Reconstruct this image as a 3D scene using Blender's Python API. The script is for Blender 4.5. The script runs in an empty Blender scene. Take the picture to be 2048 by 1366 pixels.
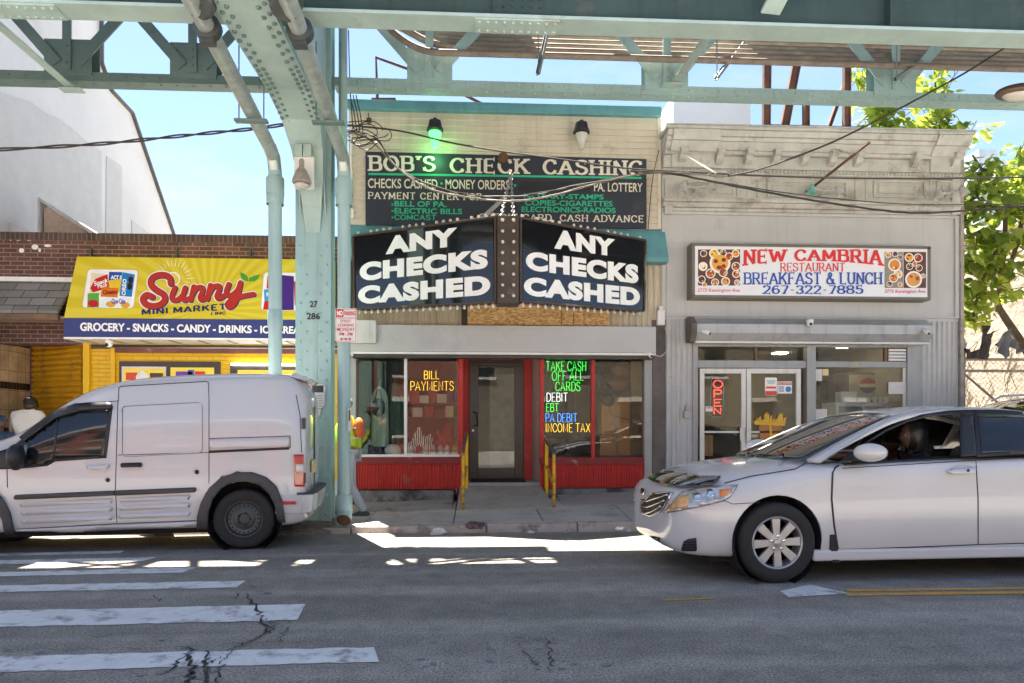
import bpy, bmesh, math, random
from mathutils import Vector, Matrix
from mathutils.bvhtree import BVHTree
random.seed(7)
R_ = math.radians
scene = bpy.context.scene
COL = scene.collection

# ---------------------------------------------------------------- camera, sky, sun, exposure
TH = R_(3.0); FPX = 1365.0; CX = 1024.0; HY = 855.0; CH = 1.27
sT, cT = math.sin(TH), math.cos(TH)
cam_d = bpy.data.cameras.new('camera'); cam = bpy.data.objects.new('camera', cam_d); COL.objects.link(cam)
cam.location = (0, 0, CH); cam.rotation_euler = (R_(90), 0, -TH)
cam_d.sensor_width = 36; cam_d.lens = FPX / 2048 * 36; cam_d.shift_y = (HY - 683) / 2048
cam_d.clip_start = 0.05; cam_d.clip_end = 2000
scene.camera = cam

SUN = Vector((-0.16, 0.39, 1.0)).normalized()
world = bpy.data.worlds.new('World'); scene.world = world; world.use_nodes = True
wn = world.node_tree.nodes; wl = world.node_tree.links; wn.clear()
w_out = wn.new('ShaderNodeOutputWorld'); w_bg = wn.new('ShaderNodeBackground'); w_sky = wn.new('ShaderNodeTexSky')
w_sky.sky_type = 'NISHITA'; w_sky.sun_disc = False
w_sky.sun_elevation = math.asin(SUN.z); w_sky.sun_rotation = math.atan2(SUN.x, SUN.y)
w_sky.air_density = 0.7; w_sky.dust_density = 0.3; w_sky.ozone_density = 0.7
w_tc = wn.new('ShaderNodeTexCoord'); w_mp = wn.new('ShaderNodeMapping'); w_mp.inputs['Scale'].default_value = (1.0, 1.0, 3.2)
w_ns = wn.new('ShaderNodeTexNoise'); w_ns.inputs['Scale'].default_value = 2.6; w_ns.inputs['Detail'].default_value = 7; w_ns.inputs['Roughness'].default_value = 0.62
w_rp = wn.new('ShaderNodeValToRGB'); w_rp.color_ramp.elements[0].position = 0.50; w_rp.color_ramp.elements[1].position = 0.78
w_rp.color_ramp.elements[1].color = (0.7, 0.7, 0.7, 1)
w_mx = wn.new('ShaderNodeMixRGB'); w_mx.inputs['Color2'].default_value = (2.9, 3.05, 3.2, 1)
wl.new(w_tc.outputs['Generated'], w_mp.inputs['Vector']); wl.new(w_mp.outputs['Vector'], w_ns.inputs['Vector'])
wl.new(w_ns.outputs['Fac'], w_rp.inputs['Fac']); wl.new(w_rp.outputs['Color'], w_mx.inputs['Fac'])
wl.new(w_sky.outputs['Color'], w_mx.inputs['Color1']); wl.new(w_mx.outputs['Color'], w_bg.inputs['Color'])
w_bg.inputs['Strength'].default_value = 0.052
wl.new(w_bg.outputs['Background'], w_out.inputs['Surface'])

sun_d = bpy.data.lights.new('sun', 'SUN'); sun = bpy.data.objects.new('sun', sun_d); COL.objects.link(sun)
sun_d.energy = 5.0; sun_d.angle = R_(0.5); sun_d.color = (1.0, 0.91, 0.79)
sun.rotation_euler = SUN.to_track_quat('Z', 'Y').to_euler(); sun.location = (0, 20, 40)

scene.view_settings.view_transform = 'Standard'; scene.view_settings.look = 'None'
scene.view_settings.gamma = 1.0; scene.view_settings.exposure = 2.82; scene.view_settings.use_curve_mapping = False
scene.cycles.use_denoising = True
scene.cycles.max_bounces = 10; scene.cycles.transparent_max_bounces = 24; scene.cycles.sample_clamp_indirect = 6

# ---------------------------------------------------------------- point helpers
def ray(px, py):
    xc = (px - CX) / FPX; yc = (HY - py) / FPX
    return Vector((sT + xc * cT, cT - xc * sT, yc))
def P(px, py, Y):
    r = ray(px, py); t = Y / r.y
    return Vector((t * r.x, Y, CH + t * r.z))
def PXP(px, py, X):
    r = ray(px, py); t = X / r.x
    return Vector((X, t * r.y, CH + t * r.z))
def G(px, py, z=0.0):
    r = ray(px, py); t = (z - CH) / r.z
    return Vector((t * r.x, t * r.y, z))
def RC(x0, y0, x1, y1, Y):
    ym = (y0 + y1) / 2; xm = (x0 + x1) / 2
    return P(x0, ym, Y).x, P(x1, ym, Y).x, P(xm, y1, Y).z, P(xm, y0, Y).z
def lin(h):
    h = h.lstrip('#'); c = [int(h[i:i + 2], 16) / 255 for i in (0, 2, 4)]
    return tuple(v / 12.92 if v <= 0.04045 else ((v + 0.055) / 1.055) ** 2.4 for v in c)

# ---------------------------------------------------------------- materials
MATS = {}
def newmat(name):
    m = bpy.data.materials.new(name); m.use_nodes = True
    return m, m.node_tree.nodes, m.node_tree.links, m.node_tree.nodes['Principled BSDF']
def vec_xz(n, l, axes='xz'):
    tc = n.new('ShaderNodeTexCoord'); sp = n.new('ShaderNodeSeparateXYZ'); cb = n.new('ShaderNodeCombineXYZ')
    l.new(tc.outputs['Object'], sp.inputs[0])
    l.new(sp.outputs[axes[0].upper()], cb.inputs['X']); l.new(sp.outputs[axes[1].upper()], cb.inputs['Y'])
    return cb.outputs[0]
def pm(name, col, rough=0.6, metal=0.0, var=0.12, scale=3.0, bump=0.0, bscale=60.0, streak=0.0, spec=0.5, coat=0.0, dirt=None, dirt_amt=0.0, dscale=1.5):
    """painted / plain surface with soft mottling, optional vertical streaks, optional dirt or wear colour in patches"""
    if name in MATS: return MATS[name]
    if isinstance(col, str): col = lin(col)
    m, n, l, b = newmat(name)
    tc = n.new('ShaderNodeTexCoord')
    ns = n.new('ShaderNodeTexNoise'); ns.inputs['Scale'].default_value = scale; ns.inputs['Detail'].default_value = 6; ns.inputs['Roughness'].default_value = 0.65
    l.new(tc.outputs['Object'], ns.inputs['Vector'])
    mx = n.new('ShaderNodeMixRGB')
    mx.inputs['Color1'].default_value = (*[max(0, c * (1 - var)) for c in col], 1); mx.inputs['Color2'].default_value = (*[min(1, c * (1 + var)) for c in col], 1)
    rp = n.new('ShaderNodeValToRGB'); rp.color_ramp.elements[0].position = 0.32; rp.color_ramp.elements[1].position = 0.68
    l.new(ns.outputs['Fac'], rp.inputs['Fac']); l.new(rp.outputs['Color'], mx.inputs['Fac'])
    out = mx.outputs['Color']
    if streak > 0:
        mp = n.new('ShaderNodeMapping'); mp.inputs['Scale'].default_value = (7, 7, 0.35); l.new(tc.outputs['Object'], mp.inputs['Vector'])
        n2 = n.new('ShaderNodeTexNoise'); n2.inputs['Scale'].default_value = 1.6; n2.inputs['Detail'].default_value = 5; l.new(mp.outputs['Vector'], n2.inputs['Vector'])
        r2 = n.new('ShaderNodeValToRGB'); r2.color_ramp.elements[0].position = 0.52; r2.color_ramp.elements[1].position = 0.75
        l.new(n2.outputs['Fac'], r2.inputs['Fac'])
        ml = n.new('ShaderNodeMath'); ml.operation = 'MULTIPLY'; ml.inputs[1].default_value = streak; l.new(r2.outputs['Color'], ml.inputs[0])
        m2 = n.new('ShaderNodeMixRGB'); m2.inputs['Color2'].default_value = (col[0] * .35, col[1] * .32, col[2] * .28, 1)
        l.new(ml.outputs[0], m2.inputs['Fac']); l.new(out, m2.inputs['Color1']); out = m2.outputs['Color']
    if dirt is not None:
        if isinstance(dirt, str): dirt = lin(dirt)
        n3 = n.new('ShaderNodeTexNoise'); n3.inputs['Scale'].default_value = dscale; n3.inputs['Detail'].default_value = 9; n3.inputs['Roughness'].default_value = 0.72
        l.new(tc.outputs['Object'], n3.inputs['Vector'])
        r3 = n.new('ShaderNodeValToRGB'); r3.color_ramp.elements[0].position = 0.62 - dirt_amt * 0.25; r3.color_ramp.elements[1].position = 0.70 - dirt_amt * 0.18
        l.new(n3.outputs['Fac'], r3.inputs['Fac'])
        m3 = n.new('ShaderNodeMixRGB'); m3.inputs['Color2'].default_value = (*dirt, 1)
        ml3 = n.new('ShaderNodeMath'); ml3.operation = 'MULTIPLY'; ml3.inputs[1].default_value = min(1, .45 + dirt_amt); l.new(r3.outputs['Color'], ml3.inputs[0])
        l.new(ml3.outputs[0], m3.inputs['Fac']); l.new(out, m3.inputs['Color1']); out = m3.outputs['Color']
    l.new(out, b.inputs['Base Color'])
    rr = n.new('ShaderNodeMapRange'); rr.inputs['To Min'].default_value = max(0.02, rough - 0.08); rr.inputs['To Max'].default_value = min(1, rough + 0.08)
    l.new(ns.outputs['Fac'], rr.inputs['Value']); l.new(rr.outputs[0], b.inputs['Roughness'])
    b.inputs['Metallic'].default_value = metal; b.inputs['Specular IOR Level'].default_value = spec; b.inputs['Coat Weight'].default_value = coat
    b.inputs['Coat Roughness'].default_value = 0.04
    if bump > 0:
        nb = n.new('ShaderNodeTexNoise'); nb.inputs['Scale'].default_value = bscale; nb.inputs['Detail'].default_value = 6; l.new(tc.outputs['Object'], nb.inputs['Vector'])
        bp = n.new('ShaderNodeBump'); bp.inputs['Strength'].default_value = bump; bp.inputs['Distance'].default_value = 0.02
        l.new(nb.outputs['Fac'], bp.inputs['Height']); l.new(bp.outputs['Normal'], b.inputs['Normal'])
    MATS[name] = m
    return m
def brick_mat(name, c1, c2, cm, bw, rh, ms, offset=0.5, axes='xz', rough=0.8, bump=0.5, grime=0.3, shift=0.0):
    m, n, l, b = newmat(name)
    v = vec_xz(n, l, axes); bt = n.new('ShaderNodeTexBrick'); l.new(v, bt.inputs['Vector'])
    bt.inputs['Color1'].default_value = (*lin(c1), 1); bt.inputs['Color2'].default_value = (*lin(c2), 1); bt.inputs['Mortar'].default_value = (*lin(cm), 1)
    bt.inputs['Scale'].default_value = 1; bt.inputs['Brick Width'].default_value = bw; bt.inputs['Row Height'].default_value = rh
    bt.inputs['Mortar Size'].default_value = ms; bt.inputs['Mortar Smooth'].default_value = 0.15; bt.offset = offset; bt.inputs['Bias'].default_value = shift
    tc = n.new('ShaderNodeTexCoord'); ns = n.new('ShaderNodeTexNoise'); ns.inputs['Scale'].default_value = 1.8; ns.inputs['Detail'].default_value = 8; ns.inputs['Roughness'].default_value = .7
    l.new(tc.outputs['Object'], ns.inputs['Vector'])
    rp = n.new('ShaderNodeValToRGB'); rp.color_ramp.elements[0].position = .38; rp.color_ramp.elements[0].color = (1 - grime, 1 - grime, 1 - grime, 1); rp.color_ramp.elements[1].position = .62
    l.new(ns.outputs['Fac'], rp.inputs['Fac'])
    mx = n.new('ShaderNodeMixRGB'); mx.blend_type = 'MULTIPLY'; mx.inputs['Fac'].default_value = 1
    l.new(bt.outputs['Color'], mx.inputs['Color1']); l.new(rp.outputs['Color'], mx.inputs['Color2']); l.new(mx.outputs['Color'], b.inputs['Base Color'])
    b.inputs['Roughness'].default_value = rough
    bp = n.new('ShaderNodeBump'); bp.inputs['Strength'].default_value = bump; bp.inputs['Distance'].default_value = 0.012; bp.invert = True
    l.new(bt.outputs['Fac'], bp.inputs['Height']); l.new(bp.outputs['Normal'], b.inputs['Normal'])
    MATS[name] = m
    return m
def emit(name, col, strength):
    if name in MATS: return MATS[name]
    if isinstance(col, str): col = lin(col)
    m, n, l, b = newmat(name)
    b.inputs['Base Color'].default_value = (*[c * .6 for c in col], 1); b.inputs['Emission Color'].default_value = (*col, 1); b.inputs['Emission Strength'].default_value = strength
    MATS[name] = m
    return m
def glass_mat(name, tint=(0.93, 0.96, 0.95), boost=0.05, rough=0.0):
    m = bpy.data.materials.new(name); m.use_nodes = True; n = m.node_tree.nodes; l = m.node_tree.links; n.clear()
    o = n.new('ShaderNodeOutputMaterial'); mx = n.new('ShaderNodeMixShader'); tr = n.new('ShaderNodeBsdfTransparent'); gl = n.new('ShaderNodeBsdfGlossy'); fr = n.new('ShaderNodeFresnel')
    tr.inputs['Color'].default_value = (*tint, 1); gl.inputs['Roughness'].default_value = rough; gl.inputs['Color'].default_value = (1, 1, 1, 1); fr.inputs['IOR'].default_value = 1.40
    ad = n.new('ShaderNodeMath'); ad.operation = 'ADD'; ad.inputs[1].default_value = boost; ad.use_clamp = True
    tc = n.new('ShaderNodeTexCoord'); nb = n.new('ShaderNodeTexNoise'); nb.inputs['Scale'].default_value = 0.9; nb.inputs['Detail'].default_value = 2; bp = n.new('ShaderNodeBump'); bp.inputs['Strength'].default_value = 0.052; bp.inputs['Distance'].default_value = 0.03
    l.new(tc.outputs['Object'], nb.inputs['Vector']); l.new(nb.outputs['Fac'], bp.inputs['Height']); l.new(bp.outputs['Normal'], gl.inputs['Normal'])
    l.new(fr.outputs[0], ad.inputs[0]); l.new(ad.outputs[0], mx.inputs['Fac']); l.new(tr.outputs[0], mx.inputs[1]); l.new(gl.outputs[0], mx.inputs[2]); l.new(mx.outputs[0], o.inputs['Surface'])
    MATS[name] = m
    return m

# ---------------------------------------------------------------- mesh builder and scene bookkeeping
BASE = {}
XF = None                                         # size and footing of the railway while it is being built
def railway(p): return Vector((p[0] * 1.075, p[1] * 1.075, p[2] * 1.075 - .095))
def tag(o, label=None, cat=None, group=None, kind=None):
    if label: o['label'] = label
    if cat: o['category'] = cat
    if group: o['group'] = group
    if kind: o['kind'] = kind
    return o
def thing(name, label, cat, loc=(0, 0, 0), rz=0.0, group=None, local=False):
    o = bpy.data.objects.new(name, None); COL.objects.link(o); o.empty_display_size = 0.2
    if XF: loc = XF(loc)
    o.location = loc; o.rotation_euler = (0, 0, rz); tag(o, label, cat, group)
    BASE[o] = Vector((0, 0, 0)) if local else Vector(loc)
    return o
class MB:
    def __init__(s): s.v = []; s.f = []
    def add(s, vs, fs):
        o = len(s.v); s.v += [tuple(p) for p in vs]; s.f += [tuple(i + o for i in f) for f in fs]; return s
    def hexa(s, p):  # 0-3 bottom loop, 4-7 top loop
        return s.add(p, [(0, 3, 2, 1), (4, 5, 6, 7), (0, 1, 5, 4), (1, 2, 6, 5), (2, 3, 7, 6), (3, 0, 4, 7)])
    def box(s, x0, x1, y0, y1, z0, z1):
        return s.hexa([(x0, y0, z0), (x1, y0, z0), (x1, y1, z0), (x0, y1, z0), (x0, y0, z1), (x1, y0, z1), (x1, y1, z1), (x0, y1, z1)])
    def px(s, x0, y0, x1, y1, Yf, Yb):  # box whose front face covers a rectangle of the facade plane Yf
        a, b, c, d = RC(x0, y0, x1, y1, Yf); return s.box(a, b, Yf, Yb, c, d)
    def prism(s, poly, y0, y1):  # polygon in (x,z), extruded in y
        n = len(poly); return s.add([(x, y0, z) for x, z in poly] + [(x, y1, z) for x, z in poly], [tuple(range(n)), tuple(range(2 * n - 1, n - 1, -1))] + [(i, i + n, (i + 1) % n + n, (i + 1) % n) for i in range(n)])
    def prismx(s, poly, x0, x1):  # polygon in (y,z), extruded in x
        n = len(poly); return s.add([(x0, y, z) for y, z in poly] + [(x1, y, z) for y, z in poly], [tuple(range(n)), tuple(range(2 * n - 1, n - 1, -1))] + [(i, i + n, (i + 1) % n + n, (i + 1) % n) for i in range(n)])
    def prismz(s, poly, z0, z1):
        n = len(poly); return s.add([(x, y, z0) for x, y in poly] + [(x, y, z1) for x, y in poly], [tuple(range(n)), tuple(range(2 * n - 1, n - 1, -1))] + [(i, i + n, (i + 1) % n + n, (i + 1) % n) for i in range(n)])
    def tube(s, pts, r, n=8, caps=True):
        pts = [Vector(p) for p in pts]; m = len(pts); rs = r if isinstance(r, (list, tuple)) else [r] * m
        o = len(s.v); up = None
        for i, p in enumerate(pts):
            t = (pts[min(i + 1, m - 1)] - pts[max(i - 1, 0)]).normalized()
            if up is None: up = Vector((0, 0, 1)) if abs(t.z) < 0.9 else Vector((1, 0, 0))
            a = t.cross(up)
            if a.length < 1e-4: a = t.cross(Vector((1, 0.3, 0)))
            a.normalize(); b = a.cross(t).normalized(); up = b
            for k in range(n):
                q = 2 * math.pi * k / n; s.v.append(tuple(p + (a * math.cos(q) + b * math.sin(q)) * rs[i]))
        for i in range(m - 1):
            for k in range(n):
                s.f.append((o + i * n + k, o + i * n + (k + 1) % n, o + (i + 1) * n + (k + 1) % n, o + (i + 1) * n + k))
        if caps: s.f.append(tuple(o + k for k in range(n - 1, -1, -1))); s.f.append(tuple(o + (m - 1) * n + k for k in range(n)))
        return s
    def lathe(s, c, axis, prof, n=20, cap=True):  # prof: (radius, distance along axis)
        c = Vector(c); ax = Vector(axis).normalized(); a = ax.cross(Vector((0, 0, 1)) if abs(ax.z) < 0.9 else Vector((1, 0, 0))).normalized(); b = ax.cross(a)
        o = len(s.v); m = len(prof)
        for r, h in prof:
            for k in range(n):
                q = 2 * math.pi * k / n; s.v.append(tuple(c + ax * h + (a * math.cos(q) + b * math.sin(q)) * max(r, 1e-4)))
        for i in range(m - 1):
            for k in range(n): s.f.append((o + i * n + k, o + i * n + (k + 1) % n, o + (i + 1) * n + (k + 1) % n, o + (i + 1) * n + k))
        if cap and prof[0][0] > 1e-3: s.f.append(tuple(o + k for k in range(n - 1, -1, -1)))
        if cap and prof[-1][0] > 1e-3: s.f.append(tuple(o + (m - 1) * n + k for k in range(n)))
        return s
    def sph(s, c, r, n=12, m=8):
        r = r if isinstance(r, (tuple, list)) else (r, r, r); o = len(s.v)
        for i in range(m + 1):
            t = math.pi * i / m
            for k in range(n):
                q = 2 * math.pi * k / n; s.v.append((c[0] + r[0] * math.sin(t) * math.cos(q), c[1] + r[1] * math.sin(t) * math.sin(q), c[2] + r[2] * math.cos(t)))
        for i in range(m):
            for k in range(n): s.f.append((o + i * n + k, o + (i + 1) * n + k, o + (i + 1) * n + (k + 1) % n, o + i * n + (k + 1) % n))
        return s
    def bar(s, p, q, w, h, side=None):  # rectangular bar from p to q, w wide (sideways), h high
        p = Vector(p); q = Vector(q); t = (q - p).normalized(); sd = Vector(side) if side else Vector((0, 0, 1)).cross(t)
        if sd.length < 1e-4: sd = Vector((1, 0, 0))
        sd = (sd - t * sd.dot(t)).normalized(); u = t.cross(sd)
        a = sd * w / 2; b = u * h / 2
        return s.hexa([p - a - b, p + a - b, p + a + b, p - a + b, q - a - b, q + a - b, q + a + b, q - a + b])
    def rivet(s, c, nrm, r=0.018, h=0.012):
        c = Vector(c); nn = Vector(nrm); return s.lathe(c, nn, [(r, 0), (r * .8, h * .7), (r * .3, h), (0, h)], 7)
    def build(s, name, mat, parent=None, smooth=False, bevel=0.0, base=None, angle=35, seg=2):
        me = bpy.data.meshes.new(name); B = Vector((0, 0, 0))
        if XF: s.v = [tuple(XF(p)) for p in s.v]
        if parent is not None: B = BASE.get(parent, Vector((0, 0, 0)))
        elif base is not None: B = Vector(base)
        elif s.v:
            xs, ys, zs = zip(*s.v); B = Vector(((min(xs) + max(xs)) / 2, (min(ys) + max(ys)) / 2, min(zs)))
        me.from_pydata([(p[0] - B.x, p[1] - B.y, p[2] - B.z) for p in s.v], [], s.f)
        bm = bmesh.new(); bm.from_mesh(me); bmesh.ops.recalc_face_normals(bm, faces=bm.faces[:]); bm.to_mesh(me); bm.free()
        o = bpy.data.objects.new(name, me); COL.objects.link(o)
        for mm in (mat if isinstance(mat, (list, tuple)) else [mat]): me.materials.append(mm)
        if smooth:
            me.polygons.foreach_set('use_smooth', [True] * len(me.polygons)); me.set_sharp_from_angle(angle=R_(angle))
        if bevel > 0:
            md = o.modifiers.new('bevel', 'BEVEL'); md.width = bevel; md.segments = seg; md.limit_method = 'ANGLE'; md.angle_limit = R_(40)
        if parent is not None: o.parent = parent; BASE[o] = B
        else: o.location = B; BASE[o] = B
        return o
def struct(o): o['kind'] = 'structure'; return o
def corrugated(mb, X0, X1, z0, z1, Y, pitch, depth, back=0.03):
    n = max(1, int(round((X1 - X0) / pitch))); p = (X1 - X0) / n; pts = []
    for i in range(n):
        x = X0 + i * p; pts += [(x, Y), (x + p * .32, Y), (x + p * .5, Y + depth), (x + p * .82, Y + depth)]
    pts.append((X1, Y)); k = len(pts); o = len(mb.v)
    mb.v += [(x, y, z0) for x, y in pts] + [(x, y, z1) for x, y in pts] + [(X0, Y + depth + back, z0), (X1, Y + depth + back, z0), (X1, Y + depth + back, z1), (X0, Y + depth + back, z1)]
    mb.f += [(o + i, o + i + 1, o + k + i + 1, o + k + i) for i in range(k - 1)] + [(o + 2 * k, o + 2 * k + 3, o + 2 * k + 2, o + 2 * k + 1)]
    mb.f += [(o, o + k, o + 2 * k + 3, o + 2 * k), (o + k - 1, o + 2 * k + 1, o + 2 * k + 2, o + 2 * k - 1)]
def siding(mb, X0, X1, z0, z1, Y, pitch):
    n = int(round((z1 - z0) / pitch)); p = (z1 - z0) / n
    for i in range(n):
        z = z0 + i * p; mb.prismx([(Y - .034, z), (Y - .004, z + p - .006), (Y - .004, z + p), (Y + .05, z + p), (Y + .05, z)], X0, X1)

# ---------------------------------------------------------------- lettering: a stroke alphabet (slab serif, neon) and the built-in sans
def _s(*p): return ('s', list(p))
def _p(*p): return ('p', list(p))
GL = {
 'A': (5, [_p((0, 0), (2.5, 6), (5, 0)), _p((.9, 2), (4.1, 2))]),
 'B': (4.3, [_p((.4, 0), (.4, 6)), _s((.4, 6), (2.5, 6), (3.7, 5.6), (3.9, 4.6), (3.7, 3.6), (2.5, 3.2), (.4, 3.2)), _s((.4, 3.2), (2.7, 3.2), (4.1, 2.7), (4.3, 1.6), (4.1, .5), (2.7, 0), (.4, 0))]),
 'C': (4.5, [_s((4.5, 4.3), (3.8, 5.5), (2.5, 6), (1, 5.4), (.1, 3.9), (0, 3), (.1, 2.1), (1, .6), (2.5, 0), (3.8, .5), (4.5, 1.5))]),
 'D': (4.6, [_p((.4, 0), (.4, 6)), _s((.4, 6), (2.2, 6), (3.7, 5.4), (4.6, 3.9), (4.6, 2.1), (3.7, .6), (2.2, 0), (.4, 0))]),
 'E': (4, [_p((4, 6), (.4, 6), (.4, 0), (4, 0)), _p((.4, 3.1), (3.2, 3.1))]),
 'F': (3.8, [_p((3.8, 6), (.4, 6), (.4, 0)), _p((.4, 3.1), (3.1, 3.1))]),
 'G': (4.8, [_s((4.5, 4.5), (3.8, 5.6), (2.5, 6), (1, 5.4), (.1, 3.9), (0, 3), (.1, 2.1), (1, .6), (2.5, 0), (3.8, .4), (4.6, 1.2)), _p((4.6, 0.2), (4.6, 2.6), (3, 2.6))]),
 'H': (4.8, [_p((.4, 0), (.4, 6)), _p((4.4, 0), (4.4, 6)), _p((.4, 3.1), (4.4, 3.1))]),
 'I': (1.2, [_p((.6, 0), (.6, 6))]),
 'J': (3, [_s((2.4, 6), (2.4, 2), (2.2, .6), (1.2, 0), (.3, .4), (0, 1.4))]),
 'K': (4.8, [_p((.4, 0), (.4, 6)), _p((4.4, 6), (.5, 2.4)), _p((1.9, 3.8), (4.6, 0))]),
 'L': (3.8, [_p((.4, 6), (.4, 0), (3.8, 0))]),
 'M': (5.8, [_p((.4, 0), (.5, 6), (2.9, 1), (5.3, 6), (5.4, 0))]),
 'N': (4.8, [_p((.4, 0), (.4, 6), (4.4, 0), (4.4, 6))]),
 'O': (5, [_s((2.5, 6), (1, 5.4), (.1, 3.9), (0, 3), (.1, 2.1), (1, .6), (2.5, 0), (4, .6), (4.9, 2.1), (5, 3), (4.9, 3.9), (4, 5.4), (2.5, 6))]),
 'P': (4.1, [_p((.4, 0), (.4, 6)), _s((.4, 6), (2.6, 6), (3.9, 5.5), (4.1, 4.4), (3.9, 3.3), (2.6, 2.8), (.4, 2.8))]),
 'Q': (5, [_s((2.5, 6), (1, 5.4), (.1, 3.9), (0, 3), (.1, 2.1), (1, .6), (2.5, 0), (4, .6), (4.9, 2.1), (5, 3), (4.9, 3.9), (4, 5.4), (2.5, 6)), _p((3, 1.6), (5, -.4))]),
 'R': (4.6, [_p((.4, 0), (.4, 6)), _s((.4, 6), (2.5, 6), (3.7, 5.6), (3.9, 4.6), (3.7, 3.4), (2.5, 3), (.4, 3)), _p((2.2, 3), (4.5, 0))]),
 'S': (4.1, [_s((3.9, 4.6), (3.3, 5.6), (2.1, 6), (.8, 5.6), (.3, 4.6), (.8, 3.7), (2.1, 3.15), (3.5, 2.6), (4.1, 1.6), (3.5, .5), (2.1, 0), (.7, .4), (0, 1.5))]),
 'T': (4.6, [_p((0, 6), (4.6, 6)), _p((2.3, 6), (2.3, 0))]),
 'U': (4.6, [_s((.4, 6), (.4, 3.5), (.4, 2), (1, .5), (2.3, 0), (3.6, .5), (4.2, 2), (4.2, 3.5), (4.2, 6))]),
 'V': (4.8, [_p((0, 6), (2.4, 0), (4.8, 6))]),
 'W': (7, [_p((0, 6), (1.8, 0), (3.5, 5.4), (5.2, 0), (7, 6))]),
 'X': (4.8, [_p((.2, 6), (4.6, 0)), _p((4.6, 6), (.2, 0))]),
 'Y': (4.8, [_p((0, 6), (2.4, 2.8), (4.8, 6)), _p((2.4, 2.8), (2.4, 0))]),
 'Z': (4.4, [_p((.2, 6), (4.2, 6), (.2, 0), (4.4, 0))]),
 '2': (4, [_s((.2, 4.6), (.8, 5.7), (2.1, 6), (3.5, 5.5), (3.7, 4.3), (3, 3), (1.4, 1.3), (.2, 0)), _p((.2, 0), (4, 0))]),
 '3': (4, [_s((.3, 5), (1.1, 5.8), (2.2, 6), (3.4, 5.5), (3.6, 4.5), (3, 3.5), (1.7, 3.2)), _s((1.7, 3.2), (3.2, 2.9), (3.9, 1.7), (3.4, .5), (2, 0), (.8, .3), (.1, 1.2))]),
 '5': (4, [_p((3.6, 6), (.8, 6), (.5, 3.3)), _s((.5, 3.3), (2, 3.8), (3.5, 3.2), (3.9, 1.9), (3.4, .6), (2, 0), (.8, .2), (.1, 1.1))]),
 '6': (4.1, [_s((3.6, 5.2), (2.4, 6), (1.1, 5.4), (.3, 3.8), (.2, 2), (.9, .5), (2.1, 0), (3.5, .6), (4, 1.9), (3.4, 3.2), (2.1, 3.7), (.8, 3), (.3, 2))]),
 '7': (4, [_p((.1, 6), (4, 6), (1.5, 0))]),
 '8': (4.2, [_s((2.1, 6), (.8, 5.6), (.4, 4.6), (.9, 3.6), (2.1, 3.2), (3.5, 2.7), (4.1, 1.6), (3.5, .4), (2.1, 0), (.7, .4), (.1, 1.6), (.7, 2.7), (2.1, 3.2), (3.3, 3.6), (3.8, 4.6), (3.4, 5.6), (2.1, 6))]),
 '1': (2.2, [_p((.2, 5), (1.3, 6), (1.3, 0))]), '0': (4.4, [_s((2.2, 6), (.9, 5.4), (.2, 3.9), (.1, 3), (.2, 2.1), (.9, .6), (2.2, 0), (3.5, .6), (4.2, 2.1), (4.3, 3), (4.2, 3.9), (3.5, 5.4), (2.2, 6))]),
 '&': (5.2, [_s((5, 0), (3.4, 2), (1.6, 4.2), (1.5, 5.3), (2.3, 6), (3.2, 5.3), (2.8, 4.2), (1, 2.8), (.3, 1.5), (.9, .4), (2.1, 0), (3.6, .6), (4.6, 2.6))]),
 '-': (2.4, [_p((.3, 2.7), (2.1, 2.7))]), "'": (1, [_p((.6, 6), (.4, 4.6))]), '.': (1, [_p((.5, 0), (.5, .7))]), ',': (1, [_p((.6, .6), (.3, -.9))]), ':': (1, [_p((.5, .6), (.5, 1.3)), _p((.5, 3.2), (.5, 3.9))]),
}
def catmull(pts, k=6):
    q = [pts[0]] + list(pts) + [pts[-1]]; out = []
    if len(pts[0]) == 2 and pts[0] == pts[-1]: q[0] = pts[-2]; q[-1] = pts[1]
    for i in range(1, len(q) - 2):
        for j in range(k):
            t = j / k; a, b, c, d = q[i - 1], q[i], q[i + 1], q[i + 2]
            out.append(tuple(.5 * (2 * b[m] + (c[m] - a[m]) * t + (2 * a[m] - 5 * b[m] + 4 * c[m] - d[m]) * t * t + (3 * b[m] - a[m] - 3 * c[m] + d[m]) * t ** 3) for m in range(len(b))))
    out.append(tuple(pts[-1])); return out
def layout(s, gap=1.3, space=2.6):
    x = 0; st = []
    for ch in s:
        if ch == ' ': x += space; continue
        w, sl = GL[ch]
        for k, pts in sl:
            q = catmull(pts, 5) if k == 's' else pts
            st.append((k, [(a + x, b) for a, b in q], k == 'p'))
        x += w + gap
    return st, x - gap
def quadmap(q, hold=0.0):
    q = [Vector(p) for p in q]; nrm = (q[1] - q[0]).cross(q[3] - q[0]).normalized()
    if nrm.y > 0: nrm = -nrm
    def f(u, v, d=0.0): return (q[0] * (1 - u) + q[1] * u) * (1 - v) + (q[3] * (1 - u) + q[2] * u) * v + nrm * (d + hold)
    return f
def pxquad(x0, y0, x1, y1, Y, slope=0.0):
    d = slope * (x1 - x0)
    return [P(x0, y1, Y), P(x1, y1 + d, Y), P(x1, y0 + d, Y), P(x0, y0, Y)]
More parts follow.
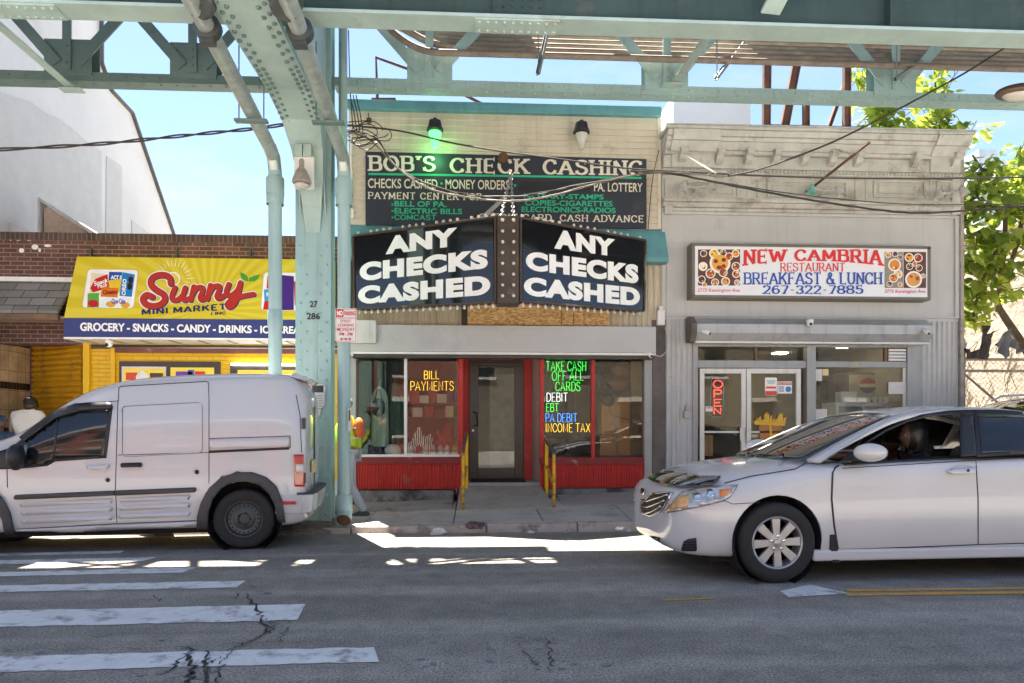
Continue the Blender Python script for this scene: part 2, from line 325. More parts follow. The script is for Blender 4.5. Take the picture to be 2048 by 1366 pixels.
def ribbon2d(pts, wfun):
    n = len(pts); L = []; Rr = []
    for i, p in enumerate(pts):
        a = pts[max(i - 1, 0)]; b = pts[min(i + 1, n - 1)]; tx, ty = b[0] - a[0], b[1] - a[1]; m = math.hypot(tx, ty) or 1; tx /= m; ty /= m
        k = 1.0
        if 0 < i < n - 1:
            t1 = (p[0] - a[0], p[1] - a[1]); m1 = math.hypot(*t1) or 1; k = 1 / max(.35, abs(tx * t1[0] / m1 + ty * t1[1] / m1))
            t1 = (t1[0] / m1, t1[1] / m1); w = wfun(*t1)
        else: w = wfun(tx, ty)
        w *= .5 * k; L.append((p[0] - ty * w, p[1] + tx * w)); Rr.append((p[0] + ty * w, p[1] - tx * w))
    return L, Rr
def letters(s, quad, mat, parent, name='lettering', style='sans', bold=0.0, hold=0.004, thick=0.003, vs=1.0, hs=.5, gap=1.3, warp=None, fitpad=True, tube=0.006, spacing=1.0, space=2.6):
    mb = MB(); fm = quadmap(quad, hold); W = warp or (lambda u, v: (u, v))
    if style == 'sans':
        cu = bpy.data.curves.new('t', 'FONT'); cu.body = s; cu.size = 1; cu.offset = bold; cu.extrude = .01; cu.resolution_u = 5; cu.space_character = spacing
        ob = bpy.data.objects.new('t', cu); COL.objects.link(ob)
        me = bpy.data.meshes.new_from_object(ob.evaluated_get(bpy.context.evaluated_depsgraph_get()))
        vs_ = [v.co.copy() for v in me.vertices]; x0 = min(v.x for v in vs_); x1 = max(v.x for v in vs_); y0 = min(v.y for v in vs_); y1 = max(v.y for v in vs_)
        mb.add([fm(*W((v.x - x0) / (x1 - x0), (v.y - y0) / (y1 - y0)), thick if v.z > 0 else -hold * .5) for v in vs_], [tuple(p.vertices) for p in me.polygons])
        bpy.data.objects.remove(ob); bpy.data.curves.remove(cu); bpy.data.meshes.remove(me)
    else:
        st, width = layout(s, gap, space)
        if style == 'neon':
            for k, pts, op in st: mb.tube([fm(x / width, y / 6) for x, y in pts], tube, 6)
        else:
            x_lo, x_hi = -vs * .4, width + vs * .4; y_lo, y_hi = -hs * .5, 6 + hs * .5; e = 0
            def put(poly):
                nonlocal e
                e += 1; d = thick + e * 2e-5
                mb.add([fm(*W((x - x_lo) / (x_hi - x_lo), (y - y_lo) / (y_hi - y_lo)), d) for x, y in poly], [tuple(range(len(poly)))])
            wf = lambda tx, ty: hs + (vs - hs) * abs(ty) ** .8
            for k, pts, op in st:
                segs = [pts] if k == 's' else [pts[i:i + 2] for i in range(len(pts) - 1)]
                for sg in segs:
                    L, Rr = ribbon2d(sg, wf)
                    for i in range(len(L) - 1): put([Rr[i], Rr[i + 1], L[i + 1], L[i]])
                for (p, q) in ((pts[0], pts[1]), (pts[-1], pts[-2])) if style == 'serif' else ():
                    if pts[0] == pts[-1]: continue
                    dx, dy = abs(p[0] - q[0]), abs(p[1] - q[1])
                    if dy > dx * .8 and (abs(p[1]) < .05 or abs(p[1] - 6) < .05):
                        yy = 0 if p[1] < 3 else 6; put([(p[0] - vs * .95, yy - hs / 2), (p[0] + vs * .95, yy - hs / 2), (p[0] + vs * .95, yy + hs / 2), (p[0] - vs * .95, yy + hs / 2)])
                    elif dx > dy and k == 'p' and abs(p[1] - 2.7) > .2 and dx > 1.5 and p[0] > q[0]:
                        put([(p[0] - hs * .7, p[1] - .9), (p[0], p[1] - .9), (p[0], p[1] + .9), (p[0] - hs * .7, p[1] + .9)])
                    elif k == 's' and (pts[0][1] > 4 or pts[0][1] < 5) and p[1] not in (0, 6) and abs(p[1] - 3.2) > .1 and abs(p[1] - 3) > .1:
                        yy = 6 if p[1] > 3 else 0; put([(p[0] - hs * .5, min(p[1], yy)), (p[0] + hs * .3, min(p[1], yy)), (p[0] + hs * .3, max(p[1], yy)), (p[0] - hs * .5, max(p[1], yy))])
    return mb.build(name, mat, parent)
# ---------------------------------------------------------------- shared materials
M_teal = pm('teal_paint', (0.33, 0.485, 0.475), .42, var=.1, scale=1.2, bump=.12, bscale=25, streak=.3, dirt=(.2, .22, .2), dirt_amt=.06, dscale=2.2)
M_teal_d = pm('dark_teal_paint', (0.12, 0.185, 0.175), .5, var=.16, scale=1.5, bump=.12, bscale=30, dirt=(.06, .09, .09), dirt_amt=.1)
M_teal_u = pm('pale_teal_paint', (0.36, 0.48, 0.455), .45, var=.12, scale=2.2, bump=.15, bscale=30, dirt=(.3, .31, .27), dirt_amt=.2, dscale=2)
M_galv = pm('galvanised_pipe', (0.37, 0.43, 0.42), .36, .5, var=.2, scale=9, bump=.08, bscale=40, dirt=(.27, .3, .28), dirt_amt=.15)
M_dkmetal = pm('dark_metal', (0.07, 0.08, 0.08), .5, .4, var=.2)
M_rustpipe = pm('dusty_conduit', (0.30, 0.25, 0.20), .65, .2, var=.25, scale=5, dirt=(.2, .12, .07), dirt_amt=.2, bump=.2)
M_rust = pm('rusty_steel', (0.13, 0.062, 0.04), .85, .1, var=.35, scale=5, bump=.4, dirt=(.06, .03, .025), dirt_amt=.3)
M_white = pm('white_paint', (0.72, 0.72, 0.70), .5, var=.06, streak=.15)
M_black = pm('black_plastic', (0.012, 0.012, 0.013), .45, var=.2)
M_rubber = pm('rubber', (0.018, 0.018, 0.018), .75, var=.25, scale=14, bump=.2)
M_cable = pm('black_cable', (0.03, 0.028, 0.026), .6, var=.3)
M_grey = pm('grey_metal', (0.30, 0.31, 0.31), .4, .2, var=.1, streak=.25, dirt=(.2, .2, .19), dirt_amt=.1)
M_wood = pm('old_wood', (0.16, 0.10, 0.06), .8, var=.3, scale=6)
M_glass = glass_mat('window_glass', boost=.0)
M_text_w = pm('white_lettering', (0.80, 0.80, 0.77), .5, var=.05)

# ---------------------------------------------------------------- road, kerb, pavement
def asphalt():
    m, n, l, b = newmat('asphalt'); tc = n.new('ShaderNodeTexCoord')
    def noise(sc, det=5, ro=.6, vec=None):
        x = n.new('ShaderNodeTexNoise'); x.inputs['Scale'].default_value = sc; x.inputs['Detail'].default_value = det; x.inputs['Roughness'].default_value = ro; l.new(vec or tc.outputs['Object'], x.inputs['Vector']); return x
    big = noise(.45, 6, .65); mid = noise(5, 5); fine = noise(70, 3, .85); vo = n.new('ShaderNodeTexVoronoi'); vo.inputs['Scale'].default_value = 120; l.new(tc.outputs['Object'], vo.inputs['Vector'])
    mp = n.new('ShaderNodeMapping'); mp.inputs['Scale'].default_value = (.12, 1.6, 1); l.new(tc.outputs['Object'], mp.inputs['Vector']); trk = noise(1.1, 4, .5, mp.outputs[0])
    def mix(a, bb, fac, mode='MIX'):
        x = n.new('ShaderNodeMixRGB'); x.blend_type = mode
        for s, v in (('Color1', a), ('Color2', bb), ('Fac', fac)):
            if isinstance(v, (tuple, float, int)): x.inputs[s].default_value = v
            else: l.new(v, x.inputs[s])
        return x.outputs['Color']
    def ramp(o, p0, p1, c0=(0, 0, 0, 1), c1=(1, 1, 1, 1)):
        r = n.new('ShaderNodeValToRGB'); e = r.color_ramp.elements; e[0].position = p0; e[1].position = p1; e[0].color = c0; e[1].color = c1; l.new(o, r.inputs['Fac']); return r.outputs['Color']
    c = mix((.172, .155, .131, 1), (.262, .238, .204, 1), ramp(big.outputs['Fac'], .35, .66))
    c = mix(c, (.345, .317, .277, 1), ramp(trk.outputs['Fac'], .48, .72))
    c = mix(c, ramp(mid.outputs['Fac'], .3, .7, (.8, .8, .8, 1), (1.15, 1.15, 1.15, 1)), 1.0, 'MULTIPLY')
    c = mix(c, ramp(fine.outputs['Fac'], .36, .64, (.35, .35, .35, 1), (1.7, 1.7, 1.7, 1)), 1.0, 'MULTIPLY')
    c = mix(c, (.62, .61, .58, 1), ramp(vo.outputs['Distance'], .10, .17, (1, 1, 1, 1), (0, 0, 0, 1)))
    l.new(c, b.inputs['Base Color']); b.inputs['Roughness'].default_value = .82
    bp = n.new('ShaderNodeBump'); bp.inputs['Strength'].default_value = .55; bp.inputs['Distance'].default_value = .008; l.new(fine.outputs['Fac'], bp.inputs['Height']); l.new(bp.outputs['Normal'], b.inputs['Normal'])
    return m
M_asphalt = asphalt()
M_conc = pm('pavement_concrete', (0.43, 0.405, 0.365), .85, var=.16, scale=1.6, bump=.35, bscale=90, dirt=(.21, .2, .19), dirt_amt=.35, dscale=1.2)
M_kerb = pm('kerb_stone', (0.40, 0.36, 0.31), .85, var=.18, scale=4, bump=.5, bscale=60, dirt=(.12, .105, .09), dirt_amt=.3, dscale=3)
M_pebble = pm('pebbled_concrete', (0.34, 0.32, 0.285), .9, var=.3, scale=60, bump=.9, bscale=110, dirt=(.09, .085, .08), dirt_amt=.3)
M_paint = pm('worn_road_paint', (0.68, 0.68, 0.66), .75, var=.1, scale=6, bump=.25, bscale=90, dirt=(.25, .245, .235), dirt_amt=.42, dscale=5)
M_yellow_line = pm('worn_yellow_paint', (0.55, 0.30, 0.05), .8, var=.2, scale=12, dirt=(.2, .185, .16), dirt_amt=.2, dscale=9)
def road_z(y): return -.08 * min(1, max(0, (y - 6.0) / 2.75))
road = struct(MB().add([(-160, -120, 0), (160, -120, 0), (160, 6, 0), (-160, 6, 0), (-160, 8.78, road_z(9)), (160, 8.78, road_z(9))], [(0, 1, 2, 3), (3, 2, 5, 4)]).build('road', M_asphalt, base=(0, 0, 0)))
gnd = struct(MB().add([(-400, -400, -.16), (400, -400, -.16), (400, 400, -.16), (-400, 400, -.16)], [(0, 1, 2, 3)]).build('ground', M_conc, base=(0, 0, 0)))
def flat(pts, z, name, mat, parent=None):
    o = len(pts); return MB().add([(p.x, p.y, z + road_z(p.y)) for p in pts], [tuple(range(o))]).build(name, mat, parent)
def stripe(px):
    p = [G(*q) for q in px]; v = []; rows = []
    n = 40; mb = MB(); a0, a1, b1, b0 = p  # top left, top right, bottom right, bottom left
    top = []; bot = []
    for i in range(n + 1):
        t = i / n; w = .012 if 0 < i < n else 0
        top.append(a0.lerp(a1, t) + Vector((0, random.uniform(-w, w), 0))); bot.append(b0.lerp(b1, t) + Vector((0, random.uniform(-w, w), 0)))
    mb.add([(q.x, q.y, .004 + road_z(q.y)) for q in top + bot], [(i, i + 1, n + 2 + i, n + 1 + i) for i in range(n)]); return mb.build('crosswalk_stripe', M_paint, road)
for q in ([(-300, 1322), (748, 1295), (758, 1325), (-300, 1353)], [(-300, 1229), (611, 1209), (595, 1241), (-300, 1262)], [(-300, 1178), (492, 1162), (472, 1176), (-300, 1191)],
          [(-200, 1149), (392, 1133), (366, 1145), (-200, 1158)], [(-200, 1120), (315, 1109), (282, 1119), (-200, 1129)], [(-200, 1105), (250, 1094), (240, 1100), (-200, 1111)]): stripe(q)
flat([G(1560, 1183), G(1620, 1170), G(1700, 1188), G(1578, 1195)], .004, 'stop_mark', M_paint, road)
flat([G(1686, 1180), G(2600, 1168), G(2600, 1172), G(1700, 1184)], .0045, 'yellow_line', M_yellow_line, road)
flat([G(1690, 1188), G(2600, 1177), G(2600, 1181), G(1695, 1193)], .0045, 'yellow_line', M_yellow_line, road)
flat([G(1322, 1200), G(1425, 1196), G(1430, 1198.5), G(1330, 1202.5)], .004, 'yellow_line', M_yellow_line, road)
M_crack = pm('dark_crack', (.03, .029, .027), .95)  # cracks drawn as thin dark strips
def crack(pts, w, name='crack'):
    w *= .75; q = [G(*p) for p in pts]; d = []
    for i in range(len(q) - 1):
        m = 7
        for k in range(m):
            t = k / m; d.append(q[i].lerp(q[i + 1], t) + Vector((random.uniform(-.022, .022), random.uniform(-.03, .03), 0)))
    d.append(q[-1]); L = []; R2 = []
    for i, p in enumerate(d):
        t = (d[min(i + 1, len(d) - 1)] - d[max(i - 1, 0)]).normalized(); s = Vector((-t.y, t.x, 0)); ww = w * random.uniform(.35, 1.3) * (1 - .75 * abs(2 * i / len(d) - 1) ** 3)
        L.append(p + s * ww); R2.append(p - s * ww)
    n = len(d); return MB().add([(p.x, p.y, .0062 + crack.k) for p in L + R2], [(i, i + 1, n + i + 1, n + i) for i in range(n - 1)]).build(name, M_crack, road)
crack.k = 0
for pts, w in (([(490, 1188), (510, 1210), (520, 1235), (533, 1258), (540, 1268)], .014), ([(478, 1185), (474, 1200)], .006), ([(492, 1172), (513, 1176)], .005), ([(527, 1237), (550, 1250), (540, 1263), (505, 1280), (465, 1300), (450, 1320)], .008),
               ([(372, 1297), (382, 1315), (384, 1340), (380, 1366), (378, 1400)], .016), ([(370, 1310), (348, 1335), (335, 1345)], .009), ([(415, 1300), (412, 1325), (418, 1350), (412, 1380)], .013), ([(440, 1315), (415, 1330)], .007), ([(446, 1320), (440, 1345), (435, 1375)], .007),
               ([(310, 1190), (322, 1205)], .006), ([(1093, 1280), (1098, 1305), (1108, 1330), (1098, 1345)], .007), ([(1040, 1290), (1065, 1320), (1080, 1335)], .006), ([(0, 1302), (200, 1300), (370, 1297), (520, 1288), (700, 1282)], .004), ([(575, 1245), (570, 1268), (560, 1290)], .005)):
    crack.k += .00025; crack(pts, w)
mb = MB(); rr = random.Random(3)
for i in range(150):
    px, py = rr.uniform(-100, 2150), 1150 + 260 * rr.random() ** .8
    if px < 500 and py < 1300 and rr.random() < .6: continue
    c = G(px, py); a = rr.uniform(.012, .035); b_ = a * rr.uniform(.35, .7); nn = 7; th = rr.uniform(0, 3)
    mb.add([(c.x + a * math.cos(k * 2 * math.pi / nn) * rr.uniform(.7, 1.1), c.y + b_ * 1.6 * math.sin(k * 2 * math.pi / nn) * rr.uniform(.7, 1.1), .0035) for k in range(nn)], [tuple(range(nn))])
o = mb.build('gum_spots', pm('old_gum', (.2, .2, .2), .8, var=.3), road); o['kind'] = 'stuff'

# pavement: slabs with joints, falling a little toward the shops, kerb in stones along the road edge
def pave_z(x, y):
    t = min(1, max(0, (y - 8.95) / 1.95)); zk = .012 * (min(8, max(-8, x)) + 2); zf = .035 + (x + 2) * .034 if -6 < x < 6 else (.035 - .136 if x <= -6 else .307)
    zf = max(-.02, min(.22, zf)); return zk + (zf - zk) * t
mb = MB(); xs = [-60, -20, -8] + [-6.2 + i * 1.18 for i in range(13)] + [12, 20, 60]; ys = [8.95, 9.95, 11.0, 12.6]
for j in range(3):
    for i in range(len(xs) - 1):
        g = .006; x0, x1, y0, y1 = xs[i] + g, xs[i + 1] - g, ys[j] + g, ys[j + 1] - g; dz = random.uniform(-.004, .004)
        mb.hexa([(x0, y0, -.1), (x1, y0, -.1), (x1, y1, -.1), (x0, y1, -.1)] + [(x, y, pave_z(x, y) + dz) for x, y in ((x0, y0), (x1, y0), (x1, y1), (x0, y1))])
mb.box(-60, 60, -9.95, 1.6, -.1, .09)  # near-side pavement out of view, added to bounce sunlight onto the shops
struct(mb.build('pavement', M_conc, base=(0, 0, 0), bevel=.006))
mb = MB(); x = -40.0
while x < 40:
    L_ = random.uniform(1.1, 1.9); g = .006; z = pave_z(x, 8.95) + random.uniform(-.006, .006); y = 8.745 + random.uniform(-.012, .012); sl = .04
    mb.hexa([(x + g, y, -.2), (x + L_ - g, y, -.2), (x + L_ - g, 8.945, -.2), (x + g, 8.945, -.2), (x + g, y + sl, z), (x + L_ - g, y + sl, z), (x + L_ - g, 8.945, z), (x + g, 8.945, z)]); x += L_
struct(mb.build('kerb', M_kerb, base=(0, 0, 0), bevel=.018))
M_footing = pm('mossy_stone', (.2, .165, .12), .95, var=.35, scale=9, bump=.9, bscale=25)
mb = MB(); c = G(610, 1055, .0)
prof = [(.72, 0), (.70, .05), (.55, .11), (.3, .135), (0, .14)]
for r, h in prof: pass
mb.lathe((-2.3, 9.3, -.09), (0, 0, 1), prof, 18)
o = mb.build('column_footing', M_footing, smooth=True); tag(o, 'worn mound of stone paving round the foot of the teal column', 'footing')

# ---------------------------------------------------------------- the elevated railway
XF = railway
CX_, CY0, CY1 = -2.0, 8.5, 8.74            # column
col = thing('steel_column', 'riveted pale teal steel column numbered 27 286 at the kerb', 'column', (CX_, 8.7, .05))
mb = MB(); w = .215
mb.box(CX_ - w, CX_ + w, CY0, CY0 + .03, .02, 6.6); mb.box(CX_ - w, CX_ + w, CY1 - .03, CY1, .02, 6.6)
mb.box(CX_ - w + .05, CX_ - w + .07, CY0 + .03, CY1 - .03, .02, 6.6); mb.box(CX_ + w - .07, CX_ + w - .05, CY0 + .03, CY1 - .03, .02, 6.6)
mb.box(CX_ - w - .012, CX_ + w + .012, CY0 - .014, CY0, .02, .72); mb.box(CX_ - .05, CX_ + .05, CY0 - .006, CY0, .72, 4.2)
for i in range(34):
    z = .2 + i * .118
    if z > 3.55: break
    dx = .16 if i % 2 == 0 else .085
    for s_ in (-1, 1): mb.rivet((CX_ + s_ * dx, CY0 - (.014 if z < .72 else 0), z), (0, -1, 0), .021, .018)
mb.build('shaft', M_teal, col, smooth=True)
letters('27', pxquad(620, 602, 635, 615, CY0 - .006), M_black, col, 'stencil_number', bold=.02)
letters('286', pxquad(614, 626, 640, 639, CY0 - .006), M_black, col, 'stencil_number', bold=.02)

beam = thing('cross_girder', 'deep riveted teal cross girder running over the street onto the column', 'girder', (CX_, 5, 4.9))
mb = MB(); Zb = 4.88
path = [(0.2, Zb), (3, Zb), (6.4, Zb), (7.4, Zb - .0), (7.9, Zb - .1), (8.2, Zb - .32), (8.36, Zb - .62), (8.44, Zb - .9), (8.485, Zb - 1.22)]
wd = [.245, .245, .24, .232, .215, .185, .15, .115, .085]
o = 0
for i in range(len(path) - 1):
    (y0, z0), (y1, z1) = path[i], path[i + 1]; a, b_ = wd[i], wd[i + 1]; t = .03
    dy, dz = y1 - y0, z1 - z0; L_ = math.hypot(dy, dz); ny, nz = -dz / L_ * t, dy / L_ * t
    mb.hexa([(CX_ - a, y0, z0), (CX_ + a, y0, z0), (CX_ + b_, y1, z1), (CX_ - b_, y1, z1), (CX_ - a, y0 + ny, z0 + nz), (CX_ + a, y0 + ny, z0 + nz), (CX_ + b_, y1 + ny, z1 + nz), (CX_ - b_, y1 + ny, z1 + nz)])
mb.build('bottom_flange', M_teal_u, beam, smooth=True); mb = MB()
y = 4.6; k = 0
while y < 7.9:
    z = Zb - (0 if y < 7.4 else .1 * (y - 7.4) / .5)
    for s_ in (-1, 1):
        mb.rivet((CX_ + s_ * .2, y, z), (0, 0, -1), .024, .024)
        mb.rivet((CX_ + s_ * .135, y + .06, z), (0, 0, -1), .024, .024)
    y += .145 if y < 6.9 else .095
mb.build('rivet_rows', M_teal_d, beam, smooth=True)  # darker than the flange: underside shade and grime put into the colour
mb = MB()
for s_ in (-1, 1):
    mb.prismx([(0.2, Zb + .03), (7.4, Zb + .03), (7.95, Zb - .08), (8.22, Zb - .3), (8.4, Zb - .62), (8.48, Zb - 1.0), (8.49, 6.5), (0.2, 6.5)], CX_ + s_ * .15 - .008, CX_ + s_ * .15 + .008)
    for y in [i * .16 + 4.4 for i in range(25)]: mb.rivet((CX_ + s_ * .158, y, Zb + .1), (s_, 0, 0), .017, .014)
mb.build('web_plate', M_teal, beam, smooth=True)
mb = MB()
for s_ in (-1, 1): mb.box(CX_ + s_ * .158 - (0 if s_ > 0 else .09), CX_ + s_ * .158 + (.09 if s_ > 0 else 0), .2, 7.4, Zb + .031, Zb + .045)
mb.build('angle_iron', M_teal, beam)

# long girder near the camera
lg = thing('long_girder', 'dark teal plate girder running along the street across the top of the view', 'girder', (0, 6.32, 5.0))
GZ = 5.0
mb = MB()
mb.box(-30, 30, 6.2, 6.45, GZ, GZ + .03); mb.build('bottom_flange', M_teal_u, lg)
mb = MB(); M_web = pm('dark_girder_paint', (.04, .07, .068), .8, spec=.25, var=.2, scale=1.2, streak=.3, dirt=(.09, .1, .09), dirt_amt=.15); mb.box(-30, 30, 6.315, 6.335, GZ + .03, 6.55)  # dark teal base colour of the web itself
for s_ in (-1, 1): mb.box(-30, 30, 6.325 + s_ * .012 - (.09 if s_ < 0 else 0), 6.325 + s_ * .012 + (.09 if s_ > 0 else 0), GZ + .031, GZ + .046)
for X in (-5.1, 3.9, 8.5): mb.box(X - .012, X + .012, 6.22, 6.314, GZ + .05, 6.5)
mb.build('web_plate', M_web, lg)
mb = MB()
for (a, b_) in ((950, 1120), (-70, 105)):
    p0, p1 = P(a, 55, 6.2).x, P(b_, 55, 6.2).x; mb.box(p0, p1, 6.215, 6.435, GZ - .016, GZ)
    n = 10
    for i in range(n):
        for yy in (6.255, 6.395): mb.rivet((p0 + (p1 - p0) * (i + .5) / n, yy, GZ - .016), (0, 0, -1), .016, .016)
mb.build('flange_splice', M_teal_u, lg, smooth=True)
mb = MB(); p0, p1 = P(985, 20, 6.3).x, P(1085, 20, 6.3).x; mb.box(p0, p1, 6.298, 6.3145, GZ + .05, GZ + .7)
for i in range(6):
    for j in range(5): mb.rivet((p0 + (p1 - p0) * (i + .5) / 6 + (.012 if i > 2 else -.012), 6.298, GZ + .09 + j * .07), (0, -1, 0), .016, .013)
mb.build('web_splice', M_web, lg, smooth=True)
mb = MB(); mb.bar(P(1540, 27, 6.2), (P(1565, -60, 6.2).x, 5.2, 5.6), .19, .03); mb.build('strut', M_teal_u, lg, bevel=.005)

# truss in the plane of the columns
TY = 8.72; TZ = 5.52
def truss(label, X0, X1, nodes, mat, zb):
    t = thing('lattice_truss', label, 'truss', ((X0 + X1) / 2, TY, zb), group='lattice trusses between the columns')
    mb = MB(); mb.box(X0, X1, TY - .09, TY - .075, zb, zb + .11); mb.box(X0, X1, TY + .075, TY + .09, zb, zb + .11); mb.box(X0, X1, TY - .115, TY + .08, zb - .014, zb)
    x = X0 + .1
    while x < X1: mb.rivet((x, TY - .09, zb + .06), (0, -1, 0), .018, .016); mb.rivet((x, TY - .06, zb - .014), (0, 0, -1), .018, .016); x += .2
    mb.build('bottom_chord', mat, t, smooth=True)
    mb = MB(); mb.box(X0, X1, TY - .1, TY + .1, 7.3, 7.5); mb.build('top_chord', mat, t)
    for X in nodes:
        mb = MB(); mb.box(X - .28, X + .28, TY - .101, TY - .09, zb + .05, zb + .5); mb.box(X - .28, X + .28, TY + .09, TY + .101, zb + .05, zb + .5)
        for i in range(3):
            for s_ in (-1, 1):
                mb.rivet((X + s_ * (.1 + .05 * i), TY - .101, zb + .22 + .09 * i), (0, -1, 0), .016, .014)
            mb.rivet((X, TY - .13, zb + .2 + .1 * i), (0, -1, 0), .016, .014)
        mb.build('gusset_plate', mat, t, smooth=True)
        MB().box(X - .05, X + .05, TY - .128, TY - .102, zb + .12, 7.3).build('vertical_post', mat, t)
        for s_ in (-1, 1):
            mb = MB()
            mb.bar((X + s_ * .12, TY - .115, zb + .2), (X + s_ * 1.5, TY - .115, 7.3), .02, .13, side=(0, 1, 0))
            mb.build('diagonal', mat, t)
    return t
xs_l = [P(145, 150, TY).x, P(393, 150, TY).x]; stp = 3.02
nl = [xs_l[1] - 0 * stp, xs_l[0], xs_l[0] - stp]
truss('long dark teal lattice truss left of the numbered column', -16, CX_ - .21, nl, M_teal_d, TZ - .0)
nr = [P(860, 150, TY).x + i * stp for i in range(5)]
truss('long teal lattice truss right of the numbered column', CX_ + .23, 22, nr, M_teal, TZ + .02)
# deck overhead, out of view, cut to shape the street's shade and sun patches
M_deck = pm('deck_timber', (.12, .10, .085), .9, var=.3, scale=2)
mb = MB(); mb.box(-40, 40, 5.3, 8.9, 7.55, 7.75); mb.box(-40, -.5, 9.27, 9.93, 7.55, 7.75); mb.box(-.5, .5, 8.9, 9.6, 7.55, 7.75); mb.box(3.4, 40, 8.9, 9.35, 7.55, 7.75)
for x, w in ((-7.5, .3), (-5.9, .8), (-4.2, .14), (-3.1, .25), (-1.75, .12)): mb.box(x, x + w, 8.9, 9.27, 7.56, 7.74)
tag(mb.build('shading_deck', M_deck), 'unseen railway deck over the girders, shaped to shade the street', 'deck')

# silver drain pipes slung beside the cross girder, falling to teal downpipes
def drain(X, ytop, name, label, rx):
    t = thing('drain_pipe', label, 'pipe', (X, 8.3, 0), group='drain pipes at the column')
    zt, zb = 4.93, 4.52; pth = [(X, 4.6, zt + .06), (X, 6.2, zt - .1), (X, 8.05, zb), (X, 8.2, zb - .06), (X, 8.26, zb - .2)]
    MB().tube([(X, 4.0, zt + .12)] + pth, .077, 16).build('sloping_pipe', M_galv, t, smooth=True)
    MB().tube([(X, 8.26, zb - .2), (X, 8.26, .28)], .078, 16).build('downpipe', M_teal, t, smooth=True)
    mb = MB()
    for z, r in ((4.2, .105), (4.08, .1), (2.62, .088), (.42, .1), (.35, .095)): mb.lathe((X, 8.26, z), (0, 0, 1), [(r - .01, -.045), (r, -.16), (r, .03), (r - .01, .045)], 16)
    mb.box(X - .02, X + .02, 8.26, 8.5, 2.55, 2.6); mb.box(X - .02, X + .02, 8.26, 8.5, .62, .67)
    mb.build('pipe_clamp', M_teal, t, smooth=True)
    mb = MB(); mb.tube([(X, 8.26, .3), (X + .01, 8.22, .22), (X + .015, 8.14, .17)], [.085, .088, .09], 14, caps=False); mb.build('outlet', M_teal, t, smooth=True)
    MB().lathe((X + .015, 8.15, .175), (0, -.9, -.45), [(.08, 0), (0, .001)], 14).build('outlet_mouth', M_rust, t)
    yv = 6.22; zv = zt - .1
    mb = MB(); ax = Vector((0, 2, -.22)).normalized(); cc = Vector((X, yv, zv))
    mb.lathe(cc, ax, [(.09, -.05), (.118, -.04), (.118, .04), (.09, .05)], 18); mb.bar(cc + Vector((-.06, 0, -.12)), cc + Vector((.06, 0, -.12)), .09, .05)
    mb.build('coupling', M_dkmetal, t, smooth=True)
    mb = MB(); cc = Vector((X, 5.95, zt - .06)); mb.lathe(cc + Vector((rx * -.05, 0, .05)), (0, -.55, -.84), [(.13, -.12), (.14, -.04), (.125, .03), (.125, .09), (.1, .11), (.03, .11), (.025, .125), (0, .125)], 18)
    for k in range(8): q = k * math.pi / 4; ax = Vector((0, -.55, -.84)).normalized(); a = Vector((1, 0, 0)); b_ = ax.cross(a); mb.rivet(cc + Vector((rx * -.05, 0, .05)) + ax * .1 + (a * math.cos(q) + b_ * math.sin(q)) * .108, ax, .012, .016)
    mb.build('cleanout_cap', M_dkmetal, t, smooth=True)
    yh = 7.4; zh = zt - .1 + (zb - zt + .1) * (yh - 6.2) / 1.85 - .085
    mb = MB(); mb.box(X - .17, X + .17, yh - .04, yh + .04, zh - .025, zh); mb.tube([(X - .13, yh, zh), (X - .13, yh, 5.4)], .007, 6); mb.tube([(X + .13, yh, zh), (X + .13, yh, 5.4)], .007, 6)
    mb.build('pipe_hanger', M_teal_d, t)
    return t
drain(-2.39, 0, 'l', 'silver drain pipe and teal downpipe behind the white van', -1)
drain(-1.58, 0, 'r', 'silver drain pipe and teal downpipe with open outlet over the pavement', 1)
o = MB().tube([(P(686, 300, 8.62).x, 8.62, .4), (P(686, 300, 8.62).x, 8.62, 7.5)], .055, 12).build('standpipe', M_teal, smooth=True); tag(o, 'slim teal pipe rising past the truss beside the column', 'pipe')
# column floodlight
fl = thing('column_floodlight', 'dusty bell shaped floodlight on a pale bracket at the column top', 'lamp', tuple(P(607, 345, 8.1)))
c = P(607, 345, 8.12); mb = MB(); mb.px(588, 313, 627, 376, 8.14, 8.2); mb.build('back_plate', M_white, fl, bevel=.004)
mb = MB(); mb.px(590, 288, 604, 312, 8.1, 8.3); mb.px(606, 288, 622, 312, 8.1, 8.3); mb.build('bracket', M_teal_u, fl, bevel=.004)
mb = MB(); mb.lathe((c.x, 8.03, P(607, 318, 8.03).z), (0, 0, -1), [(.02, 0), (.03, .02), (.03, .1), (.055, .13), (.085, .19), (.105, .25), (.11, .27), (.1, .285)], 18); mb.build('lamp_housing', pm('dusty_lamp', (.27, .24, .21), .7, var=.2, scale=15), fl, smooth=True)
MB().sph((c.x, 8.03, P(607, 371, 8.03).z), (.085, .085, .04)).build('lens', pm('cloudy_lens', (.5, .48, .42), .25), fl, smooth=True)

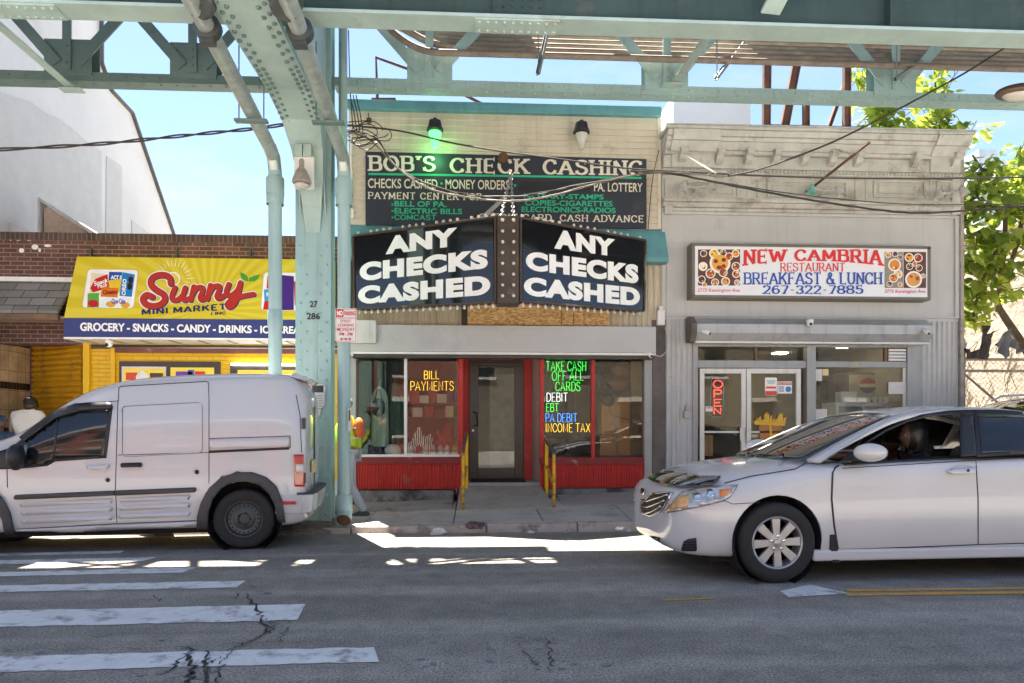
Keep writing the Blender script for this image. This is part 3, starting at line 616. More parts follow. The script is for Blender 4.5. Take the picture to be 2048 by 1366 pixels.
# conduits slung from the truss
def run(name, label, cat, pts, r, mat, group=None, n=10, Y=None):
    q = [P(a, b, c) for a, b, c in pts]; o = MB().tube(catmull(q, 6) if len(q) > 2 else q, r, n).build(name, mat, smooth=True); return tag(o, label, cat, group)
for i, (y0, dy, lab) in enumerate(((76, 0, 'topmost'), (86, 0, 'second'), (96, 0, 'third'), (106, 0, 'lowest'))):
    Yc = 9.0 - i * .11; x0 = 790 + i * 18
    zc = P(1400, 84 + i * 9, Yc).z; X0 = P(x0, 70, Yc).x
    pts = [(X0 - .42, Yc, zc + .5), (X0 - .1, Yc, zc + .16), (X0 + .3, Yc, zc + .02), (X0 + .7, Yc, zc), (X0 + 1.1, Yc, zc)]
    o = MB().tube(catmull([Vector(p) for p in pts], 5) + [(24, Yc, zc)], .042, 10).build('conduit', M_rustpipe, smooth=True)
    tag(o, 'dusty brown conduit, %s of the bundle over the check cashing shop' % lab, 'conduit', 'bundled conduits under the railway')
Yc = 8.45; zc = P(1400, 120, Yc).z; X0 = P(850, 100, Yc).x
o = MB().tube(catmull([Vector(p) for p in [(X0 - .75, Yc, zc + .6), (X0 - .35, Yc, zc + .2), (X0, Yc, zc + .02), (X0 + .4, Yc, zc), (X0 + .8, Yc, zc)]], 5) + [(24, Yc, zc)], .04, 10).build('conduit', M_rustpipe, smooth=True)
tag(o, 'single brown conduit hanging below the bundle', 'conduit')
M_strut = pm('strut_channel', (.3, .33, .32), .5, .5, var=.15)
for (a, b_, lab) in (((1094, 68, 8.45), (1076, 150, 8.3), 'over the shop sign'), ((1488, 85, 9.05), (1432, 160, 8.2), 'near the rusty roof frame'), ((1885, 95, 9.1), (1790, 163, 8.1), 'in front of the tree leaves')):
    p, q = P(*a), P(*b_); mb = MB(); d = (q - p)
    mb.bar(p, q, .045, .012); sd = Vector((0, 0, 1)).cross(d).normalized()
    mb.bar(p + sd * .02 + Vector((0, 0, .02)), q + sd * .02 + Vector((0, 0, .02)), .006, .04); mb.bar(p - sd * .02 + Vector((0, 0, .02)), q - sd * .02 + Vector((0, 0, .02)), .006, .04)
    for k in range(16): mb.bar(p.lerp(q, (k + .35) / 16) - Vector((0, 0, .0075)), p.lerp(q, (k + .65) / 16) - Vector((0, 0, .0075)), .016, .003)
    mb.tube([q - d * .03 + Vector((0, 0, .02)), q - d * .03 + Vector((0, 0, .9))], .007, 6)
    tag(mb.build('channel_hanger', M_strut), 'slotted steel channel hanger %s' % lab, 'hanger', 'channel hangers for the conduits')
mb = MB(); mb.bar(P(1425, 62, 7.0), P(1350, 165, 8.55), .1, .016); q = P(1345, 168, 8.55); mb.box(q.x - .13, q.x + .13, 8.5, 8.62, q.z - .02, q.z)
tag(mb.build('sway_brace', M_teal_u, bevel=.003), 'flat pale teal sway brace from girder down to the truss', 'brace')
mb = MB(); mb.bar(P(-20, 35, 7.0), P(138, 172, 8.55), .1, .016); q = P(143, 178, 8.55); mb.box(q.x - .13, q.x + .13, 8.5, 8.62, q.z - .02, q.z)
tag(mb.build('sway_brace', M_teal_u, bevel=.003), 'flat pale teal sway brace in front of the white wall', 'brace')
# street lamp at the right edge
sl = thing('street_lamp', 'brown cobra head street lamp at the right edge', 'street lamp', tuple(P(2030, 185, 7.2)))
c = P(2055, 188, 7.2); mb = MB()
o_ = len(mb.v); mb.sph((c.x, c.y, c.z), (.36, .17, .10), 20, 12)
mb.v = [(x, y, z if z > c.z - .01 else c.z - .01 - (c.z - .01 - z) * .25) for x, y, z in mb.v]
mb.build('lamp_head', pm('brown_lamp', (.12, .085, .06), .5, .3), sl, smooth=True)
mb = MB(); mb.sph((c.x - .06, c.y, c.z - .02), (.22, .12, .05), 16, 8); mb.build('lens', pm('lamp_lens', (.55, .53, .48), .2), sl, smooth=True)
mb = MB(); mb.tube([(c.x + .25, c.y, c.z + .03), (c.x + .9, c.y, c.z + .12), (c.x + 2.2, c.y + .4, c.z + .3), (c.x + 2.9, 8.6, c.z + .4)], .035, 10); mb.build('arm', M_teal_d, sl, smooth=True)

XF = None
# ---------------------------------------------------------------- buildings
FY = 11.0
def zf(y, x=1024, Y=FY): return P(x, y, Y).z
def xf(x, Y=FY, y=800): return P(x, y, Y).x
M_brick = brick_mat('brown_brick', '#573731', '#6f4840', '#857c74', .205, .0665, .0075, grime=.35)
M_brick_top = brick_mat('coping_brick', '#4c3a34', '#5f4a42', '#6e675f', .072, .19, .008, offset=0, grime=.4)
M_shingle = brick_mat('grey_shingle', '#75736f', '#918e89', '#3c3a38', .36, .135, .006, bump=.9, grime=.2)
M_tile = brick_mat('beige_tile', '#bda07c', '#d0b48c', '#6d5a46', .20, .31, .005, offset=0, axes='yz', rough=.3, bump=.3, grime=.45)
M_tile_b = brick_mat('black_tile', '#17181c', '#202227', '#5d5146', .075, .2, .005, offset=0, axes='yz', rough=.25, bump=.3, grime=.3)
M_ybrick = brick_mat('yellow_painted_brick', '#d9ac0e', '#dfb313', '#c79a0c', .205, .0665, .006, bump=.8, rough=.5, grime=.12)
M_yel = pm('yellow_paint', lin('#dcae10'), .5, var=.08, streak=.12, dirt=(.3, .2, .03), dirt_amt=.08)
M_shut = pm('yellow_shutter', lin('#c18f14'), .45, var=.15, streak=.2, dirt=(.1, .085, .03), dirt_amt=.3, dscale=2.2)
M_stucco = pm('white_stucco', (.60, .585, .56), .9, var=.07, scale=.5, bump=.25, bscale=40, dirt=(.47, .455, .43), dirt_amt=.3, dscale=.28)
M_siding = pm('cream_siding', lin('#d0c8b6'), .6, var=.08, scale=2, streak=.22, dirt=(.33, .29, .21), dirt_amt=.06)
M_tealtrim = pm('teal_trim', lin('#5d949b'), .4, var=.12, streak=.2, dirt=(.2, .27, .28), dirt_amt=.1)
M_beigecorr = pm('beige_corrugated', lin('#c4b9a2'), .55, var=.1, streak=.35, dirt=(.25, .18, .1), dirt_amt=.1)
M_red = pm('red_paint', lin('#b5261d'), .55, var=.14, scale=5, bump=.1, dirt=(.3, .14, .11), dirt_amt=.16, dscale=3.5, streak=.15)
M_red2 = pm('chipped_red_board', lin('#7f1e1c'), .6, var=.15, scale=6, dirt=(.55, .5, .46), dirt_amt=.03, dscale=5)
M_stone = pm('dirty_base_stone', (.19, .18, .165), .9, var=.3, scale=30, bump=.7, bscale=80, dirt=(.035, .035, .035), dirt_amt=.45, dscale=1.8)
M_doorf = pm('bronze_door_frame', (.052, .047, .042), .4, .4, var=.2)
M_alu = pm('aluminium', (.55, .55, .52), .35, .5, var=.1, streak=.15)
M_boxgrey = pm('shutter_box_grey', (.42, .425, .42), .45, var=.05, scale=.8, dirt=(.36, .355, .35), dirt_amt=.25, dscale=1.2)
M_dkwall = pm('stained_dark_wall', (.12, .105, .095), .8, var=.3, streak=.4)
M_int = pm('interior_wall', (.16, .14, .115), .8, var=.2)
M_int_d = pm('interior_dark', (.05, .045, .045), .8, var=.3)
M_gwall = pm('grey_painted_wall', (.47, .475, .47), .55, var=.07, scale=.9, bump=.12, bscale=8, streak=.14, dirt=(.34, .355, .345), dirt_amt=.16, dscale=.9)
M_gcorr = pm('grey_corrugated', (.45, .46, .455), .45, var=.1, streak=.32, dirt=(.17, .15, .13), dirt_amt=.08)
M_corn = pm('grey_cornice', (.50, .50, .475), .65, var=.14, scale=3, bump=.3, streak=.22, dirt=(.27, .25, .215), dirt_amt=.36, dscale=2.5)
M_coping = pm('silver_coping', (.55, .555, .55), .4, .3, var=.12, streak=.2)
def osb():
    m, n, l, b = newmat('strand_board'); tc = n.new('ShaderNodeTexCoord'); mp = n.new('ShaderNodeMapping'); mp.inputs['Scale'].default_value = (14, 14, 40); mp.inputs['Rotation'].default_value = (0, .5, 0)
    vo = n.new('ShaderNodeTexVoronoi'); vo.inputs['Scale'].default_value = 1.6; rp = n.new('ShaderNodeValToRGB'); e = rp.color_ramp.elements; e[0].color = (*lin('#b07c42'), 1); e[1].color = (*lin('#e8c890'), 1); e[0].position = .1; e[1].position = .85
    l.new(tc.outputs['Object'], mp.inputs['Vector']); l.new(mp.outputs[0], vo.inputs['Vector']); l.new(vo.outputs['Color'], rp.inputs['Fac']); l.new(rp.outputs['Color'], b.inputs['Base Color']); b.inputs['Roughness'].default_value = .75
    return m
M_osb = osb()

# ---- grocery building at the left
XB0 = xf(699)                                     # party line with the check cashing shop
mk = thing('corner_grocery', 'low brown brick grocery with yellow front under the sunny sign', 'shop building', (-6, FY, 0))
zt = zf(468, 300); zb_ = zf(484, 300)
MB().box(-16, XB0 - .004, FY, FY + .3, zf(690, 300), zb_).build('brick_wall', M_brick, mk)
MB().box(-16, XB0 - .004, FY - .012, FY + .32, zb_, zt).build('brick_coping', M_brick_top, mk)
mb = MB(); rr = random.Random(5)
for i in range(9): mb.sph((xf(rr.uniform(20, 100)), FY, zf(rr.uniform(483, 515))), (rr.uniform(.02, .06), .006, rr.uniform(.02, .045)), 8, 5)
mb.build('plaster_patch', M_white, mk)
zp0, zp1 = P(70, 628, 10.55).z, zf(560, 70); xr = xf(152)
MB().hexa([(-16, 10.55, zp0), (xr, 10.55, zp0), (xr, FY, zp1 - .05), (-16, FY, zp1 - .05), (-16, 10.53, zp0 + .05), (xr, 10.53, zp0 + .05), (xr, FY, zp1), (-16, FY, zp1)]).build('pent_roof', M_shingle, mk)
MB().px(-300, 552, 152, 561, FY - .03, FY).build('roof_flashing', M_white, mk)
MB().box(-16, xr, 10.53, 10.6, zp0 - .09, zp0).build('fascia', M_wood, mk)
zsof = zp0 - .06
MB().box(-16, xf(168), 10.6, 12.0, zsof, zsof + .04).build('soffit', pm('peeling_soffit', (.30, .25, .2), .8, var=.2, dirt=(.1, .07, .05), dirt_amt=.25), mk)
pc = P(63, 800, 11.75); xw = pc.x
MB().box(xw - .25, xw, 9.6, 11.9, .04, zsof).build('tile_wall', M_tile, mk)
mb = MB()
for yy in (691, 775, 862, 947): z = PXP(62, yy, xw).z; mb.box(xw - .1, xw + .004, 9.59, 11.75, z - .055, z + .055)
mb.build('tile_band', M_tile_b, mk)
s0 = Vector((xw, 11.75, 0)); s1 = Vector((xf(165), FY + .02, 0)); dirv = (s1 - s0).normalized(); nv = Vector((dirv.y, -dirv.x, 0))
mb = MB(); nz = 32; z0, z1 = .05, zsof; ph = (z1 - z0) / nz; o = 0
for i in range(nz):
    za = z0 + i * ph; pr = [(0, 0), (.028, ph * .25), (.034, ph * .55), (.02, ph * .85), (0, ph)]
    for j in range(len(pr) - 1):
        (d0, h0), (d1, h1) = pr[j], pr[j + 1]
        a, b_ = s0 + nv * d0, s1 + nv * d0; c, d = s1 + nv * d1, s0 + nv * d1
        mb.add([(a.x, a.y, za + h0), (b_.x, b_.y, za + h0), (c.x, c.y, za + h1), (d.x, d.y, za + h1)], [(0, 1, 2, 3)])
mb.add([(s0.x, s0.y + .05, z0), (s1.x, s1.y + .05, z0), (s1.x, s1.y + .05, z1), (s0.x, s0.y + .05, z1)], [(0, 1, 2, 3)])
mb.build('roller_shutter', M_shut, mk, smooth=True, angle=50)
mb = MB(); mb.tube([(xw + .03, 11.72, .05), (xw + .03, 11.72, zsof)], .03, 8); mb.build('corner_pipe', M_rust, mk)
zy1 = zf(683, 300)
MB().box(xf(165), XB0 - .004, FY + .012, FY + .29, .04, zy1 - .12).build('yellow_wall', M_ybrick, mk)
mb = MB(); mb.px(165, 685, 178, 1010, FY - .05, FY + .012); mb.px(221, 695, 229, 1010, FY - .04, FY + .012); mb.px(165, 672, 700, 690, FY - .03, FY + .012); mb.build('yellow_pilaster', M_yel, mk, bevel=.006)
MB().px(229, 697, 700, 706, FY - .06, FY).build('lintel', pm('dark_red_lintel', (.16, .06, .05), .6, var=.3, dirt=(.4, .35, .3), dirt_amt=.1), mk)
M_film = pm('window_film_yellow', lin('#e6cf4a'), .3, var=.05)
for (a, b_, cc, nm) in ((240, 436, 'x', 0), (462, 640, 'x', 1)):
    wroot = MB().px(a - 2, 723 if nm == 0 else 727, b_ + 4, 1000, FY - .015, FY + .05).build('window_frame', M_doorf, mk, bevel=.004)
    if nm == 0:
        MB().px(243, 733, 332, 1000, FY - .035, FY - .016).build('poster_frame', M_alu, wroot, bevel=.003)
        MB().px(247, 737, 328, 1000, FY - .042, FY - .036).build('poster', M_film, wroot)
        MB().px(341, 735, 428, 1000, FY - .035, FY - .016).build('poster', M_film, wroot)
    else:
        MB().px(475, 740, 549, 1000, FY - .035, FY - .016).build('poster', M_film, wroot); MB().px(560, 740, 635, 1000, FY - .035, FY - .016).build('poster', M_film, wroot)
        MB().px(462, 727, 640, 731, FY - .05, FY - .03).build('light_strip', emit('led_strip', '#ffffff', 2.5), wroot)
def pk(mb, x0, y0, x1, y1, Y, d=.004): a, b_, c, d_ = RC(x0, y0, x1, y1, Y); mb.box(a, b_, Y - d, Y, c, d_)
for (x0, y0, x1, y1, hx, nm) in ((252, 745, 275, 760, '#c8402a', 0), (300, 746, 326, 760, '#4a2a22', 0), (352, 743, 384, 760, '#5b3a9c', 0), (376, 740, 388, 760, '#2a55b0', 0), (390, 743, 410, 760, '#c22a22', 0)):
    mb = MB(); pk(mb, x0, y0, x1, y1, FY - .042); mb.build('printed_pack', pm('pack' + hx, lin(hx), .4, var=.2, scale=20), mk)
mb = MB(); c = P(284, 752, FY - .05); mb.lathe((c.x, c.y + .02, c.z - .1), (0, 0, 1), [(.1, 0), (.1, .1), (.06, .15), (.03, .17), (.03, .19)], 14); mb.v = [(x, FY - .043 + (y - FY) * .05, z) for x, y, z in mb.v]; mb.build('printed_jug', M_white, mk)
MB().box(-16, XB0 - .01, FY + .33, 19, 2.9, 3.0).build('roof', M_dkmetal, mk)

# ---- tall stuccoed building behind
tl = thing('stucco_building', 'tall white stuccoed building with sloping roof edge behind the grocery', 'building', (-10, 14, 0))
XW = -8.5
ed = [PXP(-260, 40, XW), PXP(200, 40, XW), PXP(200, 125, XW), PXP(220, 181, XW), PXP(262, 226, XW), PXP(345, 468, XW)]
pol = [(ed[0].y, 0), (ed[0].y, 14.0), (ed[1].y, 14.0)] + [(e.y, e.z) for e in ed[2:]] + [(ed[5].y + 1.2, ed[5].z - 1.6), (ed[5].y + 1.2, 0)]
MB().prismx(pol, XW - 7, XW).build('wall', M_stucco, tl)
mb = MB()
for i in range(1, 5): mb.bar((XW, ed[i].y, ed[i].z), (XW, ed[i + 1].y, ed[i + 1].z), .16, .05, side=(1, 0, 0))
mb.build('roof_edge', pm('dark_coping', (.11, .1, .09), .7), tl)
mb = MB(); M_patch = pm('bare_patch', (.50, .49, .465), .9, var=.06, bump=.3, bscale=30)
def wpx(poly, d):
    q = [PXP(a, b_, XW) for a, b_ in poly]; n = len(q); mb.add([(XW, p.y, p.z) for p in q] + [(XW + d, p.y, p.z) for p in q], [tuple(range(n, 2 * n))] + [(i, (i + 1) % n, n + (i + 1) % n, n + i) for i in range(n)])
wpx([(-200, 170), (0, 185), (60, 203), (90, 225), (118, 237), (150, 262), (175, 285), (202, 302), (203, 470), (-200, 470)], .012)
wpx([(212, 312), (222, 318), (243, 332), (243, 470), (211, 470)], .012); wpx([(263, 441), (285, 455), (300, 470), (263, 470)], .012)
mb.build('render_patch', M_patch, tl)
rb = thing('stucco_parapet', 'small stucco parapet with silver flashing above the brick coping', 'parapet', tuple(P(130, 470, 13.0)))
mb = MB()
def fpoly(mb, poly, Y, d): mb.prism([(P(a, b_, Y).x, P(a, b_, Y).z) for a, b_ in poly], Y, Y + d)
fpoly(mb, [(88, 480), (88, 416), (104, 416), (178, 468), (178, 480)], 13, .3); mb.build('wall', pm('pink_stucco', (.46, .38, .31), .95, var=.15, scale=12, bump=.6, bscale=40), rb)
mb = MB(); fpoly(mb, [(103, 411), (192, 466), (192, 474), (103, 419)], 12.94, .4); fpoly(mb, [(75, 394), (80, 396), (80, 475), (75, 475)], 12.94, .3); fpoly(mb, [(80, 396), (103, 411), (103, 417), (80, 402)], 12.94, .3); mb.build('flashing', M_coping, rb)
mb = MB(); fpoly(mb, [(-40, 415), (4, 435), (62, 463), (62, 480), (-40, 480)], 12.9, .5); tag(mb.build('white_gable', M_white), 'low white gable end peeping over the grocery parapet', 'gable')

# ---- check cashing shop in the middle
bs = thing('check_cashing_shop', 'cream sided check cashing shop with red storefront and teal trim', 'shop building', (xf(1010), FY, 0))
XB1 = xf(1321)
za, zb_ = P(1010, 455, FY).z, P(1010, 230, FY).z
mb = MB(); siding(mb, xf(700), XB1, za, zb_, FY, .1); mb.build('upper_siding', M_siding, bs)
mb = MB(); mb.box(xf(698), xf(705), FY - .03, FY + .02, za, zb_); mb.box(xf(1314), XB1 + .005, FY - .03, FY + .02, za, zb_); mb.build('corner_trim', M_siding, bs)
zr = P(1010, 211, FY).z; MB().box(xf(697), xf(1320), FY - .1, FY + .12, zb_, zr).build('roof_trim', M_tealtrim, bs, bevel=.008)
MB().box(xf(697), XB1, FY + .13, FY + 9, zb_ - .4, zb_ - .2).build('roof', M_dkmetal, bs)
mb = MB(); mb.box(XB1 - .05, XB1, FY + .06, FY + 9, 0, zb_); mb.box(xf(697), xf(697) + .05, FY + .06, FY + 9, 0, zb_); mb.build('side_wall', M_siding, bs)
z0, z1, z2 = P(1010, 512, 10.8).z, P(1010, 470, 10.95).z, P(1010, 456, FY).z
mb = MB(); x0, x1 = xf(697), xf(1336, 10.8)
mb.prismx([(10.76, z0 - .07), (10.76, z0), (10.98, z2), (FY + .02, z2), (FY + .02, z0 - .07)], x0, x1); mb.build('teal_pent', M_tealtrim, bs, bevel=.006)
mb = MB(); corrugated(mb, xf(697), xf(1333), P(1010, 655, FY).z, z0 - .07, FY - .01, .1, .018); mb.build('corrugated_band', M_beigecorr, bs)
mb = MB(); mb.px(697, 507, 704, 655, FY - .04, FY); mb.px(923, 600, 935, 652, FY - .03, FY - .011); mb.build('band_trim', M_doorf, bs)
mb = MB()
for (a, b_) in ((935, 1122.5), (1123.5, 1147), (1148, 1167.5), (1168.5, 1219)): mb.px(a, 596, b_, 650, FY - .035, FY - .012)
mb.build('strand_board_patch', M_osb, bs, bevel=.003)
SB = FY - .33
sb = MB().px(700, 651, 1312, 704, SB, FY - .04).build('shutter_box', M_boxgrey, bs, bevel=.006)
MB().px(700, 704.6, 1312, 709, SB + .01, SB + .05).build('bottom_lip', M_white, sb)
MB().px(703, 709, 1309, 716, SB + .06, FY - .05).build('shutter_slats', M_doorf, sb)
MB().px(700, 640, 752, 686, SB - .1, FY - .05).build('side_housing', pm('cream_metal', (.5, .5, .47), .5, streak=.25), bs, bevel=.008)
mb = MB(); mb.px(697, 708, 712, 1000, FY - .05, FY + .1); mb.px(1289, 708, 1304, 985, FY - .05, FY + .1); mb.build('steel_post', M_grey, bs, bevel=.004)
MB().px(1304.5, 640, 1331, 990, FY - .02, FY + .12).build('stained_pier', M_dkwall, bs)
zc_ = P(1010, 712, FY).z
MB().px(700, 700, 1300, 716, FY - .03, FY + .12).build('head_rail', M_doorf, bs)
# windows
wl_ = MB().px(712, 716, 716, 912, FY, FY + .06).build('window', M_wood, bs)
gl_ = MB(); gl_.px(714, 716, 919, 912, FY + .03, FY + .036); gl_.build('glass', M_glass, wl_)
mb = MB(); mb.px(808, 716, 814, 911, FY - .015, FY + .06); mb.px(712, 909, 921, 914, FY - .03, FY + .08); mb.build('white_frame', M_white, wl_, bevel=.003)
mb = MB(); mb.px(919, 714, 926, 975, FY - .03, FY + .09); mb.build('red_post', M_red, bs)
wr_ = MB().px(1080, 714, 1088, 915, FY - .03, FY + .09).build('window', M_red, bs)
MB().px(1088, 716, 1289, 915, FY + .03, FY + .036).build('glass', M_glass, wr_)
mb = MB(); mb.px(1183, 716, 1190, 915, FY - .02, FY + .08); mb.build('red_mullion', M_red, wr_, bevel=.003)
for (a, b_, y0, y1, y2) in ((712, 919, 914, 928, 978), (1080, 1289, 915, 930, 975)):
    MB().px(a, y0, b_, y1, FY - .05, FY + .1).build('sill_board', M_red2, bs, bevel=.005)
    X0, X1, za_, zb2 = RC(a, y1, b_, y2, FY); mb = MB(); corrugated(mb, X0, X1, za_, zb2, FY - .03, .042, .016); mb.build('ribbed_panel', M_red, bs)
mb = MB(); X0, X1, za_, zb2 = RC(720, 980, 908, 1010, FY); mb.hexa([(X0, FY - .22, -.05), (X1, FY - .22, -.05), (X1, FY + .1, -.05), (X0, FY + .1, -.05), (X0, FY - .12, zb2), (X1, FY - .12, zb2), (X1, FY + .1, zb2), (X0, FY + .1, zb2)])
X0, X1, za_, zb3 = RC(1095, 976, 1330, 998, FY); mb.hexa([(X0, FY - .2, -.05), (X1, FY - .2, -.05), (X1, FY + .1, -.05), (X0, FY + .1, -.05), (X0, FY - .1, zb3), (X1, FY - .1, zb3), (X1, FY + .1, zb3), (X0, FY + .1, zb3)])
mb.build('base_stone', M_stone, bs, bevel=.02)
# recessed door
DY = 11.7; zst = P(990, 958, DY).z
rx0, rx1 = P(920, 800, FY).x, P(1082, 800, FY).x; dx0, dx1 = P(922, 800, DY).x, P(1064, 800, DY).x; zh = P(990, 716, DY).z
mb = MB(); mb.px(922, 716, 938, 958, DY - .02, DY + .06); mb.px(1047, 716, 1064, 958, DY - .02, DY + .06); mb.px(938, 712, 1047, 720, DY - .02, DY + .06); mb.build('door_surround', M_red, bs)
M_pinkw = pm('pink_return', (.42, .30, .26), .6, var=.12, streak=.2)
mb = MB(); mb.hexa([(rx1, FY, 0.1), (rx1 + .05, FY + .05, .1), (dx1 + .05, DY + .02, .1), (dx1, DY - .02, .1), (rx1, FY, zh + .2), (rx1 + .05, FY + .05, zh + .2), (dx1 + .05, DY + .02, zh + .2), (dx1, DY - .02, zh + .2)]); mb.build('entry_return', M_pinkw, bs)
mb = MB(); mb.hexa([(rx0, FY, .1), (dx0, DY - .02, .1), (dx0 - .05, DY + .02, .1), (rx0 - .05, FY + .05, .1), (rx0, FY, zh + .2), (dx0, DY - .02, zh + .2), (dx0 - .05, DY + .02, zh + .2), (rx0 - .05, FY + .05, zh + .2)]); mb.build('entry_return', M_red, bs)
MB().box(rx0 - .1, rx1 + .1, FY + .05, DY + .1, zh + .02, zh + .08).build('entry_ceiling', M_int_d, bs)
dr = thing('door', None, None, (P(990, 958, DY).x, DY, zst)); dr.parent = bs; dr.location = Vector((P(990, 958, DY).x, DY, zst)) - BASE[bs]
BASE[dr] = Vector((P(990, 958, DY).x, DY, zst))
mb = MB(); mb.px(938, 720, 957, 958, DY - .05, DY); mb.px(1029, 720, 1047, 958, DY - .05, DY); mb.px(957, 720, 1029, 735, DY - .05, DY); mb.px(957, 936, 1029, 958, DY - .05, DY); mb.build('door_frame', M_doorf, dr, bevel=.006)
MB().px(957, 735, 1029, 936, DY - .03, DY - .022).build('door_glass', M_glass, dr)
mb = MB(); q = [P(a, b_, DY - .1) for a, b_ in ((947, 824), (954, 826), (955, 850), (947, 853))]; q[0].y = q[3].y = DY - .05; mb.tube(q, .013, 8); mb.build('handle', M_black, dr, smooth=True)
MB().lathe(P(946, 861, DY - .05), (0, -1, 0), [(.02, 0), (.02, .01), (0, .012)], 12).build('lock', M_alu, dr)
MB().px(946, 725, 1040, 731, DY - .1, DY - .05).build('door_closer', M_doorf, dr, bevel=.01)
# entry step and ramp
M_ramp = pm('ramp_concrete', (.34, .305, .26), .85, var=.22, scale=3, bump=.5, bscale=70, dirt=(.19, .18, .165), dirt_amt=.35)
g0, g1 = P(913, 1018, 10.0).x, P(1112, 1018, 10.0).x
mb = MB(); mb.box(rx0, rx1, FY, DY + .1, 0, zst - .005); mb.hexa([(g0, 9.98, -.02), (g1, 9.98, -.02), (rx1, FY, -.02), (rx0, FY, -.02), (g0, 9.98, .075), (g1, 9.98, .075), (rx1, FY, zst - .05), (rx0, FY, zst - .05)])
mb.build('entry_ramp', M_ramp, bs, bevel=.01)
for (a, b_, lab) in ((716, 906, 'left'), (1112, 1292, 'right')):
    xa, xb = xf(a), xf(b_); mb = MB()
    z_ = pave_z((xa + xb) / 2, 10.5)
    mb.hexa([(xa, 10.15, -.1), (xb, 10.15, -.1), (xb, 10.9, -.1), (xa, 10.9, -.1), (xa, 10.15, pave_z(xa, 10.15) + .005), (xb, 10.15, pave_z(xb, 10.15) + .005), (xb, 10.9, pave_z(xb, 10.9) + .05), (xa, 10.9, pave_z(xa, 10.9) + .05)])
    struct(mb.build('pavement_apron', M_pebble, base=(0, 0, 0)))
x0, x1, _, _ = RC(942, 960, 1050, 975, 11.3)
tag(MB().box(x0, x1, 11.02, 11.62, zst - .004, zst + .014).build('door_mat', pm('rubber_mat', (.018, .018, .017), .9, bump=.6, bscale=200), bevel=.004), 'black rubber mat before the glass door of the red shopfront', 'door mat')
# interior shell
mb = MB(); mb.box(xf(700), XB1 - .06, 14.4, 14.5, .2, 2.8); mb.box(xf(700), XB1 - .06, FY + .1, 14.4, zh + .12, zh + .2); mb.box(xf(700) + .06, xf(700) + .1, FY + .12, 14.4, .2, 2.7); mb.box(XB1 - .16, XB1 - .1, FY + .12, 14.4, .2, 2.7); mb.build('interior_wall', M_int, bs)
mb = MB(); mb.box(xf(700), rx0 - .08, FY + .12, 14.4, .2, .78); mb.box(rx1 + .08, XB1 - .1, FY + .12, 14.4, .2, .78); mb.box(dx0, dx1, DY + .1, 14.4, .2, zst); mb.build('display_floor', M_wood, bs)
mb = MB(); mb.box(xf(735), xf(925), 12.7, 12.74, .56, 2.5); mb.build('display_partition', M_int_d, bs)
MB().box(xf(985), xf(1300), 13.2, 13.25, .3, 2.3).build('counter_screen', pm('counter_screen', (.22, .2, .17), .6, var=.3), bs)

# ---- restaurant at the right
rs = thing('grey_restaurant', 'grey painted restaurant with bracketed cornice and corrugated piers', 'shop building', (xf(1630), FY, 0))
XC0, XC1 = XB1 + .012, xf(1922)
def py(a, b_, y): return P((a + b_) / 2, y, FY).z
zc0 = py(1330, 1920, 428); zw1 = py(1330, 1920, 635)
MB().box(XC0, XC1, FY, FY + .3, zw1 - .05, zc0).build('wall', M_gwall, rs)
mb = MB(); mb.box(XC0, XC0 + .06, FY - .035, FY, zw1, zc0); mb.box(XC1 - .12, XC1 - .05, FY - .035, FY, zw1, zc0); mb.box(XC0 + .06, XC1 - .12, FY - .035, FY, zc0 - .05, zc0); mb.box(XC0 + .06, XC1 - .12, FY - .035, FY, zw1, zw1 + .03); mb.build('panel_frame', M_gwall, rs, bevel=.005)
mb = MB(); mb.box(XC1 - .05, XC1 + .01, FY - .06, FY + 6, 0, py(1800, 1920, 300)); mb.build('side_wall', pm('crumbling_edge', (.33, .3, .26), .95, var=.3, scale=8, bump=.9, bscale=20), rs)
MB().box(XC0, XC1 - .06, FY + .31, FY + 8, py(1330, 1920, 330), py(1330, 1920, 315)).build('roof', M_dkmetal, rs)
# cornice, frieze and lower moulding as stacked courses
zt_ = lambda y: py(1330, 1920, y)
def course(mb, y0, y1, d0, d1, xa=None, xb=None):  # a course whose face leans from depth d0 (top) to d1 (bottom)
    xa = XC0 if xa is None else xa; xb = XC1 - .1 if xb is None else xb
    mb.prismx([(FY - d0, zt_(y0)), (FY - d1, zt_(y1)), (FY + .2, zt_(y1)), (FY + .2, zt_(y0))], xa, xb)
co = MB(); course(co, 280, 286.5, .46, .46, XC0 - .05, XC1 - .1); course(co, 287, 296, .43, .38); course(co, 296.5, 303, .36, .33); course(co, 303.5, 316, .32, .24); course(co, 316.5, 322, .23, .2); course(co, 322.5, 346, .14, .13); corn = co.build('cornice', M_corn, rs, bevel=.008)
MB().box(XC0 - .04, XC1 - .08, FY - .47, FY + .2, zt_(280), zt_(280) + .02).build('coping', M_coping, corn)
mb = MB()
for (a, b_) in ((1332, 1425), (1842, 1908)):
    xa, xb = xf(a), xf(b_); course(mb, 281, 287, .48, .48, xa - .03, xb + .02); course(mb, 287.5, 304, .465, .38, xa, xb); course(mb, 304.5, 320, .36, .25, xa, xb); course(mb, 320.5, 347, .18, .17, xa + .05, xb - .02)
mb.build('end_block', M_corn, corn, bevel=.008)
for a in (1358, 1430, 1487, 1541, 1598, 1652, 1703, 1815, 1893):
    X = xf(a); mb = MB()
    mb.prismx([(FY - .33, zt_(317)), (FY - .33, zt_(323)), (FY - .27, zt_(327)), (FY - .24, zt_(334)), (FY - .18, zt_(338)), (FY - .13, zt_(339)), (FY - .13, zt_(317))], X - .055, X + .055); mb.box(X - .07, X + .07, FY - .35, FY - .13, zt_(318), zt_(315.5)); mb.build('bracket', M_corn, corn, bevel=.006)
mb = MB(); course(mb, 346.5, 354, .1, .1)
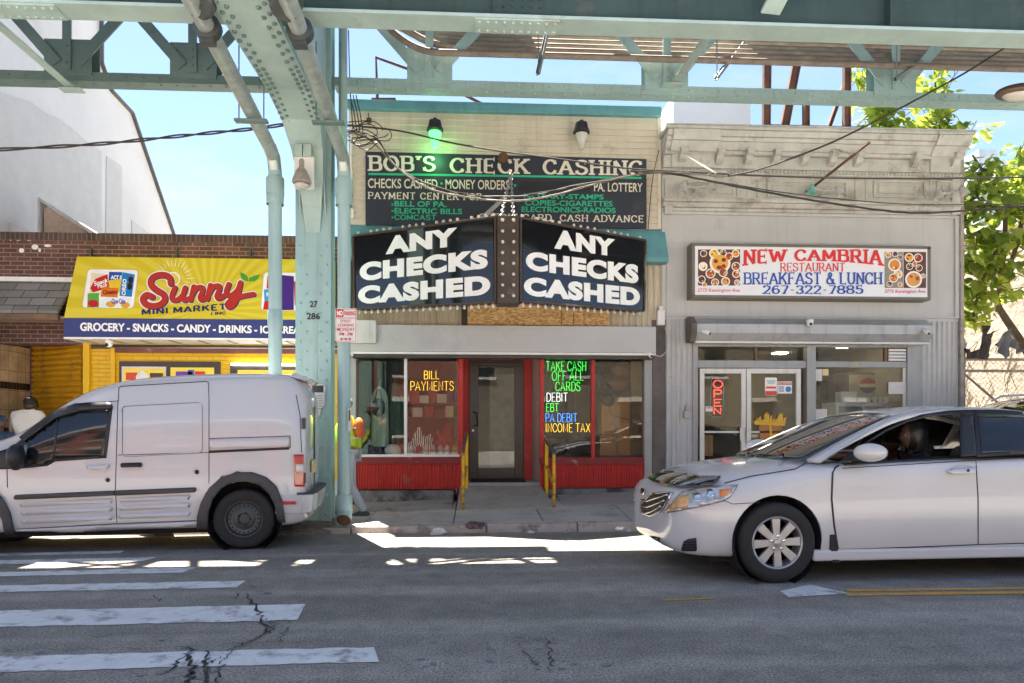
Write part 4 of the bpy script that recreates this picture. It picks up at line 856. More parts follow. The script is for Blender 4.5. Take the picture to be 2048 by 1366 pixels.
x = XC0 + .03
while x < XC1 - .03: mb.sph((x, FY - .105, zt_(350.5)), (.022, .02, .026), 8, 5); x += .062
course(mb, 354.5, 357, .13, .13); mb.build('bead_course', M_corn, corn, smooth=True)
fr_ = MB(); course(fr_, 357.5, 402, .06, .06); course(fr_, 402.5, 408, .13, .12); course(fr_, 408.5, 414, .19, .19); course(fr_, 414.5, 421, .15, .09); course(fr_, 421.5, 427.5, .05, .05); frz = fr_.build('frieze', M_corn, rs, bevel=.006)
for (a, b_) in ((1375, 1478), (1535, 1695), (1748, 1852), (1875, 1905)):
    mb = MB(); Y = FY - .06; w = 5
    for (c0, r0, c1, r1) in ((a, 361, b_, 364.5), (a, 391.5, b_, 395), (a, 364.5, a + 4, 391.5), (b_ - 4, 364.5, b_, 391.5)): mb.px(c0, r0, c1, r1, Y - .03, Y)
    for (c0, r0, c1, r1) in ((a + 10, 370, b_ - 10, 372), (a + 10, 385, b_ - 10, 387), (a + 10, 372, a + 12, 385), (b_ - 12, 372, b_ - 10, 385)): mb.px(c0, r0, c1, r1, Y - .018, Y)
    mb.build('frieze_panel', M_corn, frz, bevel=.006)
mb = MB()
for a in (1496, 1517, 1712, 1733, 1862): mb.px(a - 1.5, 358, a + 1.5, 402, FY - .075, FY - .06)
mb.px(1330, 357, 1345, 428, FY - .1, FY - .06); mb.px(1905, 357, 1921, 428, FY - .1, FY - .06); mb.build('pilaster_strip', M_corn, frz)
# ground floor
mb = MB(); z9, z8 = 0, zw1 - .05
corrugated(mb, XC0, xf(1386), z9, z8, FY - .01, .083, .02); corrugated(mb, xf(1845), XC1 - .06, z9, z8, FY - .01, .083, .02); mb.build('corrugated_pier', M_gcorr, rs)
mb = MB(); Y0 = FY - .3; zA, zB, zC, zD = zt_(641), zt_(652), zt_(672), zt_(686)
xa, xb = xf(1390, FY - .2), xf(1858, FY - .2)
mb.prismx([(FY, zA), (FY - .14, zA), (Y0, zB - .02), (Y0, zC), (FY - .22, zD), (FY, zD)], xa, xb); hb = mb.build('shutter_hood', pm('hood_metal', (.40, .405, .41), .4, .3, var=.1, streak=.4, dirt=(.22, .2, .18), dirt_amt=.06), rs, bevel=.006)
MB().prismx([(FY, zA + .02), (FY - .15, zA + .02), (Y0 - .015, zB - .02), (Y0 - .015, zC), (FY - .23, zD - .02), (FY, zD - .02)], xa - .09, xa - .002).build('hood_end', M_dkwall, hb)
MB().box(xa, xb, FY - .2, FY - .03, zD - .035, zD - .002).build('shutter_bottom', M_alu, hb)
MB().px(1385, 686, 1836, 694, FY - .02, FY + .1).build('door_head', M_grey, rs)
M_al2 = pm('weathered_aluminium', (.5, .49, .45), .4, .4, var=.1, streak=.3)
mb = MB(); mb.px(1386, 690, 1396, 1000, FY - .03, FY + .08); mb.px(1614, 690, 1632, 1000, FY - .04, FY + .1); mb.px(1815, 690, 1846, 1000, FY - .03, FY + .06); mb.px(1396, 721, 1614, 736, FY - .01, FY + .06); mb.px(1632, 723, 1815, 735, FY - .01, FY + .06); mb.build('storefront_post', M_grey, rs, bevel=.004)
letters('2775', pxquad(1700, 725.5, 1716, 733, FY - .012), pm('gold_number', (.6, .5, .25), .4), rs, 'house_number', bold=.01)
for (a, b_, y0, y1) in ((1396, 1614, 694, 721), (1632, 1768, 694, 723)): MB().px(a, y0, b_, y1, FY + .03, FY + .036).build('transom_glass', M_glass, rs)
mb = MB(); mb.px(1510, 694, 1514, 721, FY, FY + .06); mb.px(1770, 694, 1774, 723, FY, FY + .06)
for i in range(4): mb.px(1776, 697 + i * 6.4, 1814, 702 + i * 6.4, FY + .01, FY + .03)
mb.build('transom_bar', M_wood, rs)
mb = MB()
for i in range(4): mb.px(1778, 698 + i * 6.4, 1812, 702.4 + i * 6.4, FY - .01, FY + .008)
mb.build('vent_louvre', M_white, rs)
wn_ = MB().px(1806, 736, 1815, 1000, FY, FY + .05).build('window', M_al2, rs); MB().px(1632, 736, 1806, 1000, FY + .03, FY + .036).build('glass', M_glass, wn_)
for (a, b_, hx) in ((1400, 1492, 1484), (1493.5, 1602, 1497)):
    d = MB(); d.px(a, 737, a + 9, 1000, FY - .03, FY + .02); d.px(b_ - 9, 737, b_, 1000, FY - .03, FY + .02); d.px(a + 9, 737, b_ - 9, 747, FY - .03, FY + .02); d.px(a + 9, 862, b_ - 9, 866, FY - .03, FY + .02); d.px(a + 9, 955, b_ - 9, 1000, FY - .03, FY + .02)
    do = d.build('glass_door', pm('white_aluminium', (.62, .61, .57), .4, .2, var=.06, streak=.2), rs, bevel=.004)
    MB().px(a + 9, 747, b_ - 9, 955, FY, FY + .006).build('pane', M_glass, do)
    mb = MB(); mb.px(hx - 3.5, 855, hx + 3.5, 882, FY - .07, FY - .05); mb.px(hx - 2, 857, hx + 2, 861, FY - .05, FY - .03); mb.px(hx - 2, 876, hx + 2, 880, FY - .05, FY - .03); mb.build('pull_handle', M_alu, do)
M_int_r = pm('restaurant_wall', (.24, .215, .16), .8, var=.12)
mb = MB(); mb.box(XC0 + .1, XC1 - .1, 15.5, 15.6, 0, 2.9); mb.box(XC0 + .1, XC0 + .15, FY + .12, 15.5, 0, 2.9); mb.box(XC1 - .16, XC1 - .1, FY + .12, 15.5, 0, 2.9); mb.build('interior_wall', M_int_r, rs)
MB().box(XC0 + .1, XC1 - .1, FY + .1, 15.5, 2.86, 2.95).build('interior_ceiling', pm('ceiling_white', (.4, .37, .31), .8), rs)
MB().box(XC0 + .1, XC1 - .1, FY + .1, 15.5, .1, .2).build('interior_floor', M_wood, rs)
for (a, b_, Y) in ((1447, 704, 12.6), (1690, 700, 13.0), (1560, 700, 14.2)):
    c = P(a, b_, Y); o = MB().box(c.x - .12, c.x + .12, Y - .12, Y + .12, 2.835, 2.858).build('ceiling_light', emit('warm_panel', '#ffe6bd', 5), rs)

# ---- things behind the roofs
mb = MB(); p = P(1347, 278, 14.0); q = P(1502, 188, 14.0)
tag(mb.box(p.x, q.x, 14, 15.0, 5.5, q.z).build('penthouse', pm('white_block', (.74, .735, .72), .85, var=.04, dirt=(.6, .58, .55), dirt_amt=.15), bevel=.015), 'plain white rooftop penthouse block behind the cornice', 'penthouse')
rf = thing('rusty_roof_frame', 'rusted sign scaffold of posts and struts on the restaurant roof', 'steel frame', tuple(P(1620, 280, 12.4)))
def ibeam(name, a, b_, w):
    p, q = P(*a), P(*b_); mb = MB(); t = (q - p).normalized(); s = Vector((0, 1, 0)).cross(t).normalized()
    mb.bar(p + s * w * .45, q + s * w * .45, .09, .02, side=(0, 1, 0)); mb.bar(p - s * w * .45, q - s * w * .45, .09, .02, side=(0, 1, 0)); mb.bar(p, q, .016, w * .85, side=(0, 1, 0)); return mb.build(name, M_rust, rf)
ibeam('post', (1532, 290, 12.4), (1535, 60, 12.4), .13); ibeam('post', (1612, 290, 12.4), (1612, 198, 12.4), .10); ibeam('post', (1693, 290, 12.4), (1694, 60, 12.4), .12); ibeam('leaning_post', (1563, 285, 12.7), (1606, 60, 12.7), .15); ibeam('thin_strut', (1645, 290, 12.6), (1690, 165, 12.6), .05)
mb = MB(); mb.bar(P(1535, 252, 12.33), P(1722, 257, 12.33), .05, .05); mb.build('cross_bar', M_rust, rf)
mb = MB(); p = P(1958, 340, 24); q = P(1995, 299, 24); mb.box(p.x, q.x, 24, 26, 0, q.z); p = P(1996, 340, 24.2); q = P(2120, 322, 24.2); mb.box(p.x, q.x, 24.2, 27, 0, q.z)
tag(mb.build('far_block', pm('blue_grey_metal', (.30, .36, .42), .5, streak=.2)), 'distant blue grey building beyond the vacant lot', 'building')
# lot at the right: old wall, fence
sw = thing('stone_side_wall', 'rough cream stone wall with pale coping beside the vacant lot', 'wall', (11, 15, 0))
XS = 10.9; a = PXP(2048, 445, XS); b_ = PXP(1930, 488, XS)
M_rub = pm('rough_rubble_wall', (.52, .455, .37), .95, var=.2, scale=2.5, bump=1.0, bscale=9, dirt=(.24, .19, .14), dirt_amt=.22, dscale=6)
ym, zm = 24.0, 0
sl_ = (b_.z - a.z) / (b_.y - a.y)
f = lambda y: a.z + sl_ * (y - a.y)
MB().prismx([(10.6, 0), (10.6, f(10.6)), (26, f(26)), (26, 0)], XS, XS + .4).build('wall', M_rub, sw)
MB().prismx([(10.5, f(10.5)), (10.5, f(10.5) + .2), (26, f(26) + .2), (26, f(26))], XS - .06, XS + .46).build('coping', M_white, sw)
MB().box(XS + .41, XS + 10, 10.6, 25, 0, 4.2).build('building_body', M_stucco, sw)
mb = MB(); rr = random.Random(9)
for i in range(26):
    y = rr.uniform(13, 19); z = rr.uniform(.4, 2.2); pts = []
    for k in range(7): pts.append((XS - .02, y, z)); y += rr.uniform(-.18, .18); z += rr.uniform(.12, .3)
    mb.tube(pts, .007, 4)
tag(mb.build('dry_vines', pm('dry_vine', (.1, .075, .05), .9), base=(XS, 15, 0)), 'dry leafless vines clinging to the rubble wall', 'vines')
back = MB().box(7.5, XS, 19.5, 19.9, 0, 3.2).build('lot_back_wall', M_rub); tag(back, 'low rubble wall closing the rear of the lot', 'wall')
fc = thing('chain_link_fence', 'chain link fence with pipe rails across the vacant lot', 'fence', (9.4, 11.3, 0))
YF = 11.3; X0 = P(1927, 760, YF).x; X1 = XS - .02; zt1, zt2 = P(1985, 719, YF).z, P(1985, 742, YF).z
mb = MB(); mb.tube([(X0, YF, zt1), (X1, YF, zt1)], .024, 8); mb.tube([(X0, YF, zt2), (X1, YF, zt2)], .024, 8); mb.tube([(X0, YF, .25), (X1, YF, .25)], .02, 8); mb.build('rail', M_rustpipe, fc)
mb = MB(); mb.tube([(X0, YF, 0), (X0, YF, zt1 + .35)], .03, 8); mb.tube([(X1 - .05, YF, 0), (X1 - .05, YF, zt1 + .3)], .03, 8); mb.build('post', M_rustpipe, fc)
mb = MB(); mb.tube([P(1929, 748, YF), P(1995, 805, YF), P(2060, 862, YF)], .02, 8); mb.build('diagonal_brace', M_rustpipe, fc)
mb = MB(); hh = zt1; s = .085; n = int((X1 - X0 + hh) / s)
for i in range(n):
    xa = X0 + i * s
    a0 = max(0, xa - X1)
    mb.tube([(min(xa, X1), YF - .006, .0 + a0), (max(X0, xa - hh), YF - .006, min(hh, xa - X0))], .0035, 3, caps=False)
    xa2 = X0 - hh + i * s
    p = (max(X0, xa2), YF + .006, max(0, X0 - xa2)); q = (min(X1, xa2 + hh), YF + .006, min(hh, X1 - xa2)); mb.tube([p, q], .0035, 3, caps=False)
mb.build('wire_mesh', pm('wire', (.4, .37, .32), .5, .6), fc)
mb = MB(); pts = [(X0 + (X1 - X0) * t / 90 + .06 * math.cos(t * .9), YF + .09 * math.sin(t * .9), zt1 + .2 + .1 * math.cos(t * .9 + .6)) for t in range(91)]; mb.tube(pts, .006, 4); mb.build('barbed_coil', M_rust, fc)
def cloth(label, poly, mat):
    q = [P(a, b_, YF - .06) for a, b_ in poly]; bm = bmesh.new(); vs = [bm.verts.new(p) for p in q]; bm.faces.new(vs)
    bb = [min(p.x for p in q), max(p.x for p in q), min(p.z for p in q), max(p.z for p in q)]
    for k in range(1, 16):
        bmesh.ops.bisect_plane(bm, geom=bm.verts[:] + bm.edges[:] + bm.faces[:], plane_co=(bb[0] + (bb[1] - bb[0]) * k / 16, 0, 0), plane_no=(1, 0, 0)); bmesh.ops.bisect_plane(bm, geom=bm.verts[:] + bm.edges[:] + bm.faces[:], plane_co=(0, 0, bb[2] + (bb[3] - bb[2]) * k / 16), plane_no=(0, 0, 1))
    for v in bm.verts: v.co.y += .05 * math.sin(v.co.x * 38 + 2 * math.sin(v.co.z * 6)) * (.4 + .6 * math.sin(v.co.z * 9) ** 2)
    me = bpy.data.meshes.new('hung_cloth'); c = Vector(((bb[0] + bb[1]) / 2, YF - .06, bb[2])); bmesh.ops.translate(bm, verts=bm.verts[:], vec=-c); bm.to_mesh(me); bm.free(); me.polygons.foreach_set('use_smooth', [True] * len(me.polygons))
    o = bpy.data.objects.new('hung_cloth', me); o.location = c; COL.objects.link(o); me.materials.append(mat); sd = o.modifiers.new('s', 'SOLIDIFY'); sd.thickness = .012; tag(o, label, 'garment')
cloth('torn brown garment snagged on the fence top', [(1929, 696), (1945, 704), (1960, 695), (1962, 672), (1967, 650), (1978, 652), (1974, 668), (1995, 660), (1980, 676), (1980, 712), (1972, 720), (1955, 716), (1932, 717)], pm('brown_rag', (.055, .048, .042), .95, var=.3, scale=6))
cloth('grey hooded garment snagged on the fence wire', [(1989, 690), (2003, 674), (2018, 656), (2030, 658), (2020, 666), (2034, 688), (2046, 700), (2036, 708), (2022, 693), (2020, 712), (2010, 718), (2000, 706)], pm('grey_rag', (.13, .13, .14), .95, var=.25, scale=6))

# ---- row across the street behind the camera (shows in the glass)
ob = thing('brick_row', 'red brick row of flat roofed houses across the street', 'building', (0, -10, 0))
M_rb = brick_mat('red_brick', '#8b3d2f', '#9c4a38', '#a2988c', .2, .0665, .008, grime=.2)
MB().box(-45, -1, -13, -10, 0, 6.2).build('wall', M_rb, ob); MB().box(-1, 14, -13, -10, 0, 6.2).build('rendered_wall', pm('beige_render', (.22, .19, .15), .9, var=.15, dirt=(.12, .1, .08), dirt_amt=.3, dscale=.4), ob)
MB().box(-45, 14, -10, -9.6, 6.0, 6.35).build('cornice', M_white, ob)
mb = MB(); m2 = MB(); rr = random.Random(31)
for i in range(38):
    x = -44 + i * 2.2 + rr.uniform(-.2, .2)
    for z in (.9, 3.7):
        if x > -4 and (i * 3 + int(z)) % 5 < 3: continue
        mb.box(x, x + 1.0, -10.02, -9.96, z, z + 1.6); m2.box(x - .1, x + 1.1, -10, -9.88, z - .12, z); m2.box(x - .1, x + 1.1, -10, -9.9, z + 1.6, z + 1.8)
mb.build('window', pm('dark_panes', (.03, .035, .04), .08, var=.2), ob); m2.build('window_trim', M_white, ob)
MB().box(14.1, 45, -13, -10, 0, 5.6).build('grey_wall', pm('grey_render', (.17, .165, .155), .9, var=.2, dirt=(.1, .095, .09), dirt_amt=.3, dscale=.5), ob)
# ---------------------------------------------------------------- flat sign faces addressed by their own plane
class Face:
    def __init__(s, a, b, c):
        s.o = Vector(a); s.n = (Vector(b) - s.o).cross(Vector(c) - s.o).normalized()
        if s.n.y > 0: s.n = -s.n
    def pt(s, x, y, d=0.0):
        r = ray(x, y); t = ((s.o - Vector((0, 0, CH))).dot(s.n)) / r.dot(s.n); return Vector((0, 0, CH)) + r * t + s.n * d
    def quad(s, tl, tr, br, bl): return [s.pt(*bl), s.pt(*br), s.pt(*tr), s.pt(*tl)]
    def rect(s, x0, y0, x1, y1): return s.quad((x0, y0), (x1, y0), (x1, y1), (x0, y1))
    def poly(s, mb, pts, d0, d1):
        n = len(pts); return mb.add([s.pt(x, y, d0) for x, y in pts] + [s.pt(x, y, d1) for x, y in pts], [tuple(range(n, 2 * n))] + [(i, (i + 1) % n, n + (i + 1) % n, n + i) for i in range(n)])
    def ribbon(s, mb, pts, w, d):
        ww = w if isinstance(w, (list, tuple)) else None; L, Rr = ribbon2d(pts, lambda a, b: 1.0); n = len(pts)
        for i in range(n - 1):
            q = []
            for (S, k) in ((Rr, i), (Rr, i + 1), (L, i + 1), (L, i)):
                wk = (ww[0] + (ww[1] - ww[0]) * k / (n - 1)) if ww else w; c = pts[k]
                q.append(s.pt(c[0] + (S[k][0] - c[0]) * wk, c[1] + (S[k][1] - c[1]) * wk, d + i * 2e-5))
            mb.add(q, [(0, 1, 2, 3)])
        return mb
    def disc(s, mb, x, y, rx, ry, d, n=18): return s.poly(mb, [(x + rx * math.cos(2 * math.pi * k / n), y + ry * math.sin(2 * math.pi * k / n)) for k in range(n)], d - .001, d)
def flatm(h, rough=.35): return pm('print_' + h.strip('#'), lin(h), rough, var=.05)
def facade(Y): return Face((0, Y, 0), (1, Y, 0), (0, Y, 1))

# ---- painted board over the check cashing shop
SY = FY - .07
sg = thing('painted_sign_board', 'dark painted board listing check cashing services on cream siding', 'sign', tuple(P(1012, 455, SY)))
F1 = facade(SY)
mb = MB(); q = [P(731, 303, SY), P(1293, 318, SY), P(1293, 457, SY), P(731, 449, SY)]; mb.add([tuple(p) for p in q] + [(p.x, FY - .02, p.z) for p in q], [(0, 1, 2, 3), (0, 4, 5, 1), (1, 5, 6, 2), (2, 6, 7, 3), (3, 7, 4, 0), (7, 6, 5, 4)])
mb.build('board', pm('navy_board', lin('#2b303c'), .5, var=.12, streak=.1, dirt=lin('#3d4148'), dirt_amt=.12), sg)
M_tgreen = flatm('#2fb58c'); M_cream = pm('cream_lettering', lin('#d9d4c4'), .55, var=.08)
def sq(x0, y0, x1, y1, sl=.014): d = (x1 - x0) * sl; return F1.quad((x0, y0), (x1, y0 + d), (x1, y1 + d), (x0, y1))
for t, x0, y0, x1, y1 in (("BOB'S", 737, 311, 871, 342), ('CHECK', 900, 316, 1058, 346), ('CASHING', 1086, 319, 1286, 349)): letters(t, sq(x0, y0, x1, y1), M_cream, sg, style='serif', vs=1.35, hs=.7, gap=1.75)
letters('PAYMENT CENTER FOR:', sq(736, 384, 970, 398), M_cream, sg, style='serif', vs=1.15, hs=.7, gap=1.8, space=3.6)
letters('CREDIT CARD, CASH ADVANCE', sq(958, 427, 1287, 441), M_cream, sg, style='serif', vs=1.15, hs=.7, gap=1.8, space=3.6)
letters('CHECKS CASHED', sq(736, 357, 875, 376), M_cream, sg, bold=.012); letters('MONEY ORDERS', sq(891, 359, 1019, 378), M_cream, sg, bold=.012); letters('PA. LOTTERY', sq(1188, 365, 1285, 383), M_cream, sg, bold=.012)
for t, x0, y0, x1, y1 in (('BELL OF PA.', 789, 402, 893, 413), ('ELECTRIC BILLS', 789, 416, 924, 427), ('NOTARY-STAMPS', 1048, 387, 1207, 397), ('COPIES-CIGARETTES', 1050, 400, 1225, 411), ('ELECTRONICS-RADIOS', 1043, 413, 1231, 424)): letters(t, sq(x0, y0, x1, y1), M_tgreen, sg, bold=.02)
letters('COMCAST', sq(789, 429, 873, 440), M_tgreen, sg, style='block', vs=1.15, hs=.95, gap=1.5)
mb = MB(); F1.poly(mb, [(737, 346), (1283, 354), (1283, 358), (737, 350)], .0, .004)
for x, y, r in ((883, 367, 2.6), (1030, 371, 2.6), (785, 409, 1.9), (785, 422, 1.9), (785, 435, 1.9)): F1.disc(mb, x, y, r, r, .004)
mb.build('green_rule', M_tgreen, sg)
mb = MB(); F1.poly(mb, [(1040, 363), (1183, 364), (1180, 385), (1036, 383)], 0, .003); mb.build('painted_over_patch', pm('overpaint', lin('#23272f'), .5), sg)

# ---- V shaped marquee
YO, YC = 10.72, 9.68
mq = thing('marquee_sign', 'black V shaped marquee saying any checks cashed over the shop door', 'marquee', tuple(P(1015, 610, 10.2)))
M_gloss = pm('black_sign_face', (.010, .010, .012), .08, var=.1, spec=.4, coat=.4)
M_mframe = pm('marquee_frame', lin('#4b4036'), .5, .3, var=.25, dirt=(.3, .27, .22), dirt_amt=.15)
LF = [P(706, 472, YO), P(991, 434, YC), P(991, 604, YC), P(710, 618, YO)]; RF = [P(1041, 436, YC), P(1291, 481, YO), P(1288, 622, YO), P(1041, 602, YC)]
def slab(mb, q, t, grow=0.0):
    n = (q[1] - q[0]).cross(q[3] - q[0]).normalized()
    if n.y > 0: n = -n
    c = sum(q, Vector()) / 4; q = [p + (p - c).normalized() * grow for p in q]
    return mb.add([tuple(p) for p in q] + [tuple(p - n * t) for p in q], [(0, 1, 2, 3), (7, 6, 5, 4), (0, 4, 5, 1), (1, 5, 6, 2), (2, 6, 7, 3), (3, 7, 4, 0)])
mb = MB()
for q in (LF, RF):
    n = (q[1] - q[0]).cross(q[3] - q[0]).normalized(); n = -n if n.y > 0 else n
    slab(mb, [p - n * .02 for p in q], .2)
a, b_ = P(991, 440, YC), P(1041, 440, YC); zt1, zt0 = P(1015, 432, YC).z, P(1015, 607, YC).z
mb.prismz([(a.x, a.y + .02), (a.x + .03, a.y - .03), (b_.x - .03, b_.y - .03), (b_.x, b_.y + .02), (b_.x - .02, b_.y + .3), (a.x + .02, a.y + .3)], zt0, zt1)
mb.box(P(706, 500, YO).x, P(1290, 500, YO).x, YO + .1, FY - .02, P(1000, 530, YO).z, P(1000, 500, YO).z)
mb.build('cabinet', M_mframe, mq, bevel=.006)
faces = []
for nm, q in (('left', LF), ('right', RF)):
    n = (q[1] - q[0]).cross(q[3] - q[0]).normalized(); n = -n if n.y > 0 else n
    c = sum(q, Vector()) / 4; qi = [p + (c - p).normalized() * .035 for p in q]
    mb = MB(); slab(mb, qi, .018); p_ = mb.build('face_panel', M_gloss, mq); faces.append((p_, Face(q[0], q[1], q[2])))
    mb = MB()
    for i in range(4):
        e0, e1 = q[i], q[(i + 1) % 4]; mb.bar(e0 + n * .002, e1 + n * .002, .035, .03, side=n)
    mb.build('edge_channel', M_mframe, mq, bevel=.004)
M_mletter = pm('marquee_letter', (.84, .86, .84), .4, var=.04)
for (pan, fc_), rows in zip(faces, ((('ANY', (772, 474), (914, 455), (914, 492), (772, 509)), ('CHECKS', (720, 526), (976, 498), (976, 537), (720, 563)), ('CASHED', (717, 573), (981, 550), (981, 590), (717, 609))),
                              (('ANY', (1108, 458), (1229, 479), (1229, 513), (1108, 497)), ('CHECKS', (1051, 502), (1276, 530), (1276, 568), (1051, 540)), ('CASHED', (1047, 553), (1279, 576), (1279, 613), (1047, 591))))):
    for t, tl_, tr, br, bl in rows: letters(t, fc_.quad(tl_, tr, br, bl), M_mletter, mq, bold=.062, hold=.003, thick=.008, spacing=1.12)
M_bulb = pm('frosted_bulb', (.62, .6, .54), .2, var=.1); bulb0 = None
def bulb(p, n):
    global bulb0
    p = Vector(p) - BASE[mq]
    if bulb0 is None:
        mb = MB(); mb.lathe((0, 0, 0), (0, 0, 1), [(.012, 0), (.014, .012), (.024, .03), (.026, .042), (.018, .06), (0, .066)], 10); o = mb.build('bulb', M_bulb, mq, smooth=True); o.data.transform(Matrix.Translation(BASE[mq])); bulb0 = o
    else: o = bulb0.copy(); COL.objects.link(o); o.parent = mq
    o.location = p; o.rotation_mode = 'QUATERNION'; o.rotation_quaternion = Vector(n).to_track_quat('Z', 'Y')
for q, k in ((LF, 21), (RF, 18)):
    n = (q[1] - q[0]).cross(q[3] - q[0]).normalized(); n = -n if n.y > 0 else n
    for i in range(k):
        t = (i + .5) / k
        if (i * 7) % 5 != 2: bulb(q[0].lerp(q[1], t) - n * .06 + Vector((0, 0, .015)), (0, 0, 1))
        bulb(q[3].lerp(q[2], t) - n * .04 - Vector((0, 0, .015)), (0, 0, -1))
for i in range(8):
    for x in (1005, 1027): bulb(P(x, 442 + i * 21.5, YC - .03), (0, -1, 0))
# hanging gear of the marquee
M_chain = pm('galvanised_chain', (.45, .43, .4), .45, .7, var=.2)
def chain(pts, r, lab, n=26, grp=None):
    pts = catmull([Vector(p) for p in pts], 12); tot = sum((pts[i + 1 if i + 1 < len(pts) else i] if 0 else (Vector(pts[i + 1]) - Vector(pts[i])).length) if 0 else (Vector(pts[i + 1]) - Vector(pts[i])).length for i in range(len(pts) - 1)); mb = MB(); k = 0; acc = 0; step = r * 4.2
    for i in range(len(pts) - 1):
        a, b_ = Vector(pts[i]), Vector(pts[i + 1]); L_ = (b_ - a).length; t = (b_ - a).normalized()
        while acc < L_:
            c = a + t * acc; s_ = t.cross(Vector((0, 1, .2))).normalized(); s_ = s_ if k % 2 else t.cross(s_).normalized(); q = []
            for j in range(9): w = 2 * math.pi * j / 8; q.append(c + t * math.cos(w) * r * 2.6 + s_ * math.sin(w) * r * 1.5)
            mb.tube(q, r * .55, 4, caps=False); k += 1; acc += step
        acc -= L_
    return tag(mb.build('chain', M_chain), lab, 'chain', grp)
chain([P(1022, 345, 10.4), P(1012, 390, 10.1), P(1003, 432, 9.8)], .013, 'galvanised chain from the rusty pipe to the marquee, hanging further left')
chain([P(1022, 345, 10.4), P(1024, 390, 10.1), P(1027, 432, 9.8)], .013, 'galvanised chain from the rusty pipe to the marquee, hanging straighter')
mb = MB(); mb.tube([P(1003, 322, FY), P(1006, 318, 10.4)], .055, 14); mb.lathe(P(1006, 318, 10.45), (0, -1, -.2), [(.075, 0), (.08, .02), (.08, .12), (.06, .13)], 14); tag(mb.build('rusty_outrigger', M_rust, smooth=True), 'rusty pipe outrigger above the marquee chains', 'outrigger')
mb = MB(); mb.bar(P(964, 437, 10.3), P(1012, 392, FY - .05), .05, .05); tag(mb.build('marquee_brace', pm('grey_brace', (.42, .4, .36), .6)), 'pale grey bar bracing the marquee back to the board', 'brace')

# ---- lamps on the siding
for (x, y, lit, lab) in ((870, 248, True, 'black capped wall lamp glowing green, near the left of the sign board'), (1163, 252, False, 'black capped wall lamp, unlit, near the right of the sign board')):
    wl2 = thing('wall_lamp', lab, 'lamp', tuple(P(x, y, 10.75)), group='capped lamps over the sign board')
    c = P(x, y, 10.75); mb = MB(); mb.lathe((c.x, 10.75, c.z + .06), (0, 0, -1), [(.03, -.03), (.035, 0), (.075, .01), (.095, .1), (.1, .12), (.128, .13), (.132, .17), (.1, .19)], 20)
    for k in range(14): q = 2 * math.pi * k / 14; mb.bar((c.x + .08 * math.cos(q), 10.75 + .08 * math.sin(q), c.z + .05), (c.x + .1 * math.cos(q), 10.75 + .1 * math.sin(q), c.z - .05), .012, .02)
    mb.build('cap', pm('lamp_black', (.035, .037, .04), .5, .3), wl2, smooth=True)
    mb = MB(); mb.lathe((c.x, 10.75, c.z - .13), (0, 0, -1), [(.1, 0), (.09, .07), (.055, .13), (.04, .24), (0, .26)], 18)
    mb.build('globe', emit('green_glow', '#4dff6a', .6) if lit else pm('milky_glass', (.5, .5, .46), .15), wl2, smooth=True)
    mb = MB(); mb.tube([(c.x, 10.75, c.z + .05), (c.x, 10.85, c.z + .07), (c.x, FY, c.z + .07)], .016, 8); mb.build('arm', M_dkmetal, wl2)
    if lit:
        ld = bpy.data.lights.new('green_lamp', 'POINT'); ld.energy = 1.1; ld.color = (.2, 1, .3); ld.shadow_soft_size = .1; lo = bpy.data.objects.new('green_lamp', ld); COL.objects.link(lo); lo.location = (c.x, 10.72, c.z - .46)

# ---- restaurant light box
BY = FY - .27
rsn = thing('restaurant_sign', 'white light box sign with red and blue lettering and food pictures', 'sign', tuple(P(1622, 597, BY)))
F2 = facade(BY - .004)
MB().px(1383, 489, 1862, 598, BY + .02, FY - .002).build('cabinet', pm('brown_grey_frame', lin('#6f6a60'), .5, .2), rsn, bevel=.006)
mb = MB(); mb.px(1384, 490, 1861, 495, BY, BY + .019); mb.px(1384, 592, 1861, 597, BY, BY + .019); mb.px(1384, 495, 1390, 592, BY, BY + .019); mb.px(1855, 495, 1861, 592, BY, BY + .019); mb.build('frame', pm('brown_grey_frame', lin('#6f6a60'), .5), rsn)
MB().px(1390, 495, 1855, 592, BY + .004, BY + .019).build('face', pm('white_sign_face', (.78, .785, .79), .2, var=.02, coat=.5), rsn)
F2 = facade(BY + .003); M_r = flatm('#d62a20', .3); M_b = flatm('#1d4aa5', .3)
def r2(x0, y0, x1, y1): return F2.rect(x0, y0, x1, y1)
arch = lambda u, v: (u, (lambda b: b + v * (1 - b))(.30 * (1 - (2 * u - 1) ** 2)))
letters('NEW CAMBRIA', r2(1486, 499, 1764, 532), M_r, rsn, style='serif', vs=1.5, hs=.75, gap=1.7, space=3.4, hold=.002, warp=arch)
letters('RESTAURANT', r2(1560, 526, 1690, 543), M_r, rsn, style='serif', vs=1.0, hs=.5, gap=1.2, hold=.002)
letters('BREAKFAST & LUNCH', r2(1487, 545, 1764, 569), M_b, rsn, style='serif', vs=1.2, hs=.55, gap=1.3, hold=.002)
letters('267-322-7885', r2(1525, 571, 1726, 588), M_b, rsn, style='serif', vs=1.25, hs=.65, gap=1.3, hold=.002)
ital = lambda u, v: (u + .02 * v, v)
for x0, x1, y in ((1394, 1480, 577), (1768, 1851, 579)): letters('2775 Kensington Ave.', r2(x0, y, x1, y + 9), M_r, rsn, hold=.002, warp=ital)
rr = random.Random(21)
